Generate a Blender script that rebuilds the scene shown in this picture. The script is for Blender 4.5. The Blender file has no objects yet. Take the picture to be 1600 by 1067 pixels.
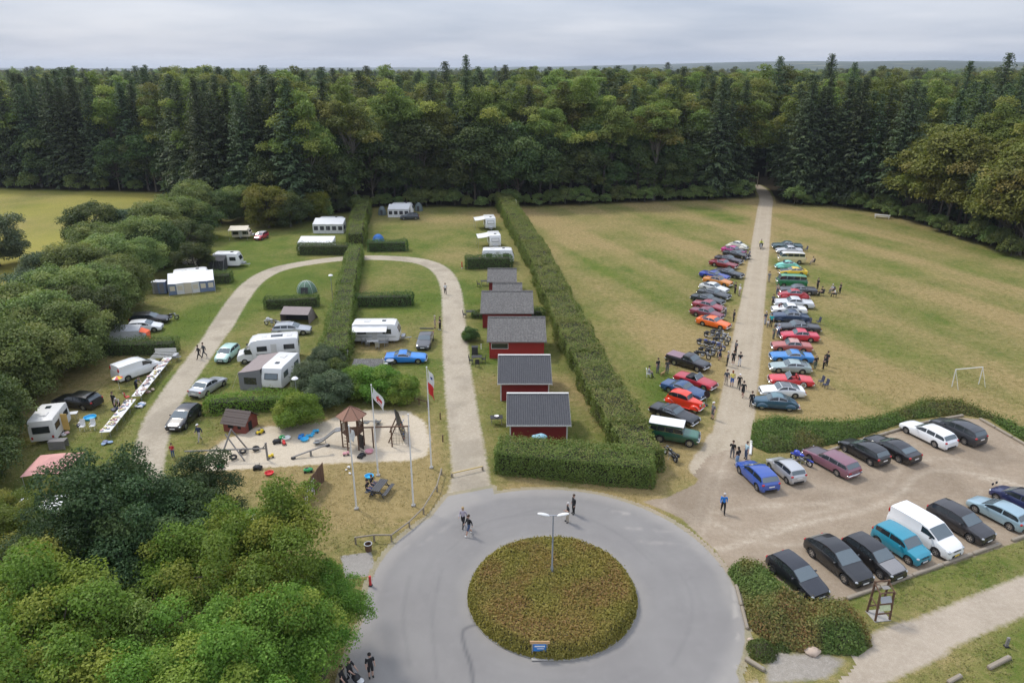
import bpy, math, random
import numpy as np
from mathutils import Vector, Matrix
R_ = math.radians
rnd = random.Random(7)
C = bpy.context.scene.collection
scene = bpy.context.scene

# ------------------------------------------------------------------ camera, sky, sun, exposure
CAM_H, FPX, HORIZON = 32.0, 1110.0, 103.0          # drone height, focal length in 1600-px units
PITCH = math.atan((533.5 - HORIZON) / FPX)
cam_d = bpy.data.cameras.new('camera'); cam = bpy.data.objects.new('camera', cam_d); C.objects.link(cam)
cam.location = (0, 0, CAM_H); cam.rotation_euler = (math.pi / 2 - PITCH, 0, 0)
cam_d.sensor_width = 36; cam_d.lens = 36 * FPX / 1600; cam_d.clip_start = 0.5; cam_d.clip_end = 30000
scene.camera = cam
scene.view_settings.view_transform = 'Standard'; scene.view_settings.look = 'None'
scene.view_settings.gamma = 1.0; scene.view_settings.use_curve_mapping = False
scene.view_settings.exposure = 0.75
SUN_EL, SUN_AZ = 52.0, 50.0                        # sun stands behind the forest, to the left
world = bpy.data.worlds.new('World'); scene.world = world; world.use_nodes = True
wn, wl = world.node_tree.nodes, world.node_tree.links
wn.clear()
w_out = wn.new('ShaderNodeOutputWorld'); w_bg = wn.new('ShaderNodeBackground'); w_bg.inputs['Strength'].default_value = 0.085
w_sky = wn.new('ShaderNodeTexSky'); w_sky.sky_type = 'NISHITA'; w_sky.sun_disc = False
w_sky.sun_elevation = R_(SUN_EL); w_sky.sun_rotation = R_(-SUN_AZ); w_sky.dust_density = 2.0
w_tc = wn.new('ShaderNodeTexCoord')
w_sep = wn.new('ShaderNodeSeparateXYZ'); wl.new(w_tc.outputs['Generated'], w_sep.inputs[0])
# cloud deck: project the view direction on a flat layer so the banks flatten to the horizon
w_add = wn.new('ShaderNodeMath'); w_add.operation = 'ADD'; w_add.inputs[1].default_value = 0.10
w_abs = wn.new('ShaderNodeMath'); w_abs.operation = 'ABSOLUTE'; wl.new(w_sep.outputs['Z'], w_abs.inputs[0]); wl.new(w_abs.outputs[0], w_add.inputs[0])
w_dx = wn.new('ShaderNodeMath'); w_dx.operation = 'DIVIDE'; wl.new(w_sep.outputs['X'], w_dx.inputs[0]); wl.new(w_add.outputs[0], w_dx.inputs[1])
w_dy = wn.new('ShaderNodeMath'); w_dy.operation = 'DIVIDE'; wl.new(w_sep.outputs['Y'], w_dy.inputs[0]); wl.new(w_add.outputs[0], w_dy.inputs[1])
w_cmb = wn.new('ShaderNodeCombineXYZ'); wl.new(w_dx.outputs[0], w_cmb.inputs[0]); wl.new(w_dy.outputs[0], w_cmb.inputs[1])
w_n = wn.new('ShaderNodeTexNoise'); w_n.inputs['Scale'].default_value = 0.42; w_n.inputs['Detail'].default_value = 6; w_n.inputs['Roughness'].default_value = 0.5
wl.new(w_cmb.outputs[0], w_n.inputs['Vector'])
w_r = wn.new('ShaderNodeValToRGB'); wl.new(w_n.outputs['Fac'], w_r.inputs[0])
w_r.color_ramp.elements[0].position = 0.40; w_r.color_ramp.elements[0].color = (3.35, 3.78, 4.7, 1)
w_r.color_ramp.elements[1].position = 0.64; w_r.color_ramp.elements[1].color = (4.95, 5.2, 5.85, 1)
w_m = wn.new('ShaderNodeMix'); w_m.data_type = 'RGBA'; w_m.inputs['Factor'].default_value = 0.86
# an overcast sky is brighter overhead than at the horizon
w_z = wn.new('ShaderNodeMath'); w_z.operation = 'MULTIPLY_ADD'; w_z.inputs[1].default_value = 1.2; w_z.inputs[2].default_value = 1.0; wl.new(w_abs.outputs[0], w_z.inputs[0])
w_v = wn.new('ShaderNodeVectorMath'); w_v.operation = 'SCALE'; wl.new(w_r.outputs[0], w_v.inputs[0]); wl.new(w_z.outputs[0], w_v.inputs['Scale'])
wl.new(w_sky.outputs[0], w_m.inputs['A']); wl.new(w_v.outputs[0], w_m.inputs['B'])
wl.new(w_m.outputs['Result'], w_bg.inputs['Color']); wl.new(w_bg.outputs[0], w_out.inputs[0])
sun_d = bpy.data.lights.new('sun', 'SUN'); sun_d.energy = 1.5; sun_d.angle = R_(10); sun_d.color = (1, 0.95, 0.87)
sun = bpy.data.objects.new('sun', sun_d); C.objects.link(sun)
sun_vec = Vector((-math.sin(R_(SUN_AZ)) * math.cos(R_(SUN_EL)), math.cos(R_(SUN_AZ)) * math.cos(R_(SUN_EL)), math.sin(R_(SUN_EL))))
sun.rotation_euler = sun_vec.to_track_quat('Z', 'Y').to_euler(); sun.location = (0, 0, 120)
HAZE = 0.00010
cy = scene.cycles
cy.use_denoising = True; cy.use_adaptive_sampling = True; cy.adaptive_threshold = 0.02
cy.max_bounces = 6; cy.diffuse_bounces = 3; cy.glossy_bounces = 3; cy.transmission_bounces = 4; cy.transparent_max_bounces = 8; cy.volume_bounces = 0
cy.caustics_reflective = False; cy.caustics_refractive = False

# ------------------------------------------------------------------ small helpers
def G(px, py, z=0.0):
    """Surveyed point of the photograph -> place on the level z in metres."""
    u, v = (px - 800) / FPX, (533.5 - py) / FPX
    dy = math.cos(PITCH) + v * math.sin(PITCH); dz = -math.sin(PITCH) + v * math.cos(PITCH)
    t = (z - CAM_H) / dz
    return (u * t, dy * t)
def GP(*pts, z=0.0): return [G(a, b, z) for a, b in pts]
def tag(o, label=None, cat=None, group=None, kind=None):
    if label: o['label'] = label
    if cat: o['category'] = cat
    if group: o['group'] = group
    if kind: o['kind'] = kind
    return o
def thing(name, label, cat, loc=(0, 0, 0), rz=0.0, group=None, sc=1.0):
    o = bpy.data.objects.new(name, None); C.objects.link(o); o.empty_display_size = 0.3
    o.location = loc if len(loc) == 3 else (loc[0], loc[1], 0); o.rotation_euler = (0, 0, rz); o.scale = (sc, sc, sc) if not hasattr(sc, '__len__') else sc
    return tag(o, label, cat, group, 'thing')
def link(name, me, parent=None, loc=(0, 0, 0), rot=(0, 0, 0), mat=None, slot=0):
    o = bpy.data.objects.new(name, me); C.objects.link(o); o.parent = parent; o.location = loc; o.rotation_euler = rot
    if mat is not None:
        o.material_slots[slot].link = 'OBJECT'; o.material_slots[slot].material = mat
    return o
class MB:
    """collects shapes and builds them as one mesh"""
    def __init__(s): s.v, s.f, s.m = [], [], []
    def add(s, vs, fs, mi=0):
        b = len(s.v); s.v += [tuple(p) for p in vs]; s.f += [tuple(i + b for i in f) for f in fs]; s.m += [mi] * len(fs); return s
    def box(s, c, d, mi=0, rz=0, bev=0.0, mat=None):
        x, y, z = d[0] / 2, d[1] / 2, d[2] / 2
        if bev <= 0:
            vs = [(i * x, j * y, k * z) for i in (-1, 1) for j in (-1, 1) for k in (-1, 1)]
            fs = [(0, 1, 3, 2), (4, 6, 7, 5), (0, 4, 5, 1), (2, 3, 7, 6), (0, 2, 6, 4), (1, 5, 7, 3)]
        else:
            b = min(bev, x * .9, y * .9, z * .9); vs, fs = [], []
            idx = {}
            for i in (-1, 1):
                for j in (-1, 1):
                    for k in (-1, 1):
                        for a, p in enumerate(((i * x, j * (y - b), k * (z - b)), (i * (x - b), j * y, k * (z - b)), (i * (x - b), j * (y - b), k * z))):
                            idx[(i, j, k, a)] = len(vs); vs.append(p)
            I = lambda *t: idx[t]
            for i in (-1, 1):
                fs.append([I(i, -1, -1, 0), I(i, 1, -1, 0), I(i, 1, 1, 0), I(i, -1, 1, 0)][::i])
                fs.append([I(-1, i, -1, 1), I(-1, i, 1, 1), I(1, i, 1, 1), I(1, i, -1, 1)][::i])
                fs.append([I(-1, -1, i, 2), I(1, -1, i, 2), I(1, 1, i, 2), I(-1, 1, i, 2)][::i])
                for j in (-1, 1):
                    fs.append([I(i, j, -1, 0), I(i, j, -1, 1), I(i, j, 1, 1), I(i, j, 1, 0)][::i * j])
                    fs.append([I(i, -1, j, 0), I(i, 1, j, 0), I(i, 1, j, 2), I(i, -1, j, 2)][::i * j])
                    fs.append([I(-1, i, j, 1), I(-1, i, j, 2), I(1, i, j, 2), I(1, i, j, 1)][::i * j])
                    for k in (-1, 1): fs.append([I(i, j, k, 0), I(i, j, k, 1), I(i, j, k, 2)][::i * j * k])
        ca, sa = math.cos(rz), math.sin(rz)
        vs = [(c[0] + a * ca - b_ * sa, c[1] + a * sa + b_ * ca, c[2] + d_) for a, b_, d_ in vs]
        if mat is not None: vs = [tuple(mat @ Vector(p)) for p in vs]
        return s.add(vs, fs, mi)
    def tube(s, pts, r, n=8, mi=0, cap=True):
        pts = [Vector(p) for p in pts]; rs = r if hasattr(r, '__len__') else [r] * len(pts)
        vs, fs = [], []; up = None
        for i, p in enumerate(pts):
            t = (pts[min(i + 1, len(pts) - 1)] - pts[max(i - 1, 0)]).normalized()
            if up is None: up = Vector((0, 0, 1)) if abs(t.z) < .9 else Vector((1, 0, 0))
            a = t.cross(up).normalized(); b = a.cross(t).normalized(); up = b
            for k in range(n):
                th = 2 * math.pi * k / n
                vs.append(p + (a * math.cos(th) + b * math.sin(th)) * rs[i])
        for i in range(len(pts) - 1):
            for k in range(n):
                k2 = (k + 1) % n
                fs.append((i * n + k, i * n + k2, (i + 1) * n + k2, (i + 1) * n + k))
        if cap: fs += [tuple(range(n)), tuple(range((len(pts) - 1) * n, len(pts) * n))[::-1]]
        return s.add(vs, fs, mi)
    def lathe(s, prof, n=16, c=(0, 0, 0), axis='z', mi=0, closed=False):
        vs, fs = [], []; m = len(prof)
        for k in range(n):
            th = 2 * math.pi * k / n; ct, st = math.cos(th), math.sin(th)
            for r, z in prof:
                p = (r * ct, r * st, z) if axis == 'z' else (r * ct, z, r * st)
                vs.append((p[0] + c[0], p[1] + c[1], p[2] + c[2]))
        for k in range(n):
            k2 = (k + 1) % n
            for i in range(m - 1 + (1 if closed else 0)):
                j = (i + 1) % m; fs.append((k * m + i, k2 * m + i, k2 * m + j, k * m + j))
        return s.add(vs, fs, mi)
    def prism(s, poly, z0, z1, mi=0):
        n = len(poly); vs = [(x, y, z0) for x, y in poly] + [(x, y, z1) for x, y in poly]
        return s.add(vs, [tuple(range(n))[::-1], tuple(range(n, 2 * n))] + [(i, (i + 1) % n, n + (i + 1) % n, n + i) for i in range(n)], mi)
    def extr(s, poly, y0, y1, mi=0):
        """polygon in x,z pushed along y"""
        n = len(poly); vs = [(x, y0, z) for x, z in poly] + [(x, y1, z) for x, z in poly]
        return s.add(vs, [tuple(range(n)), tuple(range(n, 2 * n))[::-1]] + [(i, n + i, n + (i + 1) % n, (i + 1) % n) for i in range(n)], mi)
    def ell(s, c, r, nu=12, nv=8, mi=0, v0=-1.0, v1=1.0):
        vs, fs = [], []
        for j in range(nv + 1):
            a = math.pi / 2 * (v0 + (v1 - v0) * j / nv)
            for k in range(nu):
                th = 2 * math.pi * k / nu; vs.append((c[0] + r[0] * math.cos(a) * math.cos(th), c[1] + r[1] * math.cos(a) * math.sin(th), c[2] + r[2] * math.sin(a)))
        for j in range(nv):
            for k in range(nu): fs.append((j * nu + k, j * nu + (k + 1) % nu, (j + 1) * nu + (k + 1) % nu, (j + 1) * nu + k))
        return s.add(vs, fs, mi)
    def mesh(s, name, mats, smooth=None):
        me = bpy.data.meshes.new(name); me.from_pydata(s.v, [], s.f)
        for m in (mats if isinstance(mats, (list, tuple)) else [mats]): me.materials.append(m)
        me.polygons.foreach_set('material_index', s.m)
        if smooth is not None:
            me.polygons.foreach_set('use_smooth', [True] * len(s.f)); me.update(); me.set_sharp_from_angle(angle=R_(smooth))
        me.update(); return me
    def build(s, name, mats, parent=None, loc=(0, 0, 0), rot=(0, 0, 0), smooth=None):
        return link(name, s.mesh(name, mats, smooth), parent, loc, rot)
def np_mesh(name, V, F, mat, attrs=None, smooth=False, normals=None):
    """numpy vertices (n,3) and equal-sided faces (m,k) -> mesh"""
    me = bpy.data.meshes.new(name); n, (m, k) = len(V), F.shape
    me.vertices.add(n); me.vertices.foreach_set('co', V.astype(np.float32).ravel())
    me.loops.add(m * k); me.loops.foreach_set('vertex_index', F.astype(np.int32).ravel())
    me.polygons.add(m); me.polygons.foreach_set('loop_start', np.arange(0, m * k, k, dtype=np.int32))
    if smooth: me.polygons.foreach_set('use_smooth', np.ones(m, bool))
    for a, val in (attrs or {}).items():
        at = me.attributes.new(a, 'FLOAT', 'POINT'); at.data.foreach_set('value', val.astype(np.float32))
    me.update(calc_edges=True); me.materials.append(mat)
    return me

# numpy value noise
def _h(ix, iy, seed):
    n = (ix.astype(np.int64) * 374761393 + iy.astype(np.int64) * 668265263 + seed * 974634) & 0x7fffffff
    n = ((n ^ (n >> 13)) * 1274126177) & 0x7fffffff
    return ((n ^ (n >> 16)) & 0xffff) / 65535.0
def vnoise(x, y, seed=0):
    x0, y0 = np.floor(x), np.floor(y); fx, fy = x - x0, y - y0
    fx, fy = fx * fx * (3 - 2 * fx), fy * fy * (3 - 2 * fy)
    a, b, c, d = _h(x0, y0, seed), _h(x0 + 1, y0, seed), _h(x0, y0 + 1, seed), _h(x0 + 1, y0 + 1, seed)
    return (a * (1 - fx) + b * fx) * (1 - fy) + (c * (1 - fx) + d * fx) * fy
def fbm(x, y, seed=0, o=4):
    t, a, s = 0, .5, 0
    for i in range(o): t = t + a * vnoise(x * 2 ** i, y * 2 ** i, seed + i); s += a; a *= .5
    return t / s
def sm(a, b, x): t = np.clip((x - a) / (b - a), 0, 1); return t * t * (3 - 2 * t)
# signed distances (positive inside)
def sd_poly(poly):
    P = np.array(poly)
    def f(x, y):
        d = np.full(x.shape, 1e9); ins = np.zeros(x.shape, bool)
        for i in range(len(P)):
            a, b = P[i], P[(i + 1) % len(P)]; e = b - a
            wx, wy = x - a[0], y - a[1]; t = np.clip((wx * e[0] + wy * e[1]) / (e @ e + 1e-9), 0, 1)
            d = np.minimum(d, np.hypot(wx - e[0] * t, wy - e[1] * t))
            c = (a[1] > y) != (b[1] > y)
            if abs(b[1] - a[1]) > 1e-9: ins ^= c & (x < (b[0] - a[0]) * (y - a[1]) / (b[1] - a[1]) + a[0])
        return np.where(ins, d, -d)
    f.bb = (P[:, 0].min(), P[:, 1].min(), P[:, 0].max(), P[:, 1].max()); return f
def sd_line(pts, w):
    P = np.array([p[:2] for p in pts]); W = np.array(w if hasattr(w, '__len__') else [w] * len(P)) / 2
    def f(x, y):
        d = np.full(x.shape, -1e9)
        for i in range(len(P) - 1):
            a, b = P[i], P[i + 1]; e = b - a
            wx, wy = x - a[0], y - a[1]; t = np.clip((wx * e[0] + wy * e[1]) / (e @ e + 1e-9), 0, 1)
            d = np.maximum(d, W[i] + (W[i + 1] - W[i]) * t - np.hypot(wx - e[0] * t, wy - e[1] * t))
        return d
    m = W.max(); f.bb = (P[:, 0].min() - m, P[:, 1].min() - m, P[:, 0].max() + m, P[:, 1].max() + m); return f
def sd_circ(c, r):
    f = lambda x, y: r - np.hypot(x - c[0], y - c[1])
    f.bb = (c[0] - r, c[1] - r, c[0] + r, c[1] + r); return f
def sd_union(*fs):
    f = lambda x, y: np.max([g(x, y) for g in fs], axis=0)
    b = np.array([g.bb for g in fs]); f.bb = (b[:, 0].min(), b[:, 1].min(), b[:, 2].max(), b[:, 3].max()); return f
def spline(pts, n=8):
    """Catmull-Rom through 2D points"""
    P = [np.array(p[:2], float) for p in pts]; P = [2 * P[0] - P[1]] + P + [2 * P[-1] - P[-2]]; out = []
    for i in range(1, len(P) - 2):
        for k in range(n):
            t = k / n
            out.append(tuple(.5 * (2 * P[i] + (P[i + 1] - P[i - 1]) * t + (2 * P[i - 1] - 5 * P[i] + 4 * P[i + 1] - P[i + 2]) * t * t + (3 * P[i] - P[i - 1] - 3 * P[i + 1] + P[i + 2]) * t ** 3)))
    return out + [tuple(P[-2])]

# ------------------------------------------------------------------ materials
MATS = {}
def new_mat(name):
    m = bpy.data.materials.new(name); m.use_nodes = True; nt = m.node_tree
    b = nt.nodes['Principled BSDF']; MATS[name] = m; return m, nt, b
def N(nt, t, **kw):
    n = nt.nodes.new(t)
    for k, v in kw.items():
        if k in n.inputs: n.inputs[k].default_value = v
        else: setattr(n, k, v)
    return n
def noise(nt, scale, detail=4, rough=.55, vec=None, stretch=None):
    n = N(nt, 'ShaderNodeTexNoise', Scale=scale, Detail=detail, Roughness=rough)
    if vec is None:
        vec = N(nt, 'ShaderNodeTexCoord').outputs['Object']
    if stretch:
        mp = N(nt, 'ShaderNodeMapping'); mp.inputs['Scale'].default_value = stretch[:3]
        if len(stretch) > 3: mp.inputs['Rotation'].default_value = (0, 0, stretch[3])
        nt.links.new(vec, mp.inputs[0]); vec = mp.outputs[0]
    nt.links.new(vec, n.inputs['Vector']); return n.outputs['Fac']
def ramp(nt, fac, *stops):
    r = N(nt, 'ShaderNodeValToRGB'); e = r.color_ramp.elements
    while len(e) < len(stops): e.new(.5)
    for i, (p, c) in enumerate(stops):
        e[i].position = p; e[i].color = (c, c, c, 1) if not hasattr(c, '__len__') else (*c[:3], 1)
    nt.links.new(fac, r.inputs[0]); return r.outputs[0]
def mix(nt, fac, a, b, mode='MIX'):
    m = N(nt, 'ShaderNodeMix', data_type='RGBA', blend_type=mode)
    for s, v in ((m.inputs['Factor'], fac), (m.inputs['A'], a), (m.inputs['B'], b)):
        if hasattr(v, 'is_linked'): nt.links.new(v, s)
        elif hasattr(v, '__len__'): s.default_value = (*v[:3], 1)
        else: s.default_value = v if s.type == 'VALUE' else (v, v, v, 1)
    return m.outputs['Result']
def mth(nt, op, a, b=0.0):
    m = N(nt, 'ShaderNodeMath', operation=op)
    for s, v in ((m.inputs[0], a), (m.inputs[1], b)):
        if hasattr(v, 'is_linked'): nt.links.new(v, s)
        else: s.default_value = v
    return m.outputs[0]
def attr(nt, name): return N(nt, 'ShaderNodeAttribute', attribute_name=name).outputs['Fac']
def bump(nt, b, h, strength=.3, dist=.05):
    n = N(nt, 'ShaderNodeBump', Strength=strength, Distance=dist); nt.links.new(h, n.inputs['Height']); nt.links.new(n.outputs[0], b.inputs['Normal'])
def simple(name, col, rough=.6, metal=0.0, coat=0.0, var=.12, scale=3.0, spec=None):
    """plain surface with slight uneven colour"""
    if name in MATS: return MATS[name]
    m, nt, b = new_mat(name); f = noise(nt, scale, 5)
    nt.links.new(mix(nt, f, [c * (1 - var) for c in col], [min(1, c * (1 + var)) for c in col]), b.inputs['Base Color'])
    b.inputs['Roughness'].default_value = rough; b.inputs['Metallic'].default_value = metal; b.inputs['Coat Weight'].default_value = coat; b.inputs['Coat Roughness'].default_value = .06
    if spec is not None: b.inputs['Specular IOR Level'].default_value = spec
    return m
def grass_color(nt):
    """one grass for the whole place: greener or drier by the 'dry' value stored on the ground"""
    dry, lush = attr(nt, 'dry'), attr(nt, 'lush')
    n1, n2, n3 = noise(nt, .22, 3, .6), noise(nt, 1.6, 5, .68), noise(nt, 14, 2, .7)
    green = mix(nt, ramp(nt, n1, (.3, 0), (.7, 1)), (.078, .118, .020), (.120, .150, .028))
    straw = mix(nt, ramp(nt, n2, (.25, 0), (.75, 1)), (.200, .152, .060), (.345, .265, .125))
    f = mth(nt, 'ADD', dry, mth(nt, 'MULTIPLY', mth(nt, 'SUBTRACT', n2, .5), .85))
    f = mth(nt, 'ADD', f, mth(nt, 'MULTIPLY', mth(nt, 'SUBTRACT', n1, .5), .55))
    col = mix(nt, ramp(nt, f, (.12, 0), (.95, 1)), green, straw)
    col = mix(nt, lush, col, mix(nt, n2, (.26, .245, .052), (.37, .315, .082)))
    col = mix(nt, 1.0, col, ramp(nt, n3, (.25, .55), (.75, 1.42)), 'MULTIPLY')
    return col, n3
def m_ground():
    m, nt, b = new_mat('grass_ground'); col, n3 = grass_color(nt)
    floor = mix(nt, noise(nt, .5, 5), (.030, .024, .014), (.060, .045, .026))
    far = mix(nt, ramp(nt, noise(nt, .004, 5), (.42, 0), (.58, 1)), (.020, .035, .014), (.040, .055, .022))
    far = mix(nt, ramp(nt, noise(nt, .0016, 3), (.60, 0), (.66, 1)), far, (.17, .16, .075))
    col = mix(nt, attr(nt, 'wood'), col, floor); col = mix(nt, attr(nt, 'far'), col, far)
    nt.links.new(col, b.inputs['Base Color']); b.inputs['Roughness'].default_value = .95; b.inputs['Specular IOR Level'].default_value = .1
    bump(nt, b, n3, .6, .06); return m
def edge_mask(nt, amp=.9, sc=2.2, soft=.22):
    """ragged border where the turf closes over a surface"""
    n = mth(nt, 'MULTIPLY', mth(nt, 'SUBTRACT', noise(nt, sc, 4, .7), .5), amp)
    f = mth(nt, 'ADD', attr(nt, 'sd'), n)
    return ramp(nt, mth(nt, 'ADD', mth(nt, 'MULTIPLY', f, 1 / soft / 4), .5), (.3, 0), (.7, 1))
def m_gravel(name, c0, c1, c2, track=(.46, .40, .31), amp=.9, soft=.22, grain=40):
    m, nt, b = new_mat(name); g, _ = grass_color(nt)
    n1, n2, n3 = noise(nt, .35, 3, .6), noise(nt, 3, 4, .7), noise(nt, grain, 1, .8)
    col = mix(nt, ramp(nt, n1, (.3, 0), (.7, 1)), c0, c1); col = mix(nt, ramp(nt, n2, (.45, 0), (.75, .8)), col, c2)
    tf = mth(nt, 'MULTIPLY', attr(nt, 'tr'), ramp(nt, noise(nt, 2.5, 5, .7), (.35, .1), (.65, 1)))
    col = mix(nt, tf, col, track)
    col = mix(nt, attr(nt, 'dk'), col, [c * .55 for c in c0])
    col = mix(nt, 1.0, col, ramp(nt, n3, (.2, .72), (.8, 1.22)), 'MULTIPLY')
    nt.links.new(mix(nt, edge_mask(nt, amp, 2.2, soft), g, col), b.inputs['Base Color'])
    b.inputs['Roughness'].default_value = .95; b.inputs['Specular IOR Level'].default_value = .15
    bump(nt, b, n3, .5, .03); return m
def m_asphalt():
    m, nt, b = new_mat('asphalt'); g, _ = grass_color(nt)
    n1, n2, n3 = noise(nt, .25, 3, .55), noise(nt, 1.3, 4, .7), noise(nt, 60, 1, .8)
    col = mix(nt, ramp(nt, n1, (.3, 0), (.7, 1)), (.196, .186, .179), (.226, .216, .206))
    col = mix(nt, ramp(nt, n2, (.5, 0), (.8, .35)), col, (.26, .25, .24))
    vec = N(nt, 'ShaderNodeTexCoord').outputs['Object']
    col = mix(nt, attr(nt, 'tr'), col, (.40, .37, .33)); col = mix(nt, attr(nt, 'dk'), col, (.085, .085, .088))
    col = mix(nt, 1.0, col, ramp(nt, n3, (.2, .82), (.8, 1.16)), 'MULTIPLY')
    nt.links.new(mix(nt, edge_mask(nt, .25, 1.6, .06), mix(nt, attr(nt, 'pk'), mix(nt, .55, g, (.30, .27, .21)), mix(nt, n2, (.25, .20, .145), (.36, .30, .225))), col), b.inputs['Base Color'])
    b.inputs['Roughness'].default_value = .82; bump(nt, b, n3, .25, .01); return m
def m_leaf(name, c0, c1, c2=None, trans=.28, rough=.5, objvar=.25, tip=None):
    """leaf colour: two tones picked per leaf ('lc'), a third for clumps ('cl'), slight change from plant to plant"""
    m, nt, b = new_mat(name); nt.nodes.remove(b)
    out = nt.nodes['Material Output']
    col = mix(nt, attr(nt, 'lc'), c0, c1)
    if c2 is not None: col = mix(nt, attr(nt, 'cl'), col, c2)
    oi = N(nt, 'ShaderNodeObjectInfo')
    hv = N(nt, 'ShaderNodeHueSaturation'); hv.inputs['Saturation'].default_value = 1.0
    nt.links.new(mth(nt, 'ADD', mth(nt, 'MULTIPLY', oi.outputs['Random'], 2 * objvar), 1 - objvar), hv.inputs['Value'])
    nt.links.new(mth(nt, 'ADD', mth(nt, 'MULTIPLY', oi.outputs['Random'], .05), .475), hv.inputs['Hue']); nt.links.new(col, hv.inputs['Color'])
    d = N(nt, 'ShaderNodeBsdfPrincipled'); d.inputs['Roughness'].default_value = rough; d.inputs['Specular IOR Level'].default_value = .14
    t = N(nt, 'ShaderNodeBsdfTranslucent'); ms = N(nt, 'ShaderNodeMixShader'); ms.inputs[0].default_value = trans
    nt.links.new(hv.outputs[0], d.inputs['Base Color'])
    nt.links.new(mix(nt, 1.0, hv.outputs[0], (1.15, 1.25, .7), 'MULTIPLY'), t.inputs['Color'])
    nt.links.new(d.outputs[0], ms.inputs[1]); nt.links.new(t.outputs[0], ms.inputs[2]); nt.links.new(ms.outputs[0], out.inputs['Surface'])
    return m
def m_bark(name, c0, c1):
    m, nt, b = new_mat(name); n = noise(nt, 6, 6, .65, stretch=(3, 3, .6))
    nt.links.new(mix(nt, n, c0, c1), b.inputs['Base Color']); b.inputs['Roughness'].default_value = .95; bump(nt, b, n, .6, .04); return m
def m_wood(name, c0, c1, stretch=(1, 8, 8), sc=3, rough=.8):
    m, nt, b = new_mat(name); n = noise(nt, sc, 6, .6, stretch=stretch)
    nt.links.new(mix(nt, n, c0, c1), b.inputs['Base Color']); b.inputs['Roughness'].default_value = rough; bump(nt, b, n, .3, .01); return m
def paint(col, name=None, metal=0.0, rough=.35):
    """car paint: pigment under clear lacquer, a little dust"""
    key = name or 'car_paint_%02x%02x%02x' % tuple(int(min(1, c) ** .45 * 255) for c in col)
    if key in MATS: return MATS[key]
    m, nt, b = new_mat(key); n = noise(nt, 1.7, 5, .6)
    nt.links.new(mix(nt, ramp(nt, n, (.45, 0), (.9, .05)), col, (.25, .23, .19)), b.inputs['Base Color'])
    b.inputs['Metallic'].default_value = metal; b.inputs['Roughness'].default_value = rough; b.inputs['Coat Weight'].default_value = .8; b.inputs['Coat Roughness'].default_value = .05; return m
M_ground = m_ground()
M_gravel = m_gravel('camp_gravel', (.36, .31, .235), (.42, .365, .285), (.50, .44, .35))
M_lane = m_gravel('lane_gravel', (.33, .275, .20), (.40, .335, .25), (.46, .40, .31), soft=.15, amp=.6)
M_park = m_gravel('parking_gravel', (.27, .212, .152), (.32, .255, .187), (.38, .315, .24), track=(.56, .49, .39), amp=.5, soft=.1)
M_path = m_gravel('footpath_gravel', (.34, .285, .22), (.42, .355, .28), (.46, .40, .32), amp=.7)
M_sand = m_gravel('play_sand', (.46, .39, .29), (.54, .465, .36), (.60, .53, .42), amp=1.2, grain=25)
M_asphalt = m_asphalt()
M_white = simple('white_lacquer', (.74, .74, .73), .35, var=.04, coat=.3)
M_offwhite = simple('aged_white_panel', (.62, .61, .58), .45, var=.08)
M_black = simple('black_plastic', (.018, .018, .02), .5)
M_tyre = simple('tyre_rubber', (.022, .022, .023), .85)
M_rim = simple('alloy', (.55, .56, .58), .3, .9)
M_chrome = simple('chrome', (.75, .76, .78), .12, 1.0, var=.03)
M_steel = simple('galvanised_steel', (.42, .43, .45), .45, .7)
M_dark = simple('dark_underside', (.012, .012, .012), .9)
M_glass = simple('tinted_glass', (.022, .028, .032), .06, 0, 0, .05, spec=.9)
M_screen = simple('windscreen_glass', (.10, .13, .145), .05, 0, 0, .1, spec=1.0)
M_red = simple('tail_lamp_red', (.42, .012, .012), .2, coat=.5)
M_lamp = simple('headlamp_lens', (.45, .47, .49), .12, .2, coat=.5)
M_amber = simple('amber_lens', (.7, .25, .02), .25)
M_interior = simple('car_interior', (.03, .028, .027), .8)
M_plate = simple('plate_white', (.75, .75, .74), .4)
M_yplate = simple('plate_yellow', (.75, .52, .06), .4)
M_concrete = simple('concrete', (.36, .345, .32), .9, var=.2, scale=6)
M_skin = simple('skin', (.52, .33, .25), .6)
M_bark = m_bark('bark', (.055, .045, .035), (.13, .11, .085))
M_barkg = m_bark('bark_grey', (.10, .09, .075), (.20, .18, .15))
M_timber = m_wood('weathered_timber', (.20, .165, .125), (.33, .285, .22))
M_brown = m_wood('brown_stained_wood', (.085, .045, .028), (.16, .09, .055))
M_greywood = m_wood('grey_planks', (.15, .14, .135), (.27, .255, .24))
# ------------------------------------------------------------------ the lie of the land
EDGE_PX = [(-420, 288), (-200, 290), (0, 293), (150, 297), (270, 301), (330, 330), (400, 340), (470, 343), (560, 328), (600, 320), (780, 322), (930, 317), (1060, 312), (1180, 307), (1195, 297),
           (1215, 318), (1290, 318), (1390, 332), (1430, 345), (1480, 362), (1540, 382), (1600, 402), (1750, 455)]
EDGE = GP(*EDGE_PX)
sd_wood = sd_poly(EDGE + [(420, 60), (900, 500), (900, 2500), (-1500, 2500), (-900, 196)])
ISL, ISL_R = (2.6, 37.0), 5.5
RB, RB_R = (2.6, 37.3), 12.05
sd_asphalt = sd_union(sd_circ(RB, RB_R), sd_line([(1.6, 32), (1.6, 4)], 22.2), sd_poly(GP((640, 850), (700, 775), (770, 762), (780, 850))))
loop = spline(GP((738, 775), (733, 720), (722, 640), (713, 560), (709, 500), (704, 450), (688, 422), (655, 408), (600, 403), (540, 404), (480, 411), (430, 422), (395, 442), (368, 475), (343, 515), (312, 558), (287, 592), (267, 622), (249, 653), (237, 692), (228, 735), (218, 790)), 6)
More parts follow.
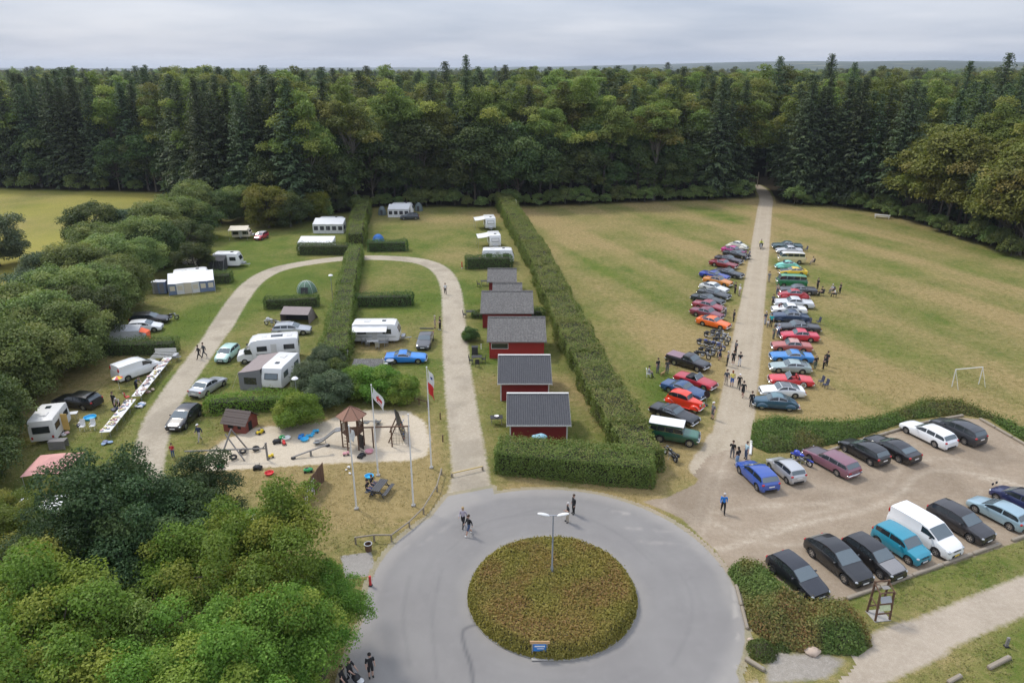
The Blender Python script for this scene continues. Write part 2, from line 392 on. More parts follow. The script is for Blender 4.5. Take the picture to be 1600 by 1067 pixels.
sd_loop = sd_union(sd_line(loop, [3.05] * (len(loop) - 42) + [2.75] * 42), sd_poly(GP((695, 790), (706, 745), (756, 740), (775, 772))))
lane = spline(GP((1120, 735), (1140, 690), (1151, 640), (1172, 500), (1186, 400), (1194.5, 330), (1197, 312), (1191, 298), (1180, 290)), 6)
sd_lane = sd_line(lane, [4.6] * 3 + [4.1] * 4 + [3.5] * 12 + [3.3] * (len(lane) - 19))
PARK = GP((1003, 783), (1040, 778), (1085, 757), (1118, 715), (1172, 700), (1172, 728), (1212, 738), (1422, 666), (1500, 652), (1540, 656), (1600, 692), (1720, 760), (1740, 800), (1600, 843), (1320, 938), (1262, 948), (1198, 888), (1142, 893), (1120, 862), (1062, 808))
sd_park = sd_poly(PARK)
foot = spline(GP((1740, 872), (1600, 929), (1480, 979), (1370, 1028), (1270, 1068), (1180, 1110)), 5)
sd_foot = sd_union(sd_line(foot, [2.5] * 12 + [3.0] * (len(foot) - 12)), sd_poly(GP((1205, 1030), (1290, 1020), (1330, 1035), (1280, 1067), (1190, 1075))))
sd_sand = sd_poly(GP((308, 728), (325, 705), (350, 688), (400, 668), (460, 663), (505, 660), (540, 645), (580, 640), (640, 643), (664, 660), (672, 690), (668, 712), (640, 720), (560, 722), (470, 727), (390, 732), (325, 736)))
sd_meadow = sd_poly(GP((-420, 289), (270, 302), (120, 372), (0, 445), (-420, 560)))
sd_field = sd_poly(GP((1032, 770), (985, 690), (900, 545), (800, 330), (812, 318), (930, 317), (1180, 310), (1390, 332), (1600, 402), (1750, 455), (1750, 740), (1545, 655), (1420, 666), (1212, 736), (1172, 700), (1110, 740)))
SPOTS = [(650, 345, 9, .5), (720, 345, 7, .4), (770, 335, 5, .5), (690, 400, 5, .3), (600, 540, 3, .55), (620, 425, 5, .3), (560, 452, 3, .5), (850, 345, 8, .25), (90, 640, 4, .45), (140, 590, 5, .4), (215, 545, 3, .4), (1240, 540, 6, .35),
         (1290, 620, 9, .35), (1120, 540, 5, .4), (1000, 760, 3, .7), (830, 757, 2.5, .7), (950, 760, 2.5, .8), (760, 600, 3, .3), (600, 770, 5, .55), (560, 780, 3, .4), (640, 740, 4, .3), (400, 700, 3, .6), (440, 750, 3, .5), (480, 680, 3, .3), (900, 380, 10, .2),
         (1050, 600, 5, -.35), (1010, 650, 3, -.3), (930, 470, 5, -.15), (1180, 650, 3, -.3), (330, 500, 6, -.35), (420, 440, 8, -.25), (640, 480, 5, -.2), (770, 560, 4, -.25), (300, 590, 4, -.35), (760, 470, 5, -.2), (1500, 900, 7, -.15), (800, 720, 2, .2), (1440, 420, 12, .2),
         (905, 620, 2.5, .5), (960, 650, 2.0, .5), (870, 600, 2.2, .4), (760, 690, 2, .35)]
def ground_attrs(x, y):
    fld = sm(-2.5, 2.5, sd_field(x, y)); mead = sm(-3, 3, sd_meadow(x, y)); wood = sm(-2.5, 1.5, sd_wood(x, y) + 3 * (fbm(x * .15, y * .15, 3) - .5))
    u = x * .93 + y * .36; v = -x * .36 + y * .93
    stripes = np.sin(u * .42 + 2.2 * (fbm(u * .05, v * .02, 11) - .5) * 2) * .5 + (fbm(u * .5, v * .05, 21) - .5) * 1.4
    dry = .33 + fld * (.27 + .42 * stripes) + (fbm(x * .06, y * .06, 5) - .5) * 1.0
    for px, py, r, s in SPOTS:
        gx, gy = G(px, py); dry = dry + s * np.exp(-((x - gx) ** 2 + ((y - gy) / 1.3) ** 2) / (r * r))
    # trodden verges beside the hard surfaces
    for f, w, s in ((sd_lane, 1.6, .30), (sd_asphalt, 1.2, .35), (sd_sand, 1.6, .45), (sd_foot, .9, .3)):
        d = f(x, y); dry = dry + s * np.exp(-np.clip(-d, 0, None) / w)
    lush = mead * np.clip(.55 + 1.3 * (fbm(x * .04, y * .04, 8) - .45), 0, 1)
    dist = np.hypot(x, y)
    return dict(dry=np.clip(dry, 0, 1.2), lush=lush, wood=wood * (1 - sm(420, 650, dist)), far=sm(420, 650, dist))
def land_z(x, y):
    d = np.hypot(x, y); far = sm(900, 4000, d)
    return far * (60 * (fbm(x * .0006, y * .0006, 31, 4) - .52) + 58 * sm(-600, 2500, x) * sm(1800, 4800, d))
def gl(a, b, step, far_a, far_b):
    c = list(np.arange(a, b + .01, step)); s, p = step, a; lo = []
    while p > far_a: s *= 1.22; p -= s; lo.append(p)
    s, p = step, c[-1]; hi = []
    while p < far_b: s *= 1.22; p += s; hi.append(p)
    return np.array(lo[::-1] + c + hi)
gx, gy = gl(-150, 140, 1.0, -9000, 9000), gl(16, 216, 1.0, -300, 9500)
X, Y = np.meshgrid(gx, gy); nx, ny = len(gx), len(gy)
A = ground_attrs(X.ravel(), Y.ravel())
V = np.stack([X.ravel(), Y.ravel(), land_z(X.ravel(), Y.ravel())], 1)
I = np.arange(nx * ny).reshape(ny, nx); F = np.stack([I[:-1, :-1], I[:-1, 1:], I[1:, 1:], I[1:, :-1]], -1).reshape(-1, 4)
tag(link('ground', np_mesh('ground', V, F, M_ground, A)), kind='structure')

def sheet(name, sdf, mat, z, res=.4, over=.5, tr=None, dk=None, edge=None):
    """a surface laid on the ground; keeps its distance to the border so that turf can close over it"""
    b = sdf.bb; xs = np.arange(b[0] - 1, b[2] + 1 + res, res); ys = np.arange(max(b[1] - 1, 14), b[3] + 1 + res, res)
    X, Y = np.meshgrid(xs, ys); x, y = X.ravel(), Y.ravel(); sd = sdf(x, y)
    I = np.arange(len(x)).reshape(len(ys), len(xs)); F = np.stack([I[:-1, :-1], I[:-1, 1:], I[1:, 1:], I[1:, :-1]], -1).reshape(-1, 4)
    F = F[(sd[F] > -over).any(1)]; u, inv = np.unique(F, return_inverse=True); F = inv.reshape(F.shape); x, y, sd = x[u], y[u], sd[u]
    if edge is not None: sd = edge(x, y)
    at = ground_attrs(x, y); at = dict(dry=at['dry'], lush=at['lush'], sd=sd, pk=sm(-.9, -.2, sd_park(x, y)), tr=np.zeros(len(x)) if tr is None else np.clip(tr(x, y), 0, 1), dk=np.zeros(len(x)) if dk is None else np.clip(dk(x, y), 0, 1))
    return tag(link(name, np_mesh(name, np.stack([x, y, np.full(len(x), z)], 1), F, mat, at)), kind='structure')
def marks(lines, w=.22):
    fs = [(sd_line(spline(GP(*p), 5), w), s) for p, s in lines]
    return lambda x, y: np.max([s * sm(-w * .8, w * .5, f(x, y)) for f, s in fs], axis=0)
sheet('camp_road', sd_loop, M_gravel, .006, .4, .5, edge=sd_union(sd_loop, sd_asphalt), dk=lambda x, y: .35 * sm(.52, .7, fbm(x * .3, y * .3, 4)) * sm(-.2, .5, sd_loop(x, y)))
lane_tr = lambda x, y: .55 * sm(.35, .0, abs(abs(sd_lane(x, y) - 1.3) - .55))
sheet('field_lane', sd_lane, M_lane, .010, .35, .4, tr=lane_tr, edge=sd_union(sd_lane, sd_park))
park_tr = marks([(((1100, 860), (1160, 850), (1250, 820), (1340, 800), (1400, 775), (1430, 745), (1460, 735), (1520, 740), (1600, 760)), .9), (((1060, 800), (1120, 800), (1200, 790), (1300, 785), (1380, 765), (1400, 740), (1410, 728)), .5),
                 (((1090, 850), (1110, 800), (1120, 760), (1140, 700), (1155, 650)), .6), (((1075, 840), (1095, 790), (1105, 750), (1125, 700)), .5), (((1120, 820), (1200, 850), (1260, 850)), .6), (((1130, 860), (1190, 830), (1280, 800), (1330, 790)), .6),
                 (((1440, 718), (1480, 716), (1560, 730)), .6), (((1040, 790), (1120, 830), (1200, 832)), .4), (((1500, 735), (1560, 755), (1600, 775)), .7)], .42)
sheet('parking_lot', sd_park, M_park, .014, .3, .4, edge=sd_union(sd_lane, sd_park, sd_asphalt), tr=lambda x, y: .62 * park_tr(x, y) + .22 * sm(.5, .75, fbm(x * .5, y * 1.1, 17)), dk=lambda x, y: .35 * sm(.55, .8, fbm(x * .22, y * .22, 9)))
sheet('footpath', sd_foot, M_path, .006, .35, .5, edge=None, tr=lambda x, y: .3 * sm(.5, .8, fbm(x, y, 2)))
sheet('play_sand', sd_sand, M_sand, .008, .35, .7, tr=lambda x, y: .2 * sm(.5, .8, fbm(x * .7, y * .7, 6)), dk=lambda x, y: .45 * np.exp(-((x - G(342, 694)[0]) ** 2 + (y - G(342, 694)[1]) ** 2) / .3))
asph_tr = marks([(((960, 800), (1010, 806), (1080, 822), (1130, 840)), .5), (((980, 824), (1050, 832), (1120, 845)), .4), (((985, 845), (1060, 852), (1125, 868)), .35), (((1145, 905), (1150, 960), (1152, 1020), (1148, 1062)), .7), (((640, 850), (600, 885), (580, 930), (565, 990)), .35), (((730, 772), (720, 800), (690, 830), (655, 850)), .2)], .3)
asph_dk = marks([(((745, 975), (724, 985), (726, 1010), (736, 1040), (740, 1080)), .9), (((745, 975), (737, 960)), .8), (((1062, 895), (1080, 930), (1078, 980), (1050, 1040)), .14), (((640, 900), (630, 960), (640, 1040)), .22), (((690, 890), (676, 960), (682, 1060)), .22), (((780, 810), (870, 795), (960, 830), (1020, 880)), .18), (((700, 860), (760, 815), (860, 800)), .15)], .16)
def ring_tone(x, y):
    r = np.hypot(x - RB[0], y - RB[1]); return .55 * sm(10.7, 12, r + .8 * (fbm(x * .6, y * .6, 3) - .5)) + .35 * sm(6.6, 5.4, r + .5 * (fbm(x * .8, y * .8, 5) - .5))
def asph_ring(x, y):
    r, a = np.hypot(x - RB[0], y - RB[1]), np.arctan2(y - RB[1], x - RB[0]); return .22 * np.clip(fbm(r * 2.2 + .35 * np.sin(a * 2), a * 1.3 + 9, 55, 4) - .42, 0, 1) * sm(5.5, 7, r)
sheet('asphalt_roundabout', sd_asphalt, M_asphalt, .018, .16, .3, tr=lambda x, y: np.maximum(asph_tr(x, y) * sm(.3, .7, fbm(x * 1.5, y * 1.5, 12)), ring_tone(x, y) * .7), dk=lambda x, y: asph_dk(x, y) * .8 + asph_ring(x, y))
paving = sd_poly(GP((532, 868), (580, 862), (586, 885), (575, 900), (540, 905)))
sheet('paved_corner', paving, m_gravel('worn_paving', (.27, .25, .225), (.31, .29, .26), (.35, .33, .30), amp=.2, soft=.05), .010, .2, .1)
gravel_patch = sd_poly(GP((1196, 1040), (1215, 1020), (1290, 1022), (1320, 1032), (1290, 1060), (1200, 1067)))
sheet('stone_chippings', gravel_patch, m_gravel('grey_chippings', (.25, .225, .19), (.31, .28, .24), (.38, .35, .31), amp=.6, grain=22), .012, .25, .4)
# ------------------------------------------------------------------ foliage
RNG = np.random.default_rng(11)
def unit(v): return v / np.maximum(np.linalg.norm(v, axis=1, keepdims=True), 1e-6)
def leaf_arrays(P, Nn, size, aspect=.62, lc=None, cl=None, spread=.55, rng=RNG, axis=None):
    """n leaves at P facing roughly Nn -> folded diamonds"""
    n = len(P); Nn = unit(Nn + spread * rng.normal(size=(n, 3)))
    t = rng.normal(size=(n, 3)) if axis is None else axis + .25 * rng.normal(size=(n, 3))
    t = unit(t - (t * Nn).sum(1, keepdims=True) * Nn); b = np.cross(Nn, t)
    s = (size * rng.uniform(.65, 1.3, n))[:, None] if np.isscalar(size) else (size * rng.uniform(.75, 1.2, n))[:, None]
    a = s * aspect * .5
    V = np.stack([P - t * s * .5, P + b * a + Nn * s * .12, P + t * s * .5 - Nn * s * .1, P - b * a + Nn * s * .12], 1)
    lc = rng.random(n) if lc is None else lc; cl = np.zeros(n) if cl is None else cl
    return V, lc, cl
def leaf_mesh(name, parts, mat):
    V = np.concatenate([p[0] for p in parts]); lc = np.concatenate([p[1] for p in parts]); cl = np.concatenate([p[2] for p in parts])
    n = len(V); F = np.arange(n * 4).reshape(n, 4)
    return np_mesh(name, V.reshape(-1, 3), F, mat, dict(lc=np.repeat(np.clip(lc, 0, 1), 4), cl=np.repeat(np.clip(cl, 0, 1), 4)))
def decid(name, R, Hc, z0, nclump, per, leaf, mat, bark, seed, cr=(.22, .38), trunk_r=.22, squash=.8, lean=0.0, yellow=.25, low=-.55, lobes=0):
    """broad-leaved tree: leaf clumps carried on limbs; returns (trunk mesh, crown mesh)"""
    rng = np.random.default_rng(seed); zc = z0 + Hc * .5
    d = unit(rng.normal(size=(nclump, 3))); d[:, 2] = np.where(d[:, 2] < low, -d[:, 2], d[:, 2])
    rad = rng.uniform(.42, .86, nclump) ** .7
    K = d * rad[:, None] * np.array([R, R, Hc * .5]) * np.array([rng.uniform(.9, 1.1), rng.uniform(.9, 1.1), 1]) + np.array([lean, 0, zc])
    if lobes:  # boughs reach out unevenly, leaf clumps gather along them
        ld_ = unit(rng.normal(size=(lobes, 3)) * np.array([1, 1, .8])); ld_[:, 2] = np.where(ld_[:, 2] < -.3, -ld_[:, 2], ld_[:, 2]); lr = rng.uniform(.45, 1.0, lobes)
        li = rng.integers(0, lobes, nclump); f_ = rng.uniform(.55, 1.05, nclump)
        K = ld_[li] * (lr[li] * f_)[:, None] * np.array([R, R, Hc * .52]) + rng.normal(size=(nclump, 3)) * np.array([R, R, R * .7]) * .17 + np.array([lean, 0, zc])
    r = R * rng.uniform(cr[0], cr[1], nclump)
    parts = []
    for i in range(nclump):
        n = int(per * (r[i] / (R * .3)) ** 2)
        u = unit(rng.normal(size=(n, 3))); u[:, 2] = np.where(u[:, 2] < -.35, -u[:, 2], u[:, 2])
        lump = 1 + .35 * (fbm(u[:, 0] * 2.3 + i * 7, u[:, 1] * 2.3 + u[:, 2] * 1.7, seed + i, 2) - .5) * 2
        q = u * (r[i] * rng.uniform(.55, 1.08, n) * lump)[:, None] * np.array([1, 1, squash]) + K[i]
        e = np.linalg.norm((q - np.array([lean, 0, zc])) / np.array([R, R, Hc * .5]), axis=1)
        keep = (e > .55) | (rng.random(n) < .35); q, u = q[keep], u[keep]
        parts.append(leaf_arrays(q, u * .8 + np.array([0, 0, .55]), leaf, .66, np.clip(rng.normal(.45, .28, len(q)), 0, 1), np.full(len(q), (rng.random() < yellow) * rng.uniform(.3, .9)), .6, rng))
    crown = leaf_mesh(name + '_crown', parts, mat)
    mb = MB(); base = Vector((0, 0, -.1)); mid = Vector((lean * .3, 0, z0 + .15 * Hc)); top = Vector((lean, 0, z0 + Hc * .62))
    mb.tube([base, Vector((0, 0, .35)), mid, (mid + top) / 2, top], [trunk_r * 1.5, trunk_r * 1.05, trunk_r * .85, trunk_r * .55, trunk_r * .2], 9)
    for i in rng.permutation(nclump)[:min(22, nclump)]:
        t = rng.uniform(.0, .75); a = mid.lerp(top, t); k = Vector(K[i]); m = a.lerp(k, .5) + Vector((0, 0, .12 * (k - a).length))
        mb.tube([a, m, k], [trunk_r * .42 * (1 - .5 * t), trunk_r * .25, trunk_r * .08], 5, cap=False)
    return mb.mesh(name + '_trunk', bark, 40), crown
def conifer(name, H, R, mat, bark, seed, bare=.1, droop=.28, dens=1.0, ragged=.35):
    """spruce: whorls of drooping boughs hung with sprays"""
    rng = np.random.default_rng(seed); P, A, L, S, NN = [], [], [], [], []; mb = MB()
    z = H * bare
    while z < H * .985:
        f = (z - H * bare) / (H * (1 - bare)); bl = R * (1 - f) ** .62 * (.55 + .45 * min(1, f * 6 + .45)) + .25
        nb = max(4, int((5.5 + 4 * (1 - f)) * dens)); a0 = rng.random() * 6.28
        for k in range(nb):
            if rng.random() < .08: continue
            a = a0 + 6.283 * k / nb + rng.normal(0, .16); l = bl * rng.uniform(1 - ragged, 1 + ragged * .45); dirn = np.array([math.cos(a), math.sin(a), 0])
            ns = max(3, int(l / .5)); dr = droop * rng.uniform(.6, 1.4) * (1 - .75 * f) - .25 * f
            for j in range(ns):
                t = (j + .6) / ns; c = dirn * l * t + np.array([0, 0, z - dr * l * t * t + .10 * l * t])
                w = (.34 + .50 * l / R * (1 - .4 * t)) * (1 - .45 * f)
                for sd in (-1, 1):
                    side = np.array([-dirn[1], dirn[0], 0]) * sd; ax = dirn * .75 + side * .8 + np.array([0, 0, -.55 * (1 - f) + .25 * f])
                    P.append(c + side * w * .42 + rng.normal(0, .07, 3)); A.append(ax); L.append(w * 1.75 + .12); S.append(.35 + .5 * t + rng.normal(0, .15)); NN.append(np.array([0, 0, 1]) + dirn * .35)
            if l > 1.6 and rng.random() < .5: mb.tube([(0, 0, z), tuple(dirn * l * .8 + np.array([0, 0, z - dr * l * .5]))], [.05, .02], 3, cap=False)
        z += (.30 + .50 * (1 - f)) / dens * rng.uniform(.8, 1.2)
    P, A, L, S, NN = map(np.array, (P, A, L, S, NN))
    parts = [leaf_arrays(P, NN, L, .42, S, (rng.random(len(P)) < .06) * .5, .38, rng, A)]
    mb.tube([(0, 0, -.2), (0, 0, H * .3), (0, 0, H * .97)], [H * .0125, H * .009, .03], 8)
    return mb.mesh(name + '_trunk', bark, 40), leaf_mesh(name + '_crown', parts, mat)
def plant(name, label, cat, tm, loc, rz=0, sc=1.0, group=None, mat=None):
    t = thing(name, label, cat, loc, rz, group, sc)
    if tm[0] is not None: link('trunk', tm[0], t)
    link('crown', tm[1], t, mat=mat); return t

L_maple = m_leaf('maple_leaf', (.105, .190, .028), (.215, .330, .060), (.31, .34, .065), .34)
L_oak = m_leaf('oak_leaf', (.036, .066, .028), (.085, .128, .050), (.10, .14, .05), .25)
L_lime = m_leaf('pale_tree_leaf', (.120, .190, .035), (.240, .310, .080), (.34, .35, .085), .34)
L_willow = m_leaf('thicket_leaf', (.122, .180, .056), (.255, .315, .112), (.29, .33, .11), .32)
L_dark = m_leaf('dark_thicket_leaf', (.054, .088, .032), (.126, .168, .058), (.15, .18, .06), .28)
L_yel = m_leaf('yellow_green_leaf', (.140, .175, .030), (.250, .270, .050), (.3, .3, .06), .3)
L_beech = m_leaf('woodland_leaf', (.110, .148, .036), (.225, .262, .070), (.31, .30, .080), .32, objvar=.42)
L_spruce = m_leaf('spruce_needles', (.034, .056, .028), (.100, .135, .066), (.12, .135, .06), .2, .6, objvar=.3)
L_larch = m_leaf('larch_needles', (.125, .150, .034), (.260, .270, .070), (.30, .27, .08), .28)
L_hedge = m_leaf('hedge_leaf', (.090, .150, .035), (.200, .275, .070), (.29, .28, .105), .3, objvar=.08)
L_hedged = m_leaf('dark_hedge_leaf', (.050, .090, .028), (.120, .178, .050), (.16, .2, .05), .25, objvar=.1)
L_bright = m_leaf('bright_shrub_leaf', (.105, .190, .028), (.215, .320, .055), (.28, .34, .07), .32, objvar=.08)
L_grey = m_leaf('grey_green_shrub_leaf', (.070, .108, .058), (.145, .190, .105), (.17, .21, .12), .25, objvar=.08)
L_isl = m_leaf('spirea_leaf', (.205, .198, .046), (.370, .305, .080), (.34, .195, .088), .28, objvar=.0)
L_bed = m_leaf('cotoneaster_leaf', (.105, .155, .042), (.225, .265, .078), (.29, .135, .075), .28, objvar=.05)
M_twig = m_bark('twigs', (.028, .026, .016), (.060, .058, .032))

M_bedtwig = m_bark('bed_twigs', (.055, .055, .026), (.10, .085, .045))
def hedge(name, label, pts, w, h, mat, leaf=.15, dens=60, lump=.16, cl=.18, group=None, r=.3, cat='hedge', clf=None, rot=None):
    """clipped hedge along a path; foliage over a core of twigs, one object with two parts"""
    rng = np.random.default_rng(abs(hash(label)) % 1000 if False else sum(map(ord, label)))
    o = np.array(pts[0] + (0,)) if len(pts[0]) == 2 else np.array(pts[0]); t = thing(name, label, cat, (pts[0][0], pts[0][1], 0), 0, group)
    parts = []; core = MB()
    for i in range(len(pts) - 1):
        a, b = np.array(pts[i][:2], float), np.array(pts[i + 1][:2], float); L = np.linalg.norm(b - a); e = (b - a) / L; nrm = np.array([-e[1], e[0]])
        ww = w[i] if hasattr(w, '__len__') else w; hh = h[i] if hasattr(h, '__len__') else h
        hl, hw = L / 2 + (.25 if len(pts) > 2 else 0), ww / 2
        areas = np.array([2 * hl * ww, 2 * hl * hh, 2 * hl * hh, ww * hh, ww * hh]); n = int(areas.sum() * dens)
        face = rng.choice(5, n, p=areas / areas.sum()); U, W_, Z = rng.uniform(-hl, hl, n), rng.uniform(-hw, hw, n), rng.uniform(0, hh, n)
        Z[face == 0] = hh; W_[face == 1] = hw; W_[face == 2] = -hw; U[face == 3] = hl; U[face == 4] = -hl
        p = np.stack([U, W_, Z], 1); q = np.stack([np.clip(U, -hl + r, hl - r), np.clip(W_, -hw + r, hw - r), np.clip(Z, 0, hh - r)], 1)
        nn = unit(p - q + 1e-6); wob = fbm(U * .9 + a[0], (W_ + Z * 1.3) * .9 + a[1], 3 + i, 3) - .5 + .9 * (fbm((U + i * 9) * .22 + a[0], (W_ + Z) * .25 + a[1], 61, 2) - .5)
        p = q + nn * (r + lump * 2 * wob + rng.normal(-.03, .06, n))[:, None]
        # sprigs stand out of the top
        p[:, 2] += np.where(face == 0, np.abs(rng.normal(0, .17, n)) * (rng.random(n) < .35), 0); p += nn * (np.abs(rng.normal(0, .16, n)) * (rng.random(n) < .2))[:, None]
        m = (a + b) / 2 - o[:2]
        g = np.stack([m[0] + e[0] * p[:, 0] + nrm[0] * p[:, 1], m[1] + e[1] * p[:, 0] + nrm[1] * p[:, 1], np.maximum(p[:, 2], .03)], 1)
        gn = np.stack([e[0] * nn[:, 0] + nrm[0] * nn[:, 1], e[1] * nn[:, 0] + nrm[1] * nn[:, 1], nn[:, 2] + .25], 1)
        lcv = np.clip(.25 + .55 * fbm(g[:, 0] * .5 + o[0], g[:, 1] * .5 + g[:, 2] * .7 + o[1], 9, 3) + rng.normal(0, .2, n), 0, 1)
        clv = (rng.random(n) < cl * 2 * fbm(g[:, 0] * .6 + o[0], g[:, 1] * .6, 4, 3)) * rng.uniform(.4, 1, n) * ((face == 0) * .8 + .2)
        parts.append(leaf_arrays(g, gn, leaf, .6, lcv, clv, .5, rng))
        core.box((m[0], m[1], (hh - .4) / 2), (2 * hl - .8, ww - .8, hh - .4), rz=math.atan2(e[1], e[0]))
    link('foliage', leaf_mesh('hedge_foliage', parts, mat), t); core.build('branches', M_twig, t); return t
def bed(name, label, sdf, hmax, mat, leaf=.12, dens=140, cat='shrub', rise=.7, clf=None, hf=None, group=None, kind=None, sprig=.12):
    """low shrub planting over a given outline"""
    rng = np.random.default_rng(sum(map(ord, label))); b = sdf.bb; o = ((b[0] + b[2]) / 2, (b[1] + b[3]) / 2)
    t = thing(name, label, cat, (o[0], o[1], 0), 0, group)
    n = int((b[2] - b[0]) * (b[3] - b[1]) * dens); x, y = rng.uniform(b[0], b[2], n), rng.uniform(b[1], b[3], n)
    # more leaves on the flanks
    H = lambda x, y: hmax * np.sqrt(np.clip(sm(-.05, rise * 2, sdf(x, y)), 0, 1)) * ((.45 + 1.05 * fbm(x * .75, y * .75, 13, 3)) if hf is None else hf(x, y))
    s = sdf(x, y); k = s > 0; x, y, s = x[k], y[k], s[k]
    ne = int(k.sum() * .5); ie = rng.choice(len(x), ne, p=np.exp(-s / .35) / np.exp(-s / .35).sum()); x = np.concatenate([x, x[ie]]); y = np.concatenate([y, y[ie]])
    h = H(x, y); e = .12; gxn, gyn = (H(x + e, y) - H(x - e, y)) / (2 * e), (H(x, y + e) - H(x, y - e)) / (2 * e)
    z = h + rng.normal(0, .04, len(x)) + np.abs(rng.normal(0, sprig, len(x))) * (rng.random(len(x)) < .35); z[len(k[k]):] *= rng.uniform(.2, 1, len(x) - len(k[k]))
    P = np.stack([x - o[0], y - o[1], np.maximum(z, .03)], 1); Nn = np.stack([-gxn, -gyn, np.full(len(x), .9)], 1)
    lcv = np.clip(.2 + .6 * fbm(x * .8, y * .8, 29, 3) + rng.normal(0, .22, len(x)), 0, 1)
    clv = np.clip((fbm(x * .45, y * .45, 41, 4) - .42) * 3, 0, 1) * rng.uniform(.2, 1, len(x)) if clf is None else clf(x, y, z, rng)
    link('foliage', leaf_mesh('bed_foliage', [leaf_arrays(P, unit(Nn), leaf, .5, lcv, clv, .55, rng)], mat), t)
    res = .3; xs, ys = np.arange(b[0], b[2] + res, res), np.arange(b[1], b[3] + res, res); X, Y = np.meshgrid(xs, ys); X, Y = X.ravel(), Y.ravel()
    I = np.arange(len(X)).reshape(len(ys), len(xs)); F = np.stack([I[:-1, :-1], I[:-1, 1:], I[1:, 1:], I[1:, :-1]], -1).reshape(-1, 4); F = F[(sdf(X, Y)[F] > .05).all(1)]
    u, inv = np.unique(F, return_inverse=True)
    link('branches', np_mesh('bed_core', np.stack([X[u] - o[0], Y[u] - o[1], np.maximum(H(X[u], Y[u]) - .14, .02)], 1), inv.reshape(F.shape), M_bedtwig, smooth=True), t)
    return t

# ---- forest
CON = [conifer('spruce_%d' % i, 27, 4.3 + .4 * i, L_spruce, M_barkg, 50 + i, bare=.06 + .05 * (i % 3), dens=1.05) for i in range(4)]
PINE = [conifer('thin_spruce_%d' % i, 27, 3.5, L_spruce, M_barkg, 80 + i, bare=.30, dens=.85, ragged=.6, droop=.42) for i in range(2)]
BEECH = [decid('beech_%d' % i, 5.9, 22.0, 3.4, 84, 320, .40, L_beech, M_barkg, 60 + i, (.18, .34), .32, lobes=15) for i in range(4)]
EDGEB = [decid('edge_tree_%d' % i, 3.9, 10.2, .4, 50, 260, .32, L_dark, M_bark, 70 + i, (.24, .38), .16) for i in range(3)]
SHRUB = [decid('undergrowth_%d' % i, 2.2, 3.0, .15, 22, 150, .26, L_willow, M_bark, 75 + i, (.28, .42), .08) for i in range(2)]
def along(poly, step):
    P = [np.array(p) for p in poly]; out = []; carry = 0.0
    for a, b in zip(P[:-1], P[1:]):
        L = np.linalg.norm(b - a); e = (b - a) / L; s = carry
        while s < L: out.append((a + e * s, np.array([-e[1], e[0]]))); s += step
        carry = s - L
    return out
def px_of(x, y): 
    fw = y * math.cos(PITCH) + CAM_H * math.sin(PITCH); return 800 + FPX * x / fw
hut_at = G(1237, 262, 3)
placed = []
lane_clear = sd_line(lane + [(66, 240), (64, 275)], 6.0)
NFOREST = 0
def forest_tree(p, kind):
    global NFOREST
    x, y = float(p[0]), float(p[1]); rz = rnd.uniform(0, 6.28)
    px = px_of(x, y); where = next(w for lim, w in ((45, 'above the lone meadow tree'), (110, 'behind the left meadow part'), (180, 'behind the middle of the meadow'), (290, 'behind the right meadow end'), (370, 'above the thicket corner'), (440, 'behind the yellow-green tree'), (540, 'behind the awning with the door'), (620, 'behind the far caravan'), (700, 'behind the far lawn'), (790, 'behind the paired caravans'), (860, 'behind the lone far caravan'), (950, 'behind the left field corner'), (1060, 'behind the left field middle'), (1185, 'left of the lane end'), (1300, 'right of the lane end'), (1400, 'behind the weathered bench table'), (1500, 'above the bench table'), (9999, 'at the right picture edge')) if px < lim)
    if row > 1: where += ', deeper in'
    if kind == 'con': tm, nm, sc, lab = rnd.choice(CON), 'spruce_tree', rnd.uniform(.98, 1.13), 'tall dark spruce in the forest ' + where
    elif kind == 'pine': tm, nm, sc, lab = rnd.choice(PINE), 'spruce_tree', rnd.uniform(.95, 1.08), 'thin bare-stemmed spruce in the forest ' + where
    elif kind == 'larch': tm, nm, sc, lab = rnd.choice(EDGEB), 'yellowing_tree', rnd.uniform(1.5, 2.0), 'yellowish green broad tree in the forest ' + where
    elif kind == 'beech': tm, nm, sc, lab = rnd.choice(BEECH), 'beech_tree', rnd.uniform(1.0, 1.18), 'round crowned broad-leaved tree in the forest ' + where
    elif kind == 'edge': tm, nm, sc, lab = rnd.choice(EDGEB), 'woodland_tree', rnd.uniform(.9, 1.9), 'lower dark leafy tree at the foot of the forest ' + where
    else: tm, nm, sc, lab = rnd.choice(SHRUB), 'woodland_shrub', rnd.uniform(.7, 1.4), 'low leafy shrub at the foot of the forest ' + where
    t = plant(nm, lab, 'shrub' if kind == 'shrub' else 'tree', tm, (x, y, 0), rz, (sc * rnd.uniform(.92, 1.1), sc * rnd.uniform(.92, 1.1), sc), lab.split(' ')[0] + ' trees ' + where if kind != 'shrub' else 'forest edge shrubs ' + where, L_larch if kind == 'larch' else None)
    placed.append((x, y)); NFOREST += 1; return t
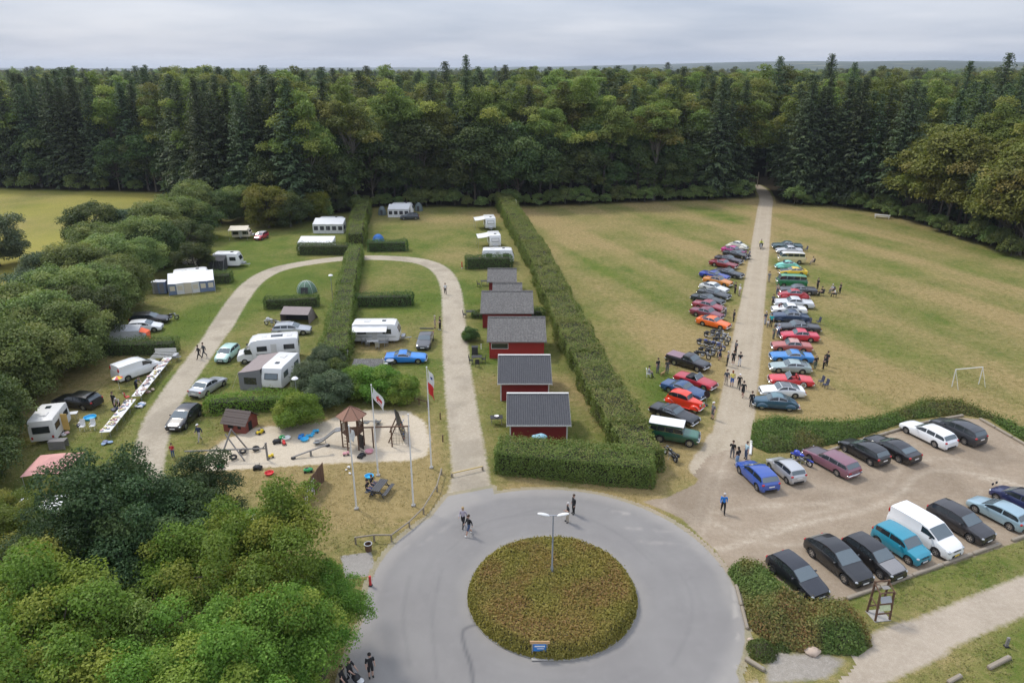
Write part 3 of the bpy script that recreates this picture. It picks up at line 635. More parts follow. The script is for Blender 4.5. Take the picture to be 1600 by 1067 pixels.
for row, (off, step) in enumerate(((1.2, 4.2), (5.2, 5.2), (10.2, 6.0), (16.0, 6.6))):
    for p, nrm in along(EDGE[1:-1], step):
        q = p + nrm * (off + rnd.uniform(-1.2, 1.2)) + np.array([rnd.uniform(-1.2, 1.2), 0])
        x = np.array([q[0]]); px = px_of(q[0], q[1])
        if not -90 < px < 1690: continue
        if lane_clear(x, np.array([q[1]]))[0] > -1.5 or abs(q[0] - hut_at[0]) < 7.5 and abs(q[1] - hut_at[1]) < 13 and px > 1195: continue
        r = rnd.random()
        if px < 480: k = ('edge' if r < .4 else 'con') if row == 0 else ('con' if r < .62 else 'beech')
        elif px < 1110: k = ('edge' if r < .85 else 'beech') if row == 0 else (('edge' if r < .45 else 'beech' if r < .75 else 'con') if row == 1 else ('con' if r < .34 else 'pine' if r < .44 else 'beech'))
        elif px < 1395: k = ('edge' if r < .3 and px < 1180 else 'con' if r < .7 else 'pine') if row == 0 else ('con' if r < .5 else 'pine' if r < .62 else 'beech')
        else: k = ('larch' if r < .8 else 'edge') if row < 2 else ('larch' if r < .25 else 'con' if r < .75 else 'beech')
        forest_tree(q, k)
    if row == 0:
        for p, nrm in along(EDGE[1:-1], 3.4):
            q = p + nrm * rnd.uniform(-2.2, .2); px = px_of(q[0], q[1])
            if -30 < px < 1640 and lane_clear(np.array([q[0]]), np.array([q[1]]))[0] < -2.0 and (px > 560 or rnd.random() < .25): forest_tree(q, 'shrub')
# some trees stand out above the canopy
for px, py, d in ((733, 86, 260), (790, 100, 270), (828, 103, 275), (1190, 88, 225), (1265, 84, 215), (1300, 97, 235), (1522, 83, 190), (1468, 95, 205), (1551, 98, 200), (152, 103, 215), (265, 100, 300)):
    x = (px - 800) / FPX * d * 1.0; h = CAM_H + (HORIZON - py) / FPX * d
    t = plant('spruce_tree', 'spruce taller than the canopy, ' + ('far behind the sandpit' if 700 < px < 860 else 'beyond the lane end' if px < 1320 and px > 1000 else 'beyond the goal field' if px > 1400 else 'beyond the meadow'), 'tree', CON[px % 4], (x, d, 0), px, (1.15, 1.15, h / 27), 'spruces rising above the canopy')
# the woods beyond, one mass
vcol = bpy.data.collections.new('woodland_kinds')
for i, tm in enumerate([CON[2]] + BEECH[:4]):
    me = bpy.data.meshes.new_from_object(bpy.data.objects.new('kind', tm[1])); o = bpy.data.objects.new('canopy_kind', me); vcol.objects.link(o)
rg = np.random.default_rng(5); pts, scs = [], []
for d0, d1, area in ((190, 330, 42), (330, 620, 95), (620, 1100, 260), (1100, 2300, 800)):
    n = int(.76 * (d1 ** 2 - d0 ** 2) / area); y = np.sqrt(rg.uniform(d0 ** 2, d1 ** 2, n)); x = rg.uniform(-.76, .76, n) * y
    ok = sd_wood(x, y) > 19 if d0 < 400 else np.ones(n, bool)
    if d0 > 600: ok &= fbm(x * .004, y * .004, 77, 3) > .40
    s = rg.uniform(.70, 1.12, n) * np.interp(y, [190, 330, 600, 1200, 2300], [1.06, 1.05, 1.01, .93, .84])
    s = s * (.80 + .42 * fbm(x * .022, y * .012, 88, 2)) * (1 if d0 < 300 else .97)
    ok &= ~((abs(x - hut_at[0]) < 9) & (abs(y - hut_at[1]) < 13))
    pts.append(np.stack([x, y, land_z(x, y)], 1)[ok]); scs.append(s[ok])
pts, scs = np.concatenate(pts), np.concatenate(scs)
pm = bpy.data.meshes.new('forest'); pm.vertices.add(len(pts)); pm.vertices.foreach_set('co', pts.astype(np.float32).ravel())
at = pm.attributes.new('sc', 'FLOAT', 'POINT'); at.data.foreach_set('value', scs.astype(np.float32)); pm.update()
fo = link('forest', pm); tag(fo, 'unbroken mixed woodland canopy reaching to the hazy horizon', 'forest', kind='stuff')
ng = bpy.data.node_groups.new('scatter_trees', 'GeometryNodeTree')
ng.interface.new_socket('Geometry', in_out='INPUT', socket_type='NodeSocketGeometry'); ng.interface.new_socket('Geometry', in_out='OUTPUT', socket_type='NodeSocketGeometry')
gi, go = ng.nodes.new('NodeGroupInput'), ng.nodes.new('NodeGroupOutput'); ip = ng.nodes.new('GeometryNodeInstanceOnPoints'); ci = ng.nodes.new('GeometryNodeCollectionInfo')
ci.inputs['Collection'].default_value = vcol; ci.inputs['Separate Children'].default_value = True; ci.inputs['Reset Children'].default_value = True; ip.inputs['Pick Instance'].default_value = True
rv = ng.nodes.new('FunctionNodeRandomValue'); rv.data_type = 'FLOAT_VECTOR'; rv.inputs['Max'].default_value = (0, 0, 6.28); rv.inputs['Min'].default_value = (0, 0, 0)
na = ng.nodes.new('GeometryNodeInputNamedAttribute'); na.data_type = 'FLOAT'; na.inputs['Name'].default_value = 'sc'
L = ng.links.new; cx = ng.nodes.new('ShaderNodeCombineXYZ'); rw = ng.nodes.new('FunctionNodeRandomValue'); rw.data_type = 'FLOAT'; rw.inputs[2].default_value = 1.05; rw.inputs[3].default_value = 1.5; rw.inputs['Seed'].default_value = 4; mw = ng.nodes.new('ShaderNodeMath'); mw.operation = 'MULTIPLY'; L(rw.outputs[1], mw.inputs[0]); L(na.outputs['Attribute'], mw.inputs[1]); L(mw.outputs[0], cx.inputs[0]); L(mw.outputs[0], cx.inputs[1]); L(na.outputs['Attribute'], cx.inputs[2]); L(gi.outputs[0], ip.inputs['Points']); L(ci.outputs[0], ip.inputs['Instance']); L(rv.outputs['Value'], ip.inputs['Rotation']); L(cx.outputs[0], ip.inputs['Scale']); L(ip.outputs[0], go.inputs[0])
fo.modifiers.new('scatter', 'NODES').node_group = ng
# ------------------------------------------------------------------ planted trees, thickets and hedges
MAPLE = [decid('maple_%d' % i, 4.8, 7.4, 2.4, 96, 1050, .165, L_maple, M_bark, 101 + i, (.14, .27), .26, yellow=.3, lobes=17) for i in range(2)]
LIME = [decid('pale_tree_%d' % i, 4.2, 6.6, 2.2, 88, 980, .16, L_lime, M_bark, 111 + i, (.14, .27), .22, yellow=.35, lobes=16) for i in range(2)]
OAK = [decid('oak_0', 4.6, 8.6, 2.0, 140, 1100, .165, L_oak, M_bark, 121, (.13, .26), .3, yellow=.2, lobes=18)]
THICK = [decid('thicket_%d' % i, 4.0, 7.0, .0, 66, 560, .20, L_willow, M_bark, 131 + i, (.18, .34), .16, squash=.8, low=-.95) for i in range(4)]
near_trees = [  # crown centre in the picture, its height, scale, kind, what sets it apart
    (224, 808, 7.2, 1.04, OAK[0], 'oak_tree', 'very dark green tall oak below the long market tables'),
    (120, 850, 5.6, .85, OAK[0], 'oak_tree', 'dark green oak beside the pink canopy'),
    (285, 800, 4.8, .75, OAK[0], 'oak_tree', 'small dark oak at the lower end of the camp road'),
    (412, 892, 6.0, .93, MAPLE[0], 'maple_tree', 'large bright green maple leaning over the roundabout verge'),
    (345, 815, 5.0, .66, MAPLE[1], 'maple_tree', 'bright green young maple below the swing frame'),
    (492, 935, 4.4, .58, MAPLE[1], 'maple_tree', 'bright green small maple beside the asphalt, near the red post'),
    (330, 905, 5.4, .85, MAPLE[1], 'maple_tree', 'mid green maple between the large bright maple and the dark oak'),
    (60, 915, 6.0, .95, LIME[0], 'broadleaf_tree', 'yellowish green tree at the left picture edge below the dark oak'),
    (225, 985, 5.6, .92, LIME[1], 'broadleaf_tree', 'yellow-tinged tree in the lower left thicket, middle of its row'),
    (175, 905, 5.4, .92, OAK[0], 'oak_tree', 'dark oak directly below the tall dark oak'),
    (80, 1040, 5.4, .95, MAPLE[0], 'maple_tree', 'green maple in the lower left corner of the picture'),
    (400, 1020, 4.8, .85, MAPLE[1], 'maple_tree', 'mid green maple at the bottom edge left of the pram group'),
    (300, 1080, 4.8, .85, MAPLE[0], 'maple_tree', 'maple cut off by the bottom edge of the picture, middle of its row'),
    (500, 1062, 3.6, .6, MAPLE[1], 'maple_tree', 'low bright maple at the bottom edge next to the pram group'),
    (0, 840, 5.4, .8, LIME[1], 'broadleaf_tree', 'yellow-green tree cut by the left picture edge below the pink canopy'),
    (10, 790, 4.2, .55, LIME[0], 'broadleaf_tree', 'small pale green tree at the left picture edge beside the pink canopy'),
]
for i, (px, py, z, sc, tm, nm, lab) in enumerate(near_trees):
    x, y = G(px, py, z); plant(nm, lab, 'tree', tm, (x, y, 0), i * 1.9, sc, 'trees in the lower left thicket')
L_var = {'w': None, 'd': L_dark, 'y': L_yel, 'g': L_grey}
belt = [  # picture position of crown centre, height of centre, scale, leaf
    (-45, 640, 3.4, .85, 'd'), (36, 566, 3.4, .85, 'w'), (-8, 572, 3.8, 1.0, 'w'), (100, 525, 3.4, .9, 'w'), (50, 515, 3.8, 1.0, 'w'), (140, 490, 3.4, .85, 'd'), (5, 500, 4, 1.0, 'w'), (95, 465, 3.8, .95, 'w'), (165, 450, 3.6, .85, 'w'), (45, 465, 3.8, .9, 'g'),
    (188, 440, 3.6, .85, 'w'), (130, 425, 3.8, .95, 'w'), (85, 425, 3.6, .85, 'g'), (190, 405, 3.8, .95, 'w'), (222, 405, 3.4, .8, 'w'), (155, 348, 4.6, 1.0, 'd'), (160, 385, 4, .95, 'w'), (225, 375, 4, 1.0, 'w'), (252, 384, 3.4, .85, 'd'), (250, 355, 4, 1.0, 'w'), (205, 350, 4, .85, 'g'),
    (300, 375, 3.2, .80, 'd'), (285, 340, 4.2, 1.0, 'w'), (316, 343, 3.6, .85, 'd'), (315, 315, 4.4, 1.05, 'w'), (350, 322, 3.6, .85, 'd'), (345, 290, 4.6, 1.0, 'g'), (350, 250, 8, 1.35, 'w'), (395, 262, 7.5, 1.2, 'g'), (390, 315, 4.0, .9, 'w'), (425, 322, 4.2, 1.0, 'y'), (460, 328, 3.4, .85, 'd'), (470, 275, 7, 1.25, 'd'), (430, 290, 5, 1.1, 'd'),
    (500, 322, 3.0, .7, 'y'), (530, 316, 2.4, .7, 'd'), (308, 398, 3.0, .62, 'd'), (-55, 705, 3.0, .75, 'd')]
names = {'w': 'mid green bushy tree', 'd': 'dark green bushy tree', 'y': 'yellow-green rounded tree', 'g': 'grey-green bushy tree'}
for i, (px, py, z, sc, lv) in enumerate(belt):
    z, sc = z * 1.22 + .4, sc * 1.26; x, y = G(px - 9, py - 7, z)
    near = ('beside the small white caravan with the open door' if py > 560 else 'above the white tent trailer' if py > 470 else 'between the meadow and the big white awning' if py > 400 and px < 250 else 'above the big white awning' if px < 320 and py > 340 else 'behind the cream folding caravan' if px < 480 and py > 280 else 'at the forest corner behind the camp')
    special = {15: 'dark green tree standing above the thicket against the yellow meadow', 36: 'small very dark tree hiding the end of a white caravan', 30: 'yellow-green rounded tree behind the small red car', 34: 'small yellowing tree left of the awning with a door'}
    plant('thicket_tree', special.get(i, names[lv] + ' in the thicket ' + near), 'tree', THICK[i % 4], (x, y, 0), i * 2.3, (sc * 1.08, sc * 1.08, sc), 'thicket between the meadow and the camp', L_var[lv])
x, y = G(-12, 375, 4.5); plant('meadow_tree', 'grey-green round tree standing alone on the yellow meadow', 'tree', THICK[1], (x, y, 0), 1, 1.35, mat=L_grey)
x, y = G(-45, 392, 3.5); plant('meadow_tree', 'low grey-green tree at the left picture edge on the meadow', 'tree', THICK[2], (x, y, 0), 2, 1.1, mat=L_grey)
# hedges
def hp(*px, z=0): return [G(a, b, z) for a, b in px]
a0, a1, a2 = G(784, 737), G(1012, 752), None
hedge('hedge', 'long tall clipped hedge between the red cabins and the mown field', [G(1006, 738), G(978, 690), G(945, 630), G(915, 572), G(890, 525), G(868, 475), G(850, 432), G(830, 395), G(812, 366), G(797, 340), G(786, 322)], [3.5, 3.7, 3.8, 3.9, 3.9, 3.8, 3.8, 3.7, 3.6, 3.6], [2.3, 2.25, 2.2, 2.3, 2.3, 2.3, 2.5, 2.6, 2.8, 3.0], L_hedge, .17, 125, .44, .5)
hedge('hedge', 'broad green hedge facing the roundabout in front of the lowest red cabin', [(G(776, 732)[0], G(776, 732)[1] + .55), (G(1022, 755)[0], G(1022, 755)[1] + .55)], 3.1, 2.15, L_hedge, .15, 200, .22, .3)
hedge('hedge', 'tall uneven hedge up the middle of the camp loop', [G(522, 572), G(530, 540), G(536, 505), G(543, 465), G(551, 430), G(557, 402)], [3.3, 3.1, 2.8, 2.6, 2.4], [2.3, 2.4, 2.5, 2.4, 2.4], L_hedge, .17, 85, .42, .25)
hedge('hedge', 'tall pale green hedge from the camp road to the far awnings', [G(556, 388), G(562, 352), G(570, 334)], 3.2, 3.0, L_hedge, .18, 70, .42, .2)
for px0, px1, w, h, lab in (((467, 397), (553, 397), 2.2, 1.9, 'dark hedge beside the camp road in front of the low white awning'), ((575, 392), (637, 391), 2.2, 1.9, 'dark hedge below the blue dome tent'), ((413, 482), (500, 478), 1.7, 1.6, 'dark hedge below the green dome tent'),
        ((556, 478), (647, 476), 1.9, 1.75, 'dark clipped hedge above the white caravan with sun roof'), ((727, 419), (800, 418), 2.2, 2.1, 'dark hedge by the red post, hiding a caravan'), ((160, 553), (278, 551), 2.0, 1.7, 'hedge behind the white delivery van'), ((324, 442), (364, 440), 2.2, 1.6, 'short dark hedge right of the big white awning'), ((735, 496), (850, 492), 1.6, .9, 'low hedge between two grey roofed cabins')):
    hedge('hedge', lab, [G(*px0), G(*px1)], w, h, L_hedged, .15, 100, .24, .12)
hedge('hedge', 'bright green hedge below the caravan with the grey awning', [G(324, 642), G(448, 636)], 2.0, 1.5, L_bright, .15, 130, .28, .12)
SH = [decid('shrub_%d' % i, 2.4, 3.1, .0, 46, 560, .135, L_bright, M_bark, 141 + i, (.24, .40), .06, low=-.9) for i in range(3)]
for px, py, z, sc, mt, lab in ((465, 645, 1.2, .98, None, 'bright green rounded bush at the back of the sandpit'), (590, 604, 1.3, 1.05, None, 'bright leafy bush left of the flag with the red mark'), (625, 612, 1.2, .85, None, 'bright leafy bush right end of the row behind the play tower'), (560, 600, 1.3, .95, None, 'bright leafy bush below the corrugated shed roof'),
        (515, 612, 1.4, 1.05, L_grey, 'grey-green bush right of the lamp post behind the sandpit'), (490, 590, 1.4, .95, L_grey, 'grey-green bush beside the rear of the motorhome'), (525, 580, 1.4, .8, L_hedged, 'dark bush in the middle of the camp above the bright bushes'), (505, 560, 1.4, .8, L_grey, 'grey-green bush above the lamp post'), (735, 520, 1.0, .5, L_hedged, 'dark bush beside the cabin with the white framed window'), (770, 495, .9, .45, L_hedged, 'small dark bush between grey roofed cabins'),
        (597, 300, 1.5, .8, L_hedged, 'dark bush behind the far caravan'), (560, 320, 1.5, .7, L_yel, 'yellowing bush at the far end of the middle hedge')):
    x, y = G(px, py, z); plant('bush', lab, 'bush', SH[int(px) % 3], (x, y, 0), px, sc, 'bushes around the camp', mt)
# roundabout planting and shrub beds
isl_cl = lambda x, y, z, rng: np.clip((fbm(x * .55, y * .55, 43, 4) - .36) * 3.4, 0, 1) * rng.uniform(.1, 1, len(x)) * (z > .55) * sm(5.3, 4.6, np.hypot(x - ISL[0], y - ISL[1]))
bed('roundabout_shrubs', 'round bed of rusty green low shrubs in the middle of the roundabout', sd_circ(ISL, ISL_R - .04), .85, L_isl, .15, 440, 'shrub bed', .28, isl_cl, lambda x, y: .9 + .25 * fbm(x * .9, y * .9, 13, 3), sprig=.09)
mb = MB(); mb.lathe([(ISL_R - .28, .0), (ISL_R - .28, .13), (ISL_R - .10, .11), (ISL_R, .05), (ISL_R, .0)], 96)
tag(mb.build('kerb', simple('worn_kerb', (.25, .24, .215), .9, var=.25, scale=4), None, (ISL[0], ISL[1], .01)), kind='structure')
bed('shrub_bed', 'red-tipped low shrubs between roundabout and parking by the black hatchback', sd_poly(GP((1136, 895), (1150, 882), (1195, 888), (1222, 925), (1262, 945), (1320, 945), (1350, 975), (1362, 1010), (1340, 1025), (1290, 1022), (1240, 1018), (1205, 1010), (1170, 980), (1160, 930))), 1.2, L_bed, .155, 470, rise=.8, sprig=.22, clf=lambda x, y, z, rng: np.clip((fbm(x * .35, y * .35, 91, 3) - .43) * 5, 0, 1) * rng.uniform(.2, 1, len(x)))
L_bed2 = m_leaf('mixed_shrub_leaf', (.085, .135, .034), (.190, .250, .068), (.24, .165, .075), .3, objvar=.05)
bed('shrub_bed', 'long belt of green shrubs along the far edge of the parking', sd_poly(GP((1172, 696), (1176, 662), (1205, 655), (1260, 662), (1330, 660), (1380, 652), (1440, 628), (1500, 630), (1545, 648), (1600, 672), (1720, 730), (1720, 752), (1600, 690), (1545, 655), (1500, 648), (1430, 655), (1330, 688), (1250, 706), (1200, 708))), .78, L_bed2, .17, 250, rise=.9, sprig=.28, clf=lambda x, y, z, rng: np.clip((fbm(x * .3, y * .3, 95, 3) - .46) * 5, 0, 1) * rng.uniform(.1, .9, len(x)))
for px, py, r, h, lab in ((1190, 1018, .9, .8, 'dark green cushion shrub nearest the asphalt'), (1222, 1010, .55, .6, 'small round shrub beside the pale boulder'), (1205, 985, .9, .8, 'dark green spreading shrub beside the asphalt edge')):
    bed('cushion_shrub', lab, sd_circ(G(px, py), r), h, L_hedged, .12, 420, 'shrub', .5, group='cushion shrubs')
# ------------------------------------------------------------------ cars
def itp(tab, s): return float(np.interp(s, [a[0] for a in tab], [a[1] for a in tab]))
CT = {
 # name: L, W, profile [(s, z, tag)], wheels, wheel radius, clearance, side windows, roof width ratio, options
 'hatch': dict(L=4.25, W=1.8, top=[(0, .50), (.05, .66), (.35, .78), (1.1, .97, 'c'), (1.95, 1.40, 'f'), (2.6, 1.47), (3.3, 1.45), (3.75, 1.38, 'r'), (4.12, .98, 'd'), (4.22, .88), (4.25, .62)], wh=(.85, 3.48), r=.33, nw=2),
 'small': dict(L=3.75, W=1.68, top=[(0, .48), (.05, .66), (.3, .80), (.9, .98, 'c'), (1.6, 1.41, 'f'), (2.3, 1.48), (3.05, 1.45), (3.4, 1.37, 'r'), (3.66, .97, 'd'), (3.73, .85), (3.75, .58)], wh=(.7, 3.1), r=.30, nw=2),
 'boxy': dict(L=3.75, W=1.72, top=[(0, .55), (.05, .80), (.25, .93), (.85, 1.05, 'c'), (1.4, 1.53, 'f'), (2.2, 1.60), (3.1, 1.57), (3.45, 1.50, 'r'), (3.68, 1.08, 'd'), (3.73, .9), (3.75, .6)], wh=(.68, 3.1), r=.33, nw=2, roof=.78),
 'crossover': dict(L=4.75, W=1.92, top=[(0, .52), (.06, .70), (.4, .86), (1.25, 1.06, 'c'), (2.2, 1.55, 'f'), (2.8, 1.62), (3.5, 1.56), (4.1, 1.38, 'r'), (4.6, 1.06, 'd'), (4.72, .95), (4.75, .65)], wh=(.93, 3.82), r=.36, nw=2, roof=.68),
 'suv': dict(L=4.4, W=1.84, top=[(0, .55), (.06, .80), (.35, .93), (1.15, 1.05, 'c'), (1.9, 1.52, 'f'), (2.6, 1.6), (3.5, 1.56), (4.0, 1.48, 'r'), (4.3, 1.05, 'd'), (4.38, .92), (4.4, .62)], wh=(.88, 3.55), r=.35, nw=2),
 'estate': dict(L=4.85, W=1.85, top=[(0, .48), (.06, .66), (.4, .80), (1.45, .96, 'c'), (2.25, 1.40, 'f'), (2.9, 1.46), (3.8, 1.44), (4.35, 1.37, 'r'), (4.72, .98, 'd'), (4.82, .86), (4.85, .6)], wh=(.9, 3.8), r=.33, nw=3),
 'mpv': dict(L=4.7, W=1.85, top=[(0, .52), (.06, .74), (.4, .92), (1.1, 1.08, 'c'), (2.05, 1.58, 'f'), (2.8, 1.66), (3.8, 1.62), (4.3, 1.52, 'r'), (4.6, 1.08, 'd'), (4.68, .92), (4.7, .62)], wh=(.92, 3.7), r=.34, nw=3),
 'coupe': dict(L=4.75, W=1.85, top=[(0, .46), (.06, .62), (.4, .76), (1.5, .92, 'c'), (2.25, 1.30, 'f'), (2.75, 1.36), (3.3, 1.30), (3.6, 1.22, 'r'), (4.3, .98, 'd'), (4.68, .94), (4.75, .62)], wh=(.88, 3.72), r=.34, nw=2, roof=.66),
 'sedan': dict(L=4.5, W=1.76, top=[(0, .48), (.06, .66), (.4, .78), (1.35, .93, 'c'), (2.05, 1.35, 'f'), (2.6, 1.42), (3.15, 1.38, 'r'), (3.75, 1.0, 'd'), (4.42, .94), (4.5, .62)], wh=(.85, 3.5), r=.31, nw=2),
 'muscle': dict(L=4.75, W=1.86, top=[(0, .48), (.04, .66), (.3, .78), (1.75, .90, 'c'), (2.25, 1.24, 'f'), (2.6, 1.30), (3.05, 1.26, 'r'), (3.75, .95, 'd'), (4.65, .90), (4.75, .66)], wh=(.9, 3.65), r=.33, nw=1, classic=1, roof=.70),
 'fastback': dict(L=4.4, W=1.72, top=[(0, .50), (.04, .66), (.3, .77), (1.5, .92, 'c'), (2.0, 1.27, 'f'), (2.4, 1.34), (2.9, 1.30, 'r'), (3.95, .96, 'd'), (4.3, .90), (4.4, .64)], wh=(.85, 3.35), r=.31, nw=2, classic=1, roof=.72),
 'saloon': dict(L=4.55, W=1.74, top=[(0, .50), (.04, .70), (.3, .82), (1.5, .95, 'c'), (1.95, 1.35, 'f'), (2.4, 1.42), (2.95, 1.38, 'r'), (3.4, .98, 'd'), (4.45, .92), (4.55, .66)], wh=(.85, 3.5), r=.31, nw=2, classic=1, roof=.76),
 'cruiser': dict(L=5.35, W=1.98, top=[(0, .55), (.04, .76), (.3, .88), (1.75, .98, 'c'), (2.25, 1.38, 'f'), (2.75, 1.45), (3.35, 1.40, 'r'), (3.85, 1.0, 'd'), (5.2, .95), (5.35, .70)], wh=(1.0, 4.1), r=.35, nw=2, classic=1, roof=.74),
 'fifties': dict(L=4.95, W=1.9, top=[(0, .62), (.05, .82), (.4, .98), (1.7, 1.08, 'c'), (2.15, 1.48, 'f'), (2.6, 1.58), (3.1, 1.52, 'r'), (3.75, 1.08, 'd'), (4.7, .95), (4.95, .65)], wh=(.9, 3.85), r=.35, nw=2, classic=1, roof=.72, fender=.16),
 'wagon70': dict(L=4.75, W=1.78, top=[(0, .52), (.04, .70), (.3, .82), (1.5, .95, 'c'), (2.0, 1.37, 'f'), (2.6, 1.43), (3.7, 1.41), (4.25, 1.36, 'r'), (4.62, .98, 'd'), (4.72, .9), (4.75, .62)], wh=(.88, 3.65), r=.31, nw=3, classic=1, roof=.78),
 'hatch70': dict(L=4.35, W=1.72, top=[(0, .46), (.04, .62), (.3, .74), (1.45, .90, 'c'), (2.05, 1.26, 'f'), (2.5, 1.32), (3.0, 1.28, 'r'), (4.05, .98, 'd'), (4.27, .88), (4.35, .6)], wh=(.82, 3.35), r=.31, nw=2, classic=1, roof=.74),
 'beetle': dict(L=4.05, W=1.55, top=[(0, .42), (.08, .60), (.35, .85), (.75, 1.0), (1.2, 1.08, 'c'), (1.5, 1.38, 'f'), (1.95, 1.49), (2.4, 1.44, 'r'), (3.0, 1.16, 'd'), (3.5, .90), (3.85, .66), (4.05, .45)], wh=(.78, 3.2), r=.33, nw=2, classic=1, roof=.70, fender=.22),
 'humpback': dict(L=4.4, W=1.6, top=[(0, .50), (.06, .72), (.35, .92), (1.3, 1.04, 'c'), (1.75, 1.42, 'f'), (2.2, 1.54), (2.75, 1.46, 'r'), (3.6, 1.05, 'd'), (4.15, .80), (4.4, .52)], wh=(.82, 3.45), r=.34, nw=2, classic=1, roof=.72, fender=.14),
 'convertible': dict(L=4.5, W=1.78, top=[(0, .48), (.05, .66), (.35, .80), (1.7, .90, 'c'), (1.95, .62), (2.9, .62), (3.1, .92, 'd'), (4.35, .84), (4.5, .60)], wh=(.85, 3.4), r=.33, nw=0, classic=1, open=1),
 'pickup': dict(L=4.95, W=1.8, top=[(0, .55), (.05, .80), (.3, .95), (1.35, 1.05, 'c'), (1.95, 1.50, 'f'), (2.3, 1.56), (2.75, 1.54, 'r'), (2.88, 1.08, 'd'), (2.95, 1.06), (4.9, 1.04), (4.95, .7)], wh=(.85, 3.75), r=.35, nw=1, roof=.76, classic=1),
 'van': dict(L=5.0, W=1.93, top=[(0, .55), (.06, .82), (.35, 1.02), (.95, 1.22, 'c'), (1.85, 1.80, 'f'), (2.5, 1.92), (4.0, 1.92), (4.85, 1.88, 'r'), (4.97, 1.1, 'd'), (4.99, .9), (5.0, .55)], wh=(.95, 4.1), r=.34, nw=0, roof=.86, panel=1),
 'bus': dict(L=4.45, W=1.74, top=[(0, .55), (.04, .90), (.12, 1.12), (.22, 1.22, 'c'), (.55, 1.84, 'f'), (1.1, 1.94), (3.4, 1.94), (4.2, 1.86, 'r'), (4.36, 1.25, 'd'), (4.42, .95), (4.45, .55)], wh=(1.0, 3.4), r=.33, nw=4, roof=.84, classic=1),
 'offroad': dict(L=4.55, W=1.72, top=[(0, .70), (.04, 1.0), (.2, 1.08), (1.35, 1.14, 'c'), (1.55, 1.72, 'f'), (2.2, 1.82), (3.6, 1.82), (4.45, 1.78, 'r'), (4.5, 1.16, 'd'), (4.52, .95), (4.55, .6)], wh=(.75, 3.4), r=.39, nw=4, roof=.90, classic=1, hi=.34),
 'hotrod': dict(L=4.1, W=1.45, top=[(0, .62), (.04, 1.0), (.2, 1.06), (1.3, 1.14, 'c'), (1.5, 1.56, 'f'), (2.1, 1.68), (2.9, 1.64), (3.3, 1.52, 'r'), (3.6, 1.1, 'd'), (3.75, .8), (3.85, .5)], wh=(.45, 3.2), r=.36, nw=2, roof=.84, classic=1, fender=.45, rod=1),
}
CAR_MESH = {}
def make_wheel(r, white, classic):
    key = ('w', r, white, classic)
    if key in CAR_MESH: return CAR_MESH[key]
    t = MB(); w = .105; t.lathe([(r * .60, -w), (r * .93, -w), (r, -w * .6), (r, w * .6), (r * .93, w), (r * .60, w), (r * .56, 0)], 18, axis='y', closed=True)
    if white: t.lathe([(r * .64, w + .004), (r * .86, w + .004)], 18, axis='y', mi=1); t.lathe([(r * .86, -w - .004), (r * .64, -w - .004)], 18, axis='y', mi=1)
    d = MB()
    for s in (-1, 1):
        d.lathe([(.001, s * (w - .05)), (r * .60, s * (w - .05))], 18, axis='y', mi=1); d.lathe([(r * .50, s * (w - .012)), (r * .61, s * (w - .012)), (r * .61, s * (w - .05))], 18, axis='y')
        d.lathe([(.001, s * (w - .01)), (r * .17, s * (w - .016)), (r * .2, s * (w - .05))], 10, axis='y')
        for k in range(5 if not classic else 8):
            a = 2 * math.pi * k / (5 if not classic else 8); d.box((0, 0, 0), (r * .42, .02, r * (.17 if not classic else .15)), mat=Matrix.Rotation(a, 4, 'Y') @ Matrix.Translation((r * .34, s * (w - .025), 0)))
    CAR_MESH[key] = (t.mesh('tyre', [M_tyre, M_white], 40), d.mesh('rim', [M_rim, M_black], 40)); return CAR_MESH[key]
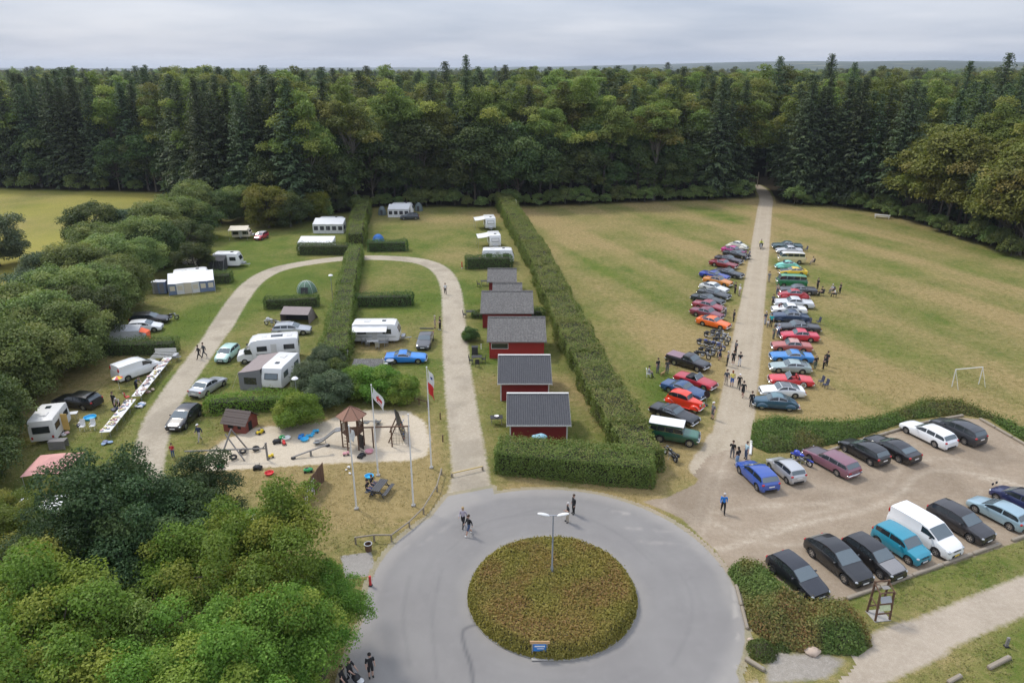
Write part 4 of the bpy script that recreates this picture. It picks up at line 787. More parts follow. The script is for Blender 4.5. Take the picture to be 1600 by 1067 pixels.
def car_parts(ty, var=''):
    if (ty, var) in CAR_MESH: return CAR_MESH[(ty, var)]
    c = CT[ty]; L, W = c['L'], c['W']; top = [(a[0], a[1]) for a in c['top']]; tg = {a[2]: (a[0], a[1]) for a in c['top'] if len(a) > 2}
    cs, cz = tg['c']; ds, dz = tg['d']; fs_, fz = tg.get('f', (cs, cz)); rs_, rz_ = tg.get('r', (ds, dz)); H = max(a[1] for a in top); r = c['r']; hi = c.get('hi', .2); classic = c.get('classic', 0); opn = c.get('open', 0); roofw = c.get('roof', .72)
    tp = .80 if not classic else .90
    wtab = [(0, tp), (.12, tp + (1 - tp) * .55), (.45, .975), (.95, 1.0), (L - .9, 1.0), (L - .4, .975), (L - .1, .93 if not classic else .95), (L, .86 if not classic else .9)]
    if c.get('panel') or ty == 'bus': wtab[-3:] = [(L - .4, 1.0), (L - .08, .985), (L, .94)]
    if c.get('rod'): wtab = [(0, .40), (.3, .46), (1.3, .86), (1.6, .94), (3.0, .94), (3.6, .82), (3.85, .70)]; L = 3.85
    if ty == 'beetle': wtab = [(0, .50), (.3, .62), (.9, .80), (1.5, .90), (2.6, .90), (3.3, .78), (4.05, .45)]
    if ty in ('humpback',): wtab = [(0, .66), (.3, .78), (1.2, .93), (3.0, .95), (3.8, .82), (4.4, .55)]
    def sec(s):
        wp = W / 2 * itp(wtab, s); zt = itp(top, s); zb = hi + (.08 if s < .05 or s > L - .05 else 0)
        bl = np.interp(s, [cs, ds], [cz - .02, dz - .02]); cab = cs < s < ds and not opn
        if cab and zt > bl + .02:
            q = min(1, (zt - bl) / (H - bl)); b = bl; tw = wp * (.93 + (roofw + .06 - .93) * q); z5 = zt - .05 * q - .005
        elif opn and cs < s < ds: b = np.interp(s, [cs, ds], [cz, dz]) - .02; tw = wp * .86; z5 = min(zt, b + .02); zt = min(zt, b + .03)
        else: b = zt - .07; tw = wp * .82; z5 = zt - .018
        b = max(b, zb + .1)
        z = [zb, zb + .1, zb + .45 * (b - zb), b - .07, b, z5, zt - .012 if not opn or not cs < s < ds else zt, zt]
        y = [wp * .88, wp * .97, wp, wp * .985, wp * .945, tw, tw * .62, 0]
        for wx in c['wh']:
            d = abs(s - wx); ra = r + .055
            if d < ra and not c.get('rod'):
                za = r + math.sqrt(ra * ra - d * d) - .005
                for i, dd in ((0, 0), (1, .012), (2, .024), (3, .036)): z[i] = max(z[i], min(za + dd, b - .02 + dd * .3))
        return y, z
    ss = {0, L, cs, ds, fs_, rs_, .03, .12, L - .03, L - .12} | {a[0] for a in top if a[0] <= L}
    for wx in c['wh']:
        for q in (-1.0, -.995, -.85, -.6, -.3, 0, .3, .6, .85, .995, 1.0): ss.add(round(wx + q * (r + .055) + (.004 if q == 1 else -.004 if q == -1 else 0), 4))
    for a, b in ((cs, fs_), (fs_, rs_), (rs_, ds), (.3, cs), (ds, L - .2)):
        for k in range(1, 4): ss.add(round(a + (b - a) * k / 4, 4))
    ss = sorted(x for x in ss if 0 <= x <= L); ss = [x for i, x in enumerate(ss) if i == 0 or x - ss[i - 1] > .0015]
    X = lambda s: L / 2 - s
    mb = MB(); ring = []
    for s in ss:
        y, z = sec(s); ring.append([(X(s), a, b) for a, b in zip(y, z)] + [(X(s), -a, b) for a, b in list(zip(y, z))[-2::-1]])
    n = 15; V = [p for rg_ in ring for p in rg_]; Fq, Mi = [], []
    for i in range(len(ss) - 1):
        m = (ss[i] + ss[i + 1]) / 2
        for k in range(n):
            k2 = (k + 1) % n; Fq.append((i * n + k, i * n + k2, (i + 1) * n + k2, (i + 1) * n + k))
            kk = min(k, 13 - k) if k < 14 else -1
            mi = 0
            if kk == -1: mi = 1
            elif kk >= 5 and fs_ - .05 < m < rs_ + .05 and not opn: mi = 2
            elif kk >= 5 and .15 < m < cs: mi = 3
            elif opn and kk >= 4 and cs < m < ds: mi = 4
            Mi.append(mi)
    Fq += [tuple(range(n))[::-1], tuple((len(ss) - 1) * n + k for k in range(n))]; Mi += [0, 0]
    mb.v, mb.f, mb.m = V, Fq, Mi
    body = mb.mesh(ty + '_body', [M_white, M_dark, M_white, M_white, M_interior], 32)
    def S(s, k, off):
        y, z = sec(s); i = min(int(k), 6); t = k - i; p = np.array([X(s), y[i] + (y[i + 1] - y[i]) * t, z[i] + (z[i + 1] - z[i]) * t])
        e = .02; y2, z2 = sec(min(s + e, L)); p2 = np.array([X(s + e), y2[i] + (y2[i + 1] - y2[i]) * t, z2[i] + (z2[i + 1] - z2[i]) * t]); kd = np.array([0, y[i + 1] - y[i], z[i + 1] - z[i]]) + 1e-9
        nv = np.cross(kd, p2 - p); nv /= np.linalg.norm(nv) + 1e-9
        if nv[1] * .3 + nv[2] < 0 and abs(nv[1]) < .9 or nv[1] < -.2: nv = -nv
        return p + nv * off
    def grid(rows):
        b = MB(); nr, nc = len(rows), len(rows[0]); b.add([p for r_ in rows for p in r_], [(i * nc + j, i * nc + j + 1, (i + 1) * nc + j + 1, (i + 1) * nc + j) for i in range(nr - 1) for j in range(nc - 1)]); return b
    out = [('body', body, 'paint')]
    def cross(s0, s1, k0, off=.014, ns=4):
        rows = []
        for i in range(ns + 1):
            s = s0 + (s1 - s0) * i / ns; half = [S(s, k, off) for k in (k0, 5.7, 6.0, 6.5, 6.99)]
            rows.append([tuple(p) for p in half] + [(p[0], -p[1], p[2]) for p in half[::-1]])
        return grid(rows)
    def side(s0, s1, k0, k1, off=.012, ns=5, sgn=1): return grid([[(p[0], sgn * p[1], p[2]) for p in (S(s0 + (s1 - s0) * i / ns, k0 + (k1 - k0) * j / 3, off) for j in range(4))] for i in range(ns + 1)])
    M_ws, M_sw = M_screen, M_glass
    if not opn:
        out.append(('windscreen', cross(cs + .05 * (fs_ - cs), fs_ - .07 * (fs_ - cs), 5.18).mesh('windscreen', M_ws, 30), None))
        if not c.get('panel'): out.append(('rear_window', cross(rs_ + .12 * (ds - rs_), ds - .14 * (ds - rs_), 5.2).mesh('rear_window', M_ws if ty != 'pickup' else M_sw, 30), None))
        a = cs + .42 * (fs_ - cs); b = rs_ + .45 * (ds - rs_) if ds - rs_ > .3 else rs_ - .02; nw = c['nw']
        if c.get('panel'): spans = [(a - .1, a + .95)]
        elif nw == 1: spans = [(a, rs_ + .1)]
        else:
            L_ = b - a; cut = {2: (0, .52, 1), 3: (0, .37, .68, 1), 4: (0, .26, .52, .76, 1)}[nw]; spans = [(a + L_ * cut[i] + (.04 if i else 0), a + L_ * cut[i + 1] - (.04 if i < nw - 1 else 0)) for i in range(nw)]
        for s0, s1 in spans:
            for sg in (1, -1):
                if classic: out.append(('window_trim', side(s0 - .03, s1 + .03, 4.08, 4.93, .006, 5, sg).mesh('window_trim', M_chrome, 30), None))
                out.append(('side_window', side(s0, s1, 4.15, 4.86, .013, 5, sg).mesh('side_window', M_sw, 30), None))
    else:
        w2 = W * .40; g = MB(); x0, x1 = X(cs + .02), X(cs + .42); fr = MB()
        g.add([(x0, -w2, cz + .02), (x0, w2, cz + .02), (x1, w2 * .9, cz + .40), (x1, -w2 * .9, cz + .40)], [(0, 1, 2, 3)]); out.append(('windscreen', g.mesh('windscreen', M_ws), None))
        fr.tube([(x0, -w2, cz), (x1, -w2 * .9, cz + .41), (x1, w2 * .9, cz + .41), (x0, w2, cz)], .028, 6); out.append(('windscreen_frame', fr.mesh('windscreen_frame', M_chrome), None))
        for sg in (1, -1):
            st = MB(); st.box((X(2.55), sg * .36, .66), (.5, .52, .16), bev=.05); st.box((X(2.85), sg * .36, .88), (.16, .52, .44), bev=.05); out.append(('seat', st.mesh('seat', simple('seat_' + var, (.35, .03, .03) if var == 'red' else (.02, .02, .02), .6)), None))
        sw = MB(); sw.lathe([(.16, -.012), (.19, 0), (.16, .012)], 12, (X(2.15), .36, .92)); out.append(('steering_wheel', sw.mesh('steering_wheel', M_black), None))
        if var == 'top':
            tp_ = MB(); tp_.box((X(2.75), 0, .98), (.75, W * .74, .18), bev=.08); out.append(('folded_roof', tp_.mesh('folded_roof', M_black), None))
    hn = itp(top, .3); tz = itp(top, L - .12); half = W / 2
    noseW = W / 2 * itp(wtab, .1)
    if classic:
        for nm, sx, zz in (('bumper', L / 2 + .05, hn - .42 if not c.get('rod') else .42), ('bumper', -L / 2 - .05, tz - .45)):
            b = MB(); b.box((sx, 0, max(zz, .36)), (.1, W * (.94 if not c.get('rod') else .8), .13), bev=.04)
            for sg in (1, -1): b.box((sx - math.copysign(.12, sx), sg * W * .46, max(zz, .36)), (.28, .06, .12), bev=.02)
            out.append((nm, b.mesh('bumper', M_chrome, 40), None))
        for sg in (1, -1):
            h = MB(); yy = noseW * .78 if not c.get('fender') else half * .80; hz = hn - .20 if not c.get('fender') else hn - .25
            if c.get('rod'): yy, hz = .42, .86
            xf = X(.0 if not c.get('fender') else (.12 if ty != 'hotrod' else .05)) + .02
            h.lathe([(.001, .03), (.06, .025), (.095, .005), (.105, -.05)], 12); m4 = Matrix.Translation((xf, sg * yy, hz)) @ Matrix.Rotation(math.pi / 2, 4, 'Y'); h.v = [tuple(m4 @ Vector(p)) for p in h.v]
            out.append(('headlight', h.mesh('headlight', M_lamp, 40), None))
            q = MB(); q.box((-L / 2 - .01, sg * half * .72, tz - .22), (.06, half * .34, .12), bev=.02); out.append(('tail_light', q.mesh('tail_light', M_red), None))
        g = MB(); g.box((X(0) + .012, 0, hn - .2), (.03, noseW * 1.15 if not c.get('rod') else .42, .16 if not c.get('rod') else .42), bev=.01); out.append(('grille', g.mesh('grille', M_black if ty not in ('hotrod', 'fifties') else M_chrome), None))
    else:
        for sg in (1, -1):
            h = MB(); big = c.get('panel', 0); h.ell((X(.16), sg * half * itp(wtab, .16) * .82, itp(top, .16) - .13), (.17, .13 + .02 * big, .085 + .04 * big), 10, 6); out.append(('headlight', h.mesh('headlight', M_lamp, 50), None))
            q = MB(); q.ell((X(L - .09), sg * half * itp(wtab, L - .09) * .86, tz - .12 - .1 * big), (.1, .14 - .03 * big, .10 + .14 * big), 10, 6); out.append(('tail_light', q.mesh('tail_light', M_red, 50), None))
        g = MB(); g.box((X(0) + .01, 0, .40), (.04, noseW * 1.1, .17), bev=.02); g.box((X(0) + .0, 0, hn - .22), (.05, noseW * .9, .07), bev=.02); out.append(('grille', g.mesh('grille', M_black), None))
        g = MB(); g.box((-L / 2 - .005, 0, .36), (.05, W * .62, .16), bev=.02); out.append(('rear_bumper', g.mesh('rear_bumper', M_black), None))
        for sg in (1, -1):
            m_ = MB(); m_.box((X(cs + .5), sg * (half + .09), cz + .04), (.13, .2, .13), bev=.04); out.append(('door_mirror', m_.mesh('door_mirror', M_black, 40), 'paint' if ty not in ('van',) else None))
    for x, z in ((L / 2 + (.11 if classic else .04), max(.40, hn - .42) if classic else .44), (-L / 2 - (.11 if classic else .035), max(.42, tz - .42) if classic else max(.55, tz - .28))):
        if c.get('rod'): continue
        p = MB(); p.box((x, 0, z), (.015, .50, .11)); out.append(('number_plate', p.mesh('number_plate', M_plate if var != 'cargo' else M_yplate), None))
    if c.get('fender'):
        k = c['fender']
        for i, wx in enumerate(c['wh']):
            for sg in (1, -1):
                f = MB(); big = 1.0 if not c.get('rod') else 1.0
                f.ell((X(wx) - (.08 if i == 0 else .05), sg * (half - .14 - (.02 if k > .4 else 0)), r * .95), (r + .26, .20 if k < .3 else .22, r + .12), 14, 5, v0=.04, v1=1.0)
                out.append(('fender', f.mesh('fender', M_white, 50), 'paint'))
        for sg in (1, -1):
            b = MB(); b.box((X((c['wh'][0] + c['wh'][1]) / 2), sg * (half - .1), .3), ((c['wh'][1] - c['wh'][0]) - .9, .24, .06), bev=.02); out.append(('running_board', b.mesh('running_board', M_black), 'paint' if c.get('rod') else None))
    if var == 'rails':
        for sg in (1, -1):
            b = MB(); b.tube([(X(fs_ + .25), sg * half * .62, H - .06), (X(fs_ + .4), sg * half * .62, H + .03), (X(rs_ - .25), sg * half * .62, H), (X(rs_ - .1), sg * half * .62, H - .08)], .02, 5); out.append(('roof_rail', b.mesh('roof_rail', M_steel), None))
    if var == 'tonneau':
        b = MB(); b.box((X(3.93), 0, 1.09), (1.9, W * .9, .07), bev=.03); out.append(('tonneau_cover', b.mesh('tonneau_cover', simple('mauve_tonneau', (.26, .17, .20), .45)), None))
    if var == 'spare':
        b = MB(); b.lathe([(.2, -.1), (.37, -.1), (.4, 0), (.37, .1), (.2, .1)], 16, axis='y', closed=True); b.v = [(-L / 2 - .12 + p[1], p[0], p[2] + 1.05) for p in b.v]; out.append(('spare_wheel', b.mesh('spare_wheel', M_tyre, 40), None))
    if var == 'spots':
        for sg in (-1, 1):
            b = MB(); b.ell((L / 2 + .03, sg * .25, .95), (.07, .12, .12), 10, 6); out.append(('spot_lamp', b.mesh('spot_lamp', M_black, 40), None))
    if var == 'hatchup':
        b = MB(); b.box((0, 0, 0), (.95, W * .74, .06), bev=.02); b.v = [(X(L - .55) - .25 + p[0] * .75, p[1], H + .18 - p[0] * .55) for p in b.v]; out.append(('tailgate', b.mesh('tailgate', M_white), 'paint'))
        b = MB(); b.box((-L / 2 + .1, 0, .8), (.3, W * .62, .42)); out.append(('load_space', b.mesh('load_space', M_interior), None))
    if var == 'hatchtop':  # a dark luggage frame across the roof
        b = MB(); b.box((-L / 2 + .55, 0, H + .05), (.25, W * 1.02, .12), bev=.04); out.append(('raised_boot_lid', b.mesh('raised_boot_lid', M_black), None))
    if var == 'rack':
        b = MB()
        for k in range(5): b.tube([(X(fs_ + .1), -.5 + .25 * k, H + .1), (X(rs_ - .1), -.5 + .25 * k, H + .1)], .015, 5)
        for q in (fs_ + .1, (fs_ + rs_) / 2, rs_ - .1): b.tube([(X(q), -.55, H + .02), (X(q), -.55, H + .11), (X(q), .55, H + .11), (X(q), .55, H + .02)], .015, 5)
        out.append(('roof_rack', b.mesh('roof_rack', M_black), None))
    if ty == 'offroad':
        b = MB(); b.box((X(2.95), 0, 1.845), (3.15, W * .92, .06), bev=.025); out.append(('roof_panel', b.mesh('roof_panel', M_white), None))
    CAR_MESH[(ty, var)] = (out, L); return CAR_MESH[(ty, var)]
def car(ty, label, px, py, deg, col, z=.7, cat='car', group=None, roof=None, hood=None, var='', white=False, metal=0.0, name='parked_car', rough=.32, at=None, sc=1.0):
    x, y = G(px, py, z) if at is None else at
    t = thing(name, label, cat, (x, y, .012), R_(deg), group, sc); parts, L = car_parts(ty, var); c = CT[ty]
    pm_ = paint(col, metal=metal, rough=rough) if not hasattr(col, 'node_tree') else col
    for nm, me, fl in parts:
        o = link(nm, me, t)
        if fl == 'paint':
            o.material_slots[0].link = 'OBJECT'; o.material_slots[0].material = pm_
            if nm == 'body':
                for s_, mt in ((2, roof), (3, hood)):
                    o.material_slots[s_].link = 'OBJECT'; o.material_slots[s_].material = pm_ if mt is None else paint(mt, metal=metal) if not hasattr(mt, 'node_tree') else mt
    ty_, rm_ = make_wheel(c['r'], white, c.get('classic', 0))
    for wx in c['wh']:
        for sg in (1, -1):
            w = link('wheel', ty_, t, (L / 2 - wx, sg * (c['W'] / 2 - (.125 if not c.get('rod') else .1)), c['r'])); w.name = 'wheel'
            link('rim', rm_, w)
    return t
# modern cars on the gravel parking
GP_T, GP_B = 'cars on the gravel parking, far row', 'cars on the gravel parking, near row'
car('hatch', 'bright blue hatchback standing first beside the field lane entrance', 1183, 739, 104, (.030, .085, .36), group=GP_T, var='')
car('small', 'silver small three-door car between the blue hatchback and a blue motorcycle', 1228, 730, 106, (.55, .56, .57), group=GP_T, metal=.5, sc=.96)
car('wagon70', 'faded mauve old estate car on the gravel parking', 1299, 718, 118, (.20, .085, .115), group=GP_T, hood=(.07, .05, .06), white=False)
car('hatch', 'black hatchback beside the mauve old estate', 1350, 702, 116, (.010, .010, .012), group=GP_T)
car('coupe', 'glossy black coupe, middle of the far parking row', 1394, 697, 116, (.012, .011, .013), group=GP_T)
car('estate', 'white estate car in the far parking row', 1450, 675, 114, (.80, .81, .82), group=GP_T)
car('mpv', 'dark grey people carrier in the far corner of the parking', 1496, 671, 114, (.042, .044, .050), group=GP_T, metal=.3)
car('hatch', 'black hatchback nearest the red-tipped shrubs', 1246, 896, -66, (.009, .010, .016), group=GP_B)
car('crossover', 'black rounded electric crossover, second from the shrubs', 1310, 872, -68, (.011, .011, .012), group=GP_B)
car('suv', 'dark car with silver bonnet, third from the shrubs', 1365, 868, -66, (.022, .021, .022), group=GP_B, hood=(.26, .25, .245), metal=.3, sc=.96)
car('boxy', 'teal blue boxy small car beside the white cargo van', 1408, 848, -64, (.020, .24, .34), group=GP_B)
car('van', 'white cargo van parked in the near row', 1446, 827, -64, (.80, .80, .80), z=.95, cat='van', group=GP_B, name='parked_van', var='cargo', sc=.98)
car('suv', 'dark grey sport utility car right of the white cargo van', 1501, 814, -64, (.030, .028, .030), group=GP_B, metal=.2)
car('hatch', 'pale metallic blue hatchback in the near row facing away', 1561, 797, 117, (.34, .48, .55), group=GP_B, metal=.4, sc=.97)
car('small', 'dark blue small car with two black spot lamps at the right picture edge', 1592, 778, 117, (.016, .022, .085), group=GP_B, roof=(.02, .02, .03), var='spots')
# classic cars, row left of the lane (from far to near)
LL, LR = 'classic cars parked left of the field lane', 'classic cars parked right of the field lane'
for ty, px, py, col, kw, lab in (
    ('beetle', 1152, 383, (.72, .70, .60), {}, 'cream rounded small car at the far end left of the lane'),
    ('fastback', 1147, 390, (.50, .03, .22), dict(hood=(.03, .02, .03)), 'magenta classic car beside the cream rounded one'),
    ('muscle', 1151, 396, (.020, .020, .022), {}, 'black classic coupe behind the magenta car'),
    ('muscle', 1139, 404, (.040, .028, .036), {}, 'blackish plum classic coupe next to the dark red one'),
    ('muscle', 1131, 411, (.22, .012, .022), {}, 'dark red classic coupe in the far left row'),
    ('muscle', 1139, 425, (.028, .032, .038), dict(rough=.5), 'matt charcoal classic coupe behind the royal blue car'),
    ('muscle', 1117, 429, (.016, .045, .30), dict(hood=(.02, .05, .32)), 'royal blue classic coupe left of the lane'),
    ('saloon', 1122, 438, (.60, .22, .03), dict(roof=(.03, .03, .035)), 'amber classic car with dark roof left of the lane'),
    ('hatch70', 1116, 448, (.72, .73, .72), {}, 'white wedge-shaped classic coupe left of the lane'),
    ('muscle', 1116, 457.5, (.038, .042, .045), dict(rough=.5), 'dull grey classic coupe beside the white wedge'),
    ('muscle', 1106, 466, (.014, .018, .020), {}, 'black classic coupe above the wine red saloons'),
    ('saloon', 1108, 477, (.28, .035, .05), {}, 'wine red classic saloon, upper of the two'),
    ('saloon', 1105, 488, (.18, .025, .045), {}, 'maroon classic saloon next to the orange car'),
    ('fastback', 1115, 502, (.85, .14, .004), {}, 'bright orange classic coupe left of the lane')):
    car(ty, lab, px, py, -41 + rnd.uniform(-2, 2), col, group=LL, **kw)
car('pickup', 'black pickup truck with mauve load cover left of the lane', 1075, 562, -42, (.014, .011, .013), z=.8, group=LL, var='tonneau', cat='pickup truck', name='pickup_truck', hood=(.03, .032, .036))
car('convertible', 'crimson open sports car below the pickup', 1087, 592, -42, (.42, .015, .03), group=LL, var='top')
car('muscle', 'steel blue coupe with white bonnet stripes', 1069, 606, -42, (.020, .065, .17), group=LL)
car('hotrod', 'orange-red hot rod with tall cab and separate wings', 1070, 624, -40, (.80, .045, .012), z=.85, group=LL)
car('muscle', 'glossy black coupe between the hot rod and the green off-roader', 1054, 644, -42, (.010, .010, .011), group=LL)
car('offroad', 'dark green long off-roader with white roof beside the hedge corner', 1053, 674, -20, (.012, .075, .040), z=.95, group=LL, var='spare', cat='off-road car', hood=(.03, .13, .085))
for ty, px, py, col, kw, lab in (
    ('cruiser', 1230, 383, (.070, .115, .125), {}, 'dull teal classic car at the far end right of the lane'),
    ('saloon', 1233, 390, (.55, .57, .60), {}, 'pale grey classic saloon beside the cream camper bus'),
    ('bus', 1237, 402, (.62, .52, .28), dict(roof=(.75, .74, .70), z=1.0, cat='camper van', name='camper_bus'), 'cream and beige old camper bus right of the lane'),
    ('beetle', 1231, 414, (.20, .62, .52), {}, 'turquoise rounded classic car right of the lane'),
    ('fastback', 1239, 423, (.75, .52, .02), dict(hood=(.03, .03, .03)), 'yellow classic car with black bonnet stripe'),
    ('bus', 1237, 438, (.02, .17, .06), dict(roof=(.08, .30, .15), z=1.0, cat='camper van', name='camper_bus'), 'green old camper bus with white window band'),
    ('cruiser', 1247, 452, (.05, .05, .055), dict(rough=.5), 'dark grey long classic car below the green camper bus'),
    ('humpback', 1240, 460, (.45, .012, .022), dict(hood=(.35, .012, .02)), 'red tall old car in front of the long dark car'),
    ('cruiser', 1240, 472, (.62, .63, .65), {}, 'silver white long classic car right of the lane'),
    ('saloon', 1233, 482, (.78, .78, .77), {}, 'white classic saloon above the dark blue old car'),
    ('fifties', 1235, 494, (.020, .045, .095), {}, 'dark blue rounded old car with tall roof'),
    ('cruiser', 1247, 510, (.026, .026, .028), {}, 'black very long classic car with chrome trim'),
    ('saloon', 1249, 523, (.55, .02, .05), {}, 'scarlet classic saloon above the salmon one'),
    ('saloon', 1237, 539, (.40, .095, .075), dict(roof=(.50, .26, .22)), 'salmon brown classic saloon right of the lane'),
    ('muscle', 1237, 555, (.030, .20, .52), {}, 'sky blue classic coupe right of the lane'),
    ('hatch70', 1235, 571, (.36, .45, .44), dict(metal=.3), 'pale silver green classic coupe right of the lane'),
    ('convertible', 1236, 591, (.60, .03, .04), dict(var='red', white=True), 'red open sports car with whitewall tyres'),
    ('fastback', 1222, 608, (.78, .79, .78), dict(roof=(.10, .11, .12)), 'white classic car with dark roof, last but one by the shrubs'),
    ('humpback', 1212, 627, (.030, .085, .13), dict(roof=(.10, .19, .22)), 'teal blue humpbacked old car nearest the shrub belt')):
    kw = dict(kw); car(ty, lab, px, py, 172 + rnd.uniform(-3, 3), col, group=LR, **kw)
# cars on the camping ground
CG = 'cars on the camping ground'
car('muscle', 'bright blue classic coupe beside the camp road', 634, 556, 2, (.012, .19, .60), group=CG, hood=(.02, .22, .66))
car('sedan', 'dark grey wedge car with raised rear, facing the picture bottom by the camp road', 664, 530, -92, (.085, .085, .09), group=CG, var='hatchtop')
car('estate', 'silver estate car above the motorhome', 456, 510, 6, (.48, .50, .52), group=CG, metal=.5, var='rails', at=G(456, 513, .7))
car('small', 'mint green small car beside the motorhome', 355, 551, -95, (.36, .56, .50), group=CG)
car('sedan', 'silver saloon seen from behind beside the camp road', 325, 601, 74, (.46, .48, .50), group=CG, metal=.5)
car('hatch', 'black hatchback facing the picture bottom beside the camp road', 287, 650, -95, (.013, .013, .015), group=CG)
car('van', 'white delivery van behind the market tables', 214, 573, 55, (.78, .79, .79), z=.95, cat='van', name='parked_van', group=CG)
car('estate', 'black car with open tailgate behind the small caravan', 120, 622, 168, (.010, .010, .012), group=CG, var='hatchup', at=G(120, 624, .7))
car('estate', 'black estate car with roof load under the thicket', 234, 497, 10, (.010, .010, .012), group=CG, var='rack')
car('hatch', 'white hatchback next to the tent trailer', 226, 509, 12, (.72, .73, .74), group=CG)
car('small', 'small red car on the far camp lawn', 408, 368, -100, (.40, .02, .05), group=CG, roof=(.6, .6, .6), sc=.95)
car('hatch', 'dark blue hatchback in front of the far caravan', 640, 338, 186, (.035, .045, .06), group=CG)
# ------------------------------------------------------------------ caravans, tents, cabins
M_canvas_grey = simple('grey_canvas', (.20, .20, .21), .9)
M_canvas_taupe = simple('taupe_canvas', (.27, .225, .215), .9)
M_canvas_white = simple('white_canvas', (.66, .66, .65), .85, var=.06)
M_canvas_cream = simple('cream_canvas', (.62, .56, .44), .85)
M_canvas_dark = simple('charcoal_canvas', (.045, .045, .048), .9)
M_canvas_blue = simple('blue_canvas', (.045, .17, .50), .8)
M_canvas_green = simple('green_canvas', (.13, .21, .15), .85)
M_canvas_orange = simple('orange_canvas', (.75, .13, .05), .8)
M_canvas_pink = simple('faded_pink_canvas', (.58, .30, .27), .9)
M_panel_blue = simple('slate_blue_canvas', (.16, .21, .32), .9)
def shell(prof, W, mats, inset=.09, name='body', mi=None):
    """side outline (x,z) turned into a body with rounded long edges"""
    cx = sum(p[0] for p in prof) / len(prof); zs = [p[1] for p in prof]; z0, z1 = min(zs), max(zs); mb = MB(); n = len(prof); rows = []
    for y, k in ((-W / 2, 1), (-W / 2 + inset * .35, .3), (-W / 2 + inset, 0), (W / 2 - inset, 0), (W / 2 - inset * .35, .3), (W / 2, 1)):
        xs = [p[0] for p in prof]; hx = (max(xs) - min(xs)) / 2; mx = (max(xs) + min(xs)) / 2
        rows.append([(mx + (x - mx) * (1 - k * inset / hx * .8), y, z0 + (z - z0) * (1 - k * inset * .8 / (z1 - z0))) for x, z in prof])
    V = [p for r in rows for p in r]; F = [tuple(range(n)), tuple(range(5 * n, 6 * n))[::-1]]
    for r in range(5):
        for i in range(n): j = (i + 1) % n; F.append((r * n + i, (r + 1) * n + i, (r + 1) * n + j, r * n + j))
    mb.add(V, F); return mb.mesh(name, mats, 35)
def panel(name, parent, c, w, h, mat, axis='y', t=.02, tilt=0.0, frame=None):
    """window or door leaf set a little proud of a wall; axis is the direction it faces"""
    mb = MB(); d = {'y': (w, t, h), 'x': (t, w, h), 'z': (w, h, t)}[axis]; mb.box((0, 0, 0), d, bev=.008)
    o = mb.build(name, mat, parent, c, (0, tilt, 0) if axis != 'y' else (tilt, 0, 0))
    if frame is not None:
        f = MB(); e = .05; W2, H2 = w / 2 + e / 2, h / 2 + e / 2
        for a, b, ww, hh in ((0, H2, w + 2 * e, e), (0, -H2, w + 2 * e, e), (W2, 0, e, h), (-W2, 0, e, h)):
            cc, dd = {'y': ((a, 0, b), (ww, t + .02, hh)), 'x': ((0, a, b), (t + .02, ww, hh)), 'z': ((a, b, 0), (ww, hh, t + .02))}[axis]; f.box(cc, dd)
        f.build('frame', frame, o)
    return o
def axle(t, x, W, r=.31):
    ty_, rm_ = make_wheel(r, False, 0)
    for s in (1, -1): w = link('wheel', ty_, t, (x, s * (W / 2 - .12), r)); link('rim', rm_, w)
def drawbar(t, x, L=1.25):
    mb = MB(); mb.tube([(x - .3, .55, .45), (x + L, 0, .45)], .04, 6); mb.tube([(x - .3, -.55, .45), (x + L, 0, .45)], .04, 6); mb.tube([(x + L - .15, 0, .45), (x + L - .15, 0, .06)], .03, 6); mb.box((x + .35, 0, .62), (.5, 1.0, .4), bev=.06); mb.box((x + L, 0, .48), (.3, .1, .1), bev=.03); mb.build('drawbar', M_steel, t)
def caravan(label, px, py, deg, L=5.6, W=2.2, H=2.55, z=1.4, mat=None, win=M_glass, at=None, doorside=-1, stripe=None, group='caravans on the camping ground', roofbits=True, slope=.45, bar=True, name='caravan'):
    x, y = G(px, py, z) if at is None else at; t = thing(name, label, 'caravan', (x, y, 0), R_(deg), group); h0 = .42; mat = mat or M_white; a = L / 2
    prof = [(-a + .05, h0), (-a, h0 + .4), (-a + .03, H * .62), (-a + .22, H - .10), (-a + .5, H), (a - .9, H), (a - slope, H - .10), (a - .12, H * .66), (a, h0 + .7), (a - .04, h0 + .1), (a - .2, h0)]
    link('body', shell(prof, W, mat), t)
    for s in (1, -1):
        for wx, ww in ((-a * .55, 1.0), (a * .5, .95)):
            panel('side_window', t, (wx, s * (W / 2 + .005), H * .63), ww, .52, win, 'y', frame=M_black)
    panel('door', t, (-.05, doorside * (W / 2 + .008), h0 + .95), .65, 1.75, M_offwhite, 'y', frame=None)
    panel('front_window', t, (a - .17 + .05, 0, H * .66), W * .62, .55, win, 'x', tilt=-.42, frame=M_black)
    panel('rear_window', t, (-a + .0, 0, H * .63), W * .62, .55, win, 'x', tilt=.02, frame=M_black)
    if roofbits:
        panel('roof_hatch', t, (-a * .35, 0, H + .03), .75, .6, M_offwhite, 'z', t=.08); panel('roof_hatch', t, (a * .35, .1, H + .03), .45, .45, M_glass, 'z', t=.07)
    if stripe is not None:
        for s in (1, -1): panel('stripe', t, (0, s * (W / 2 - .012), h0 + .55), L * .86, .10, stripe, 'y', t=.045)
    for s in (1, -1): panel('tail_light', t, (-a + .02, s * W * .40, h0 + .35), .16, .26, M_red, 'x', t=.05)
    axle(t, -.15, W)
    if bar: drawbar(t, a)
    return t
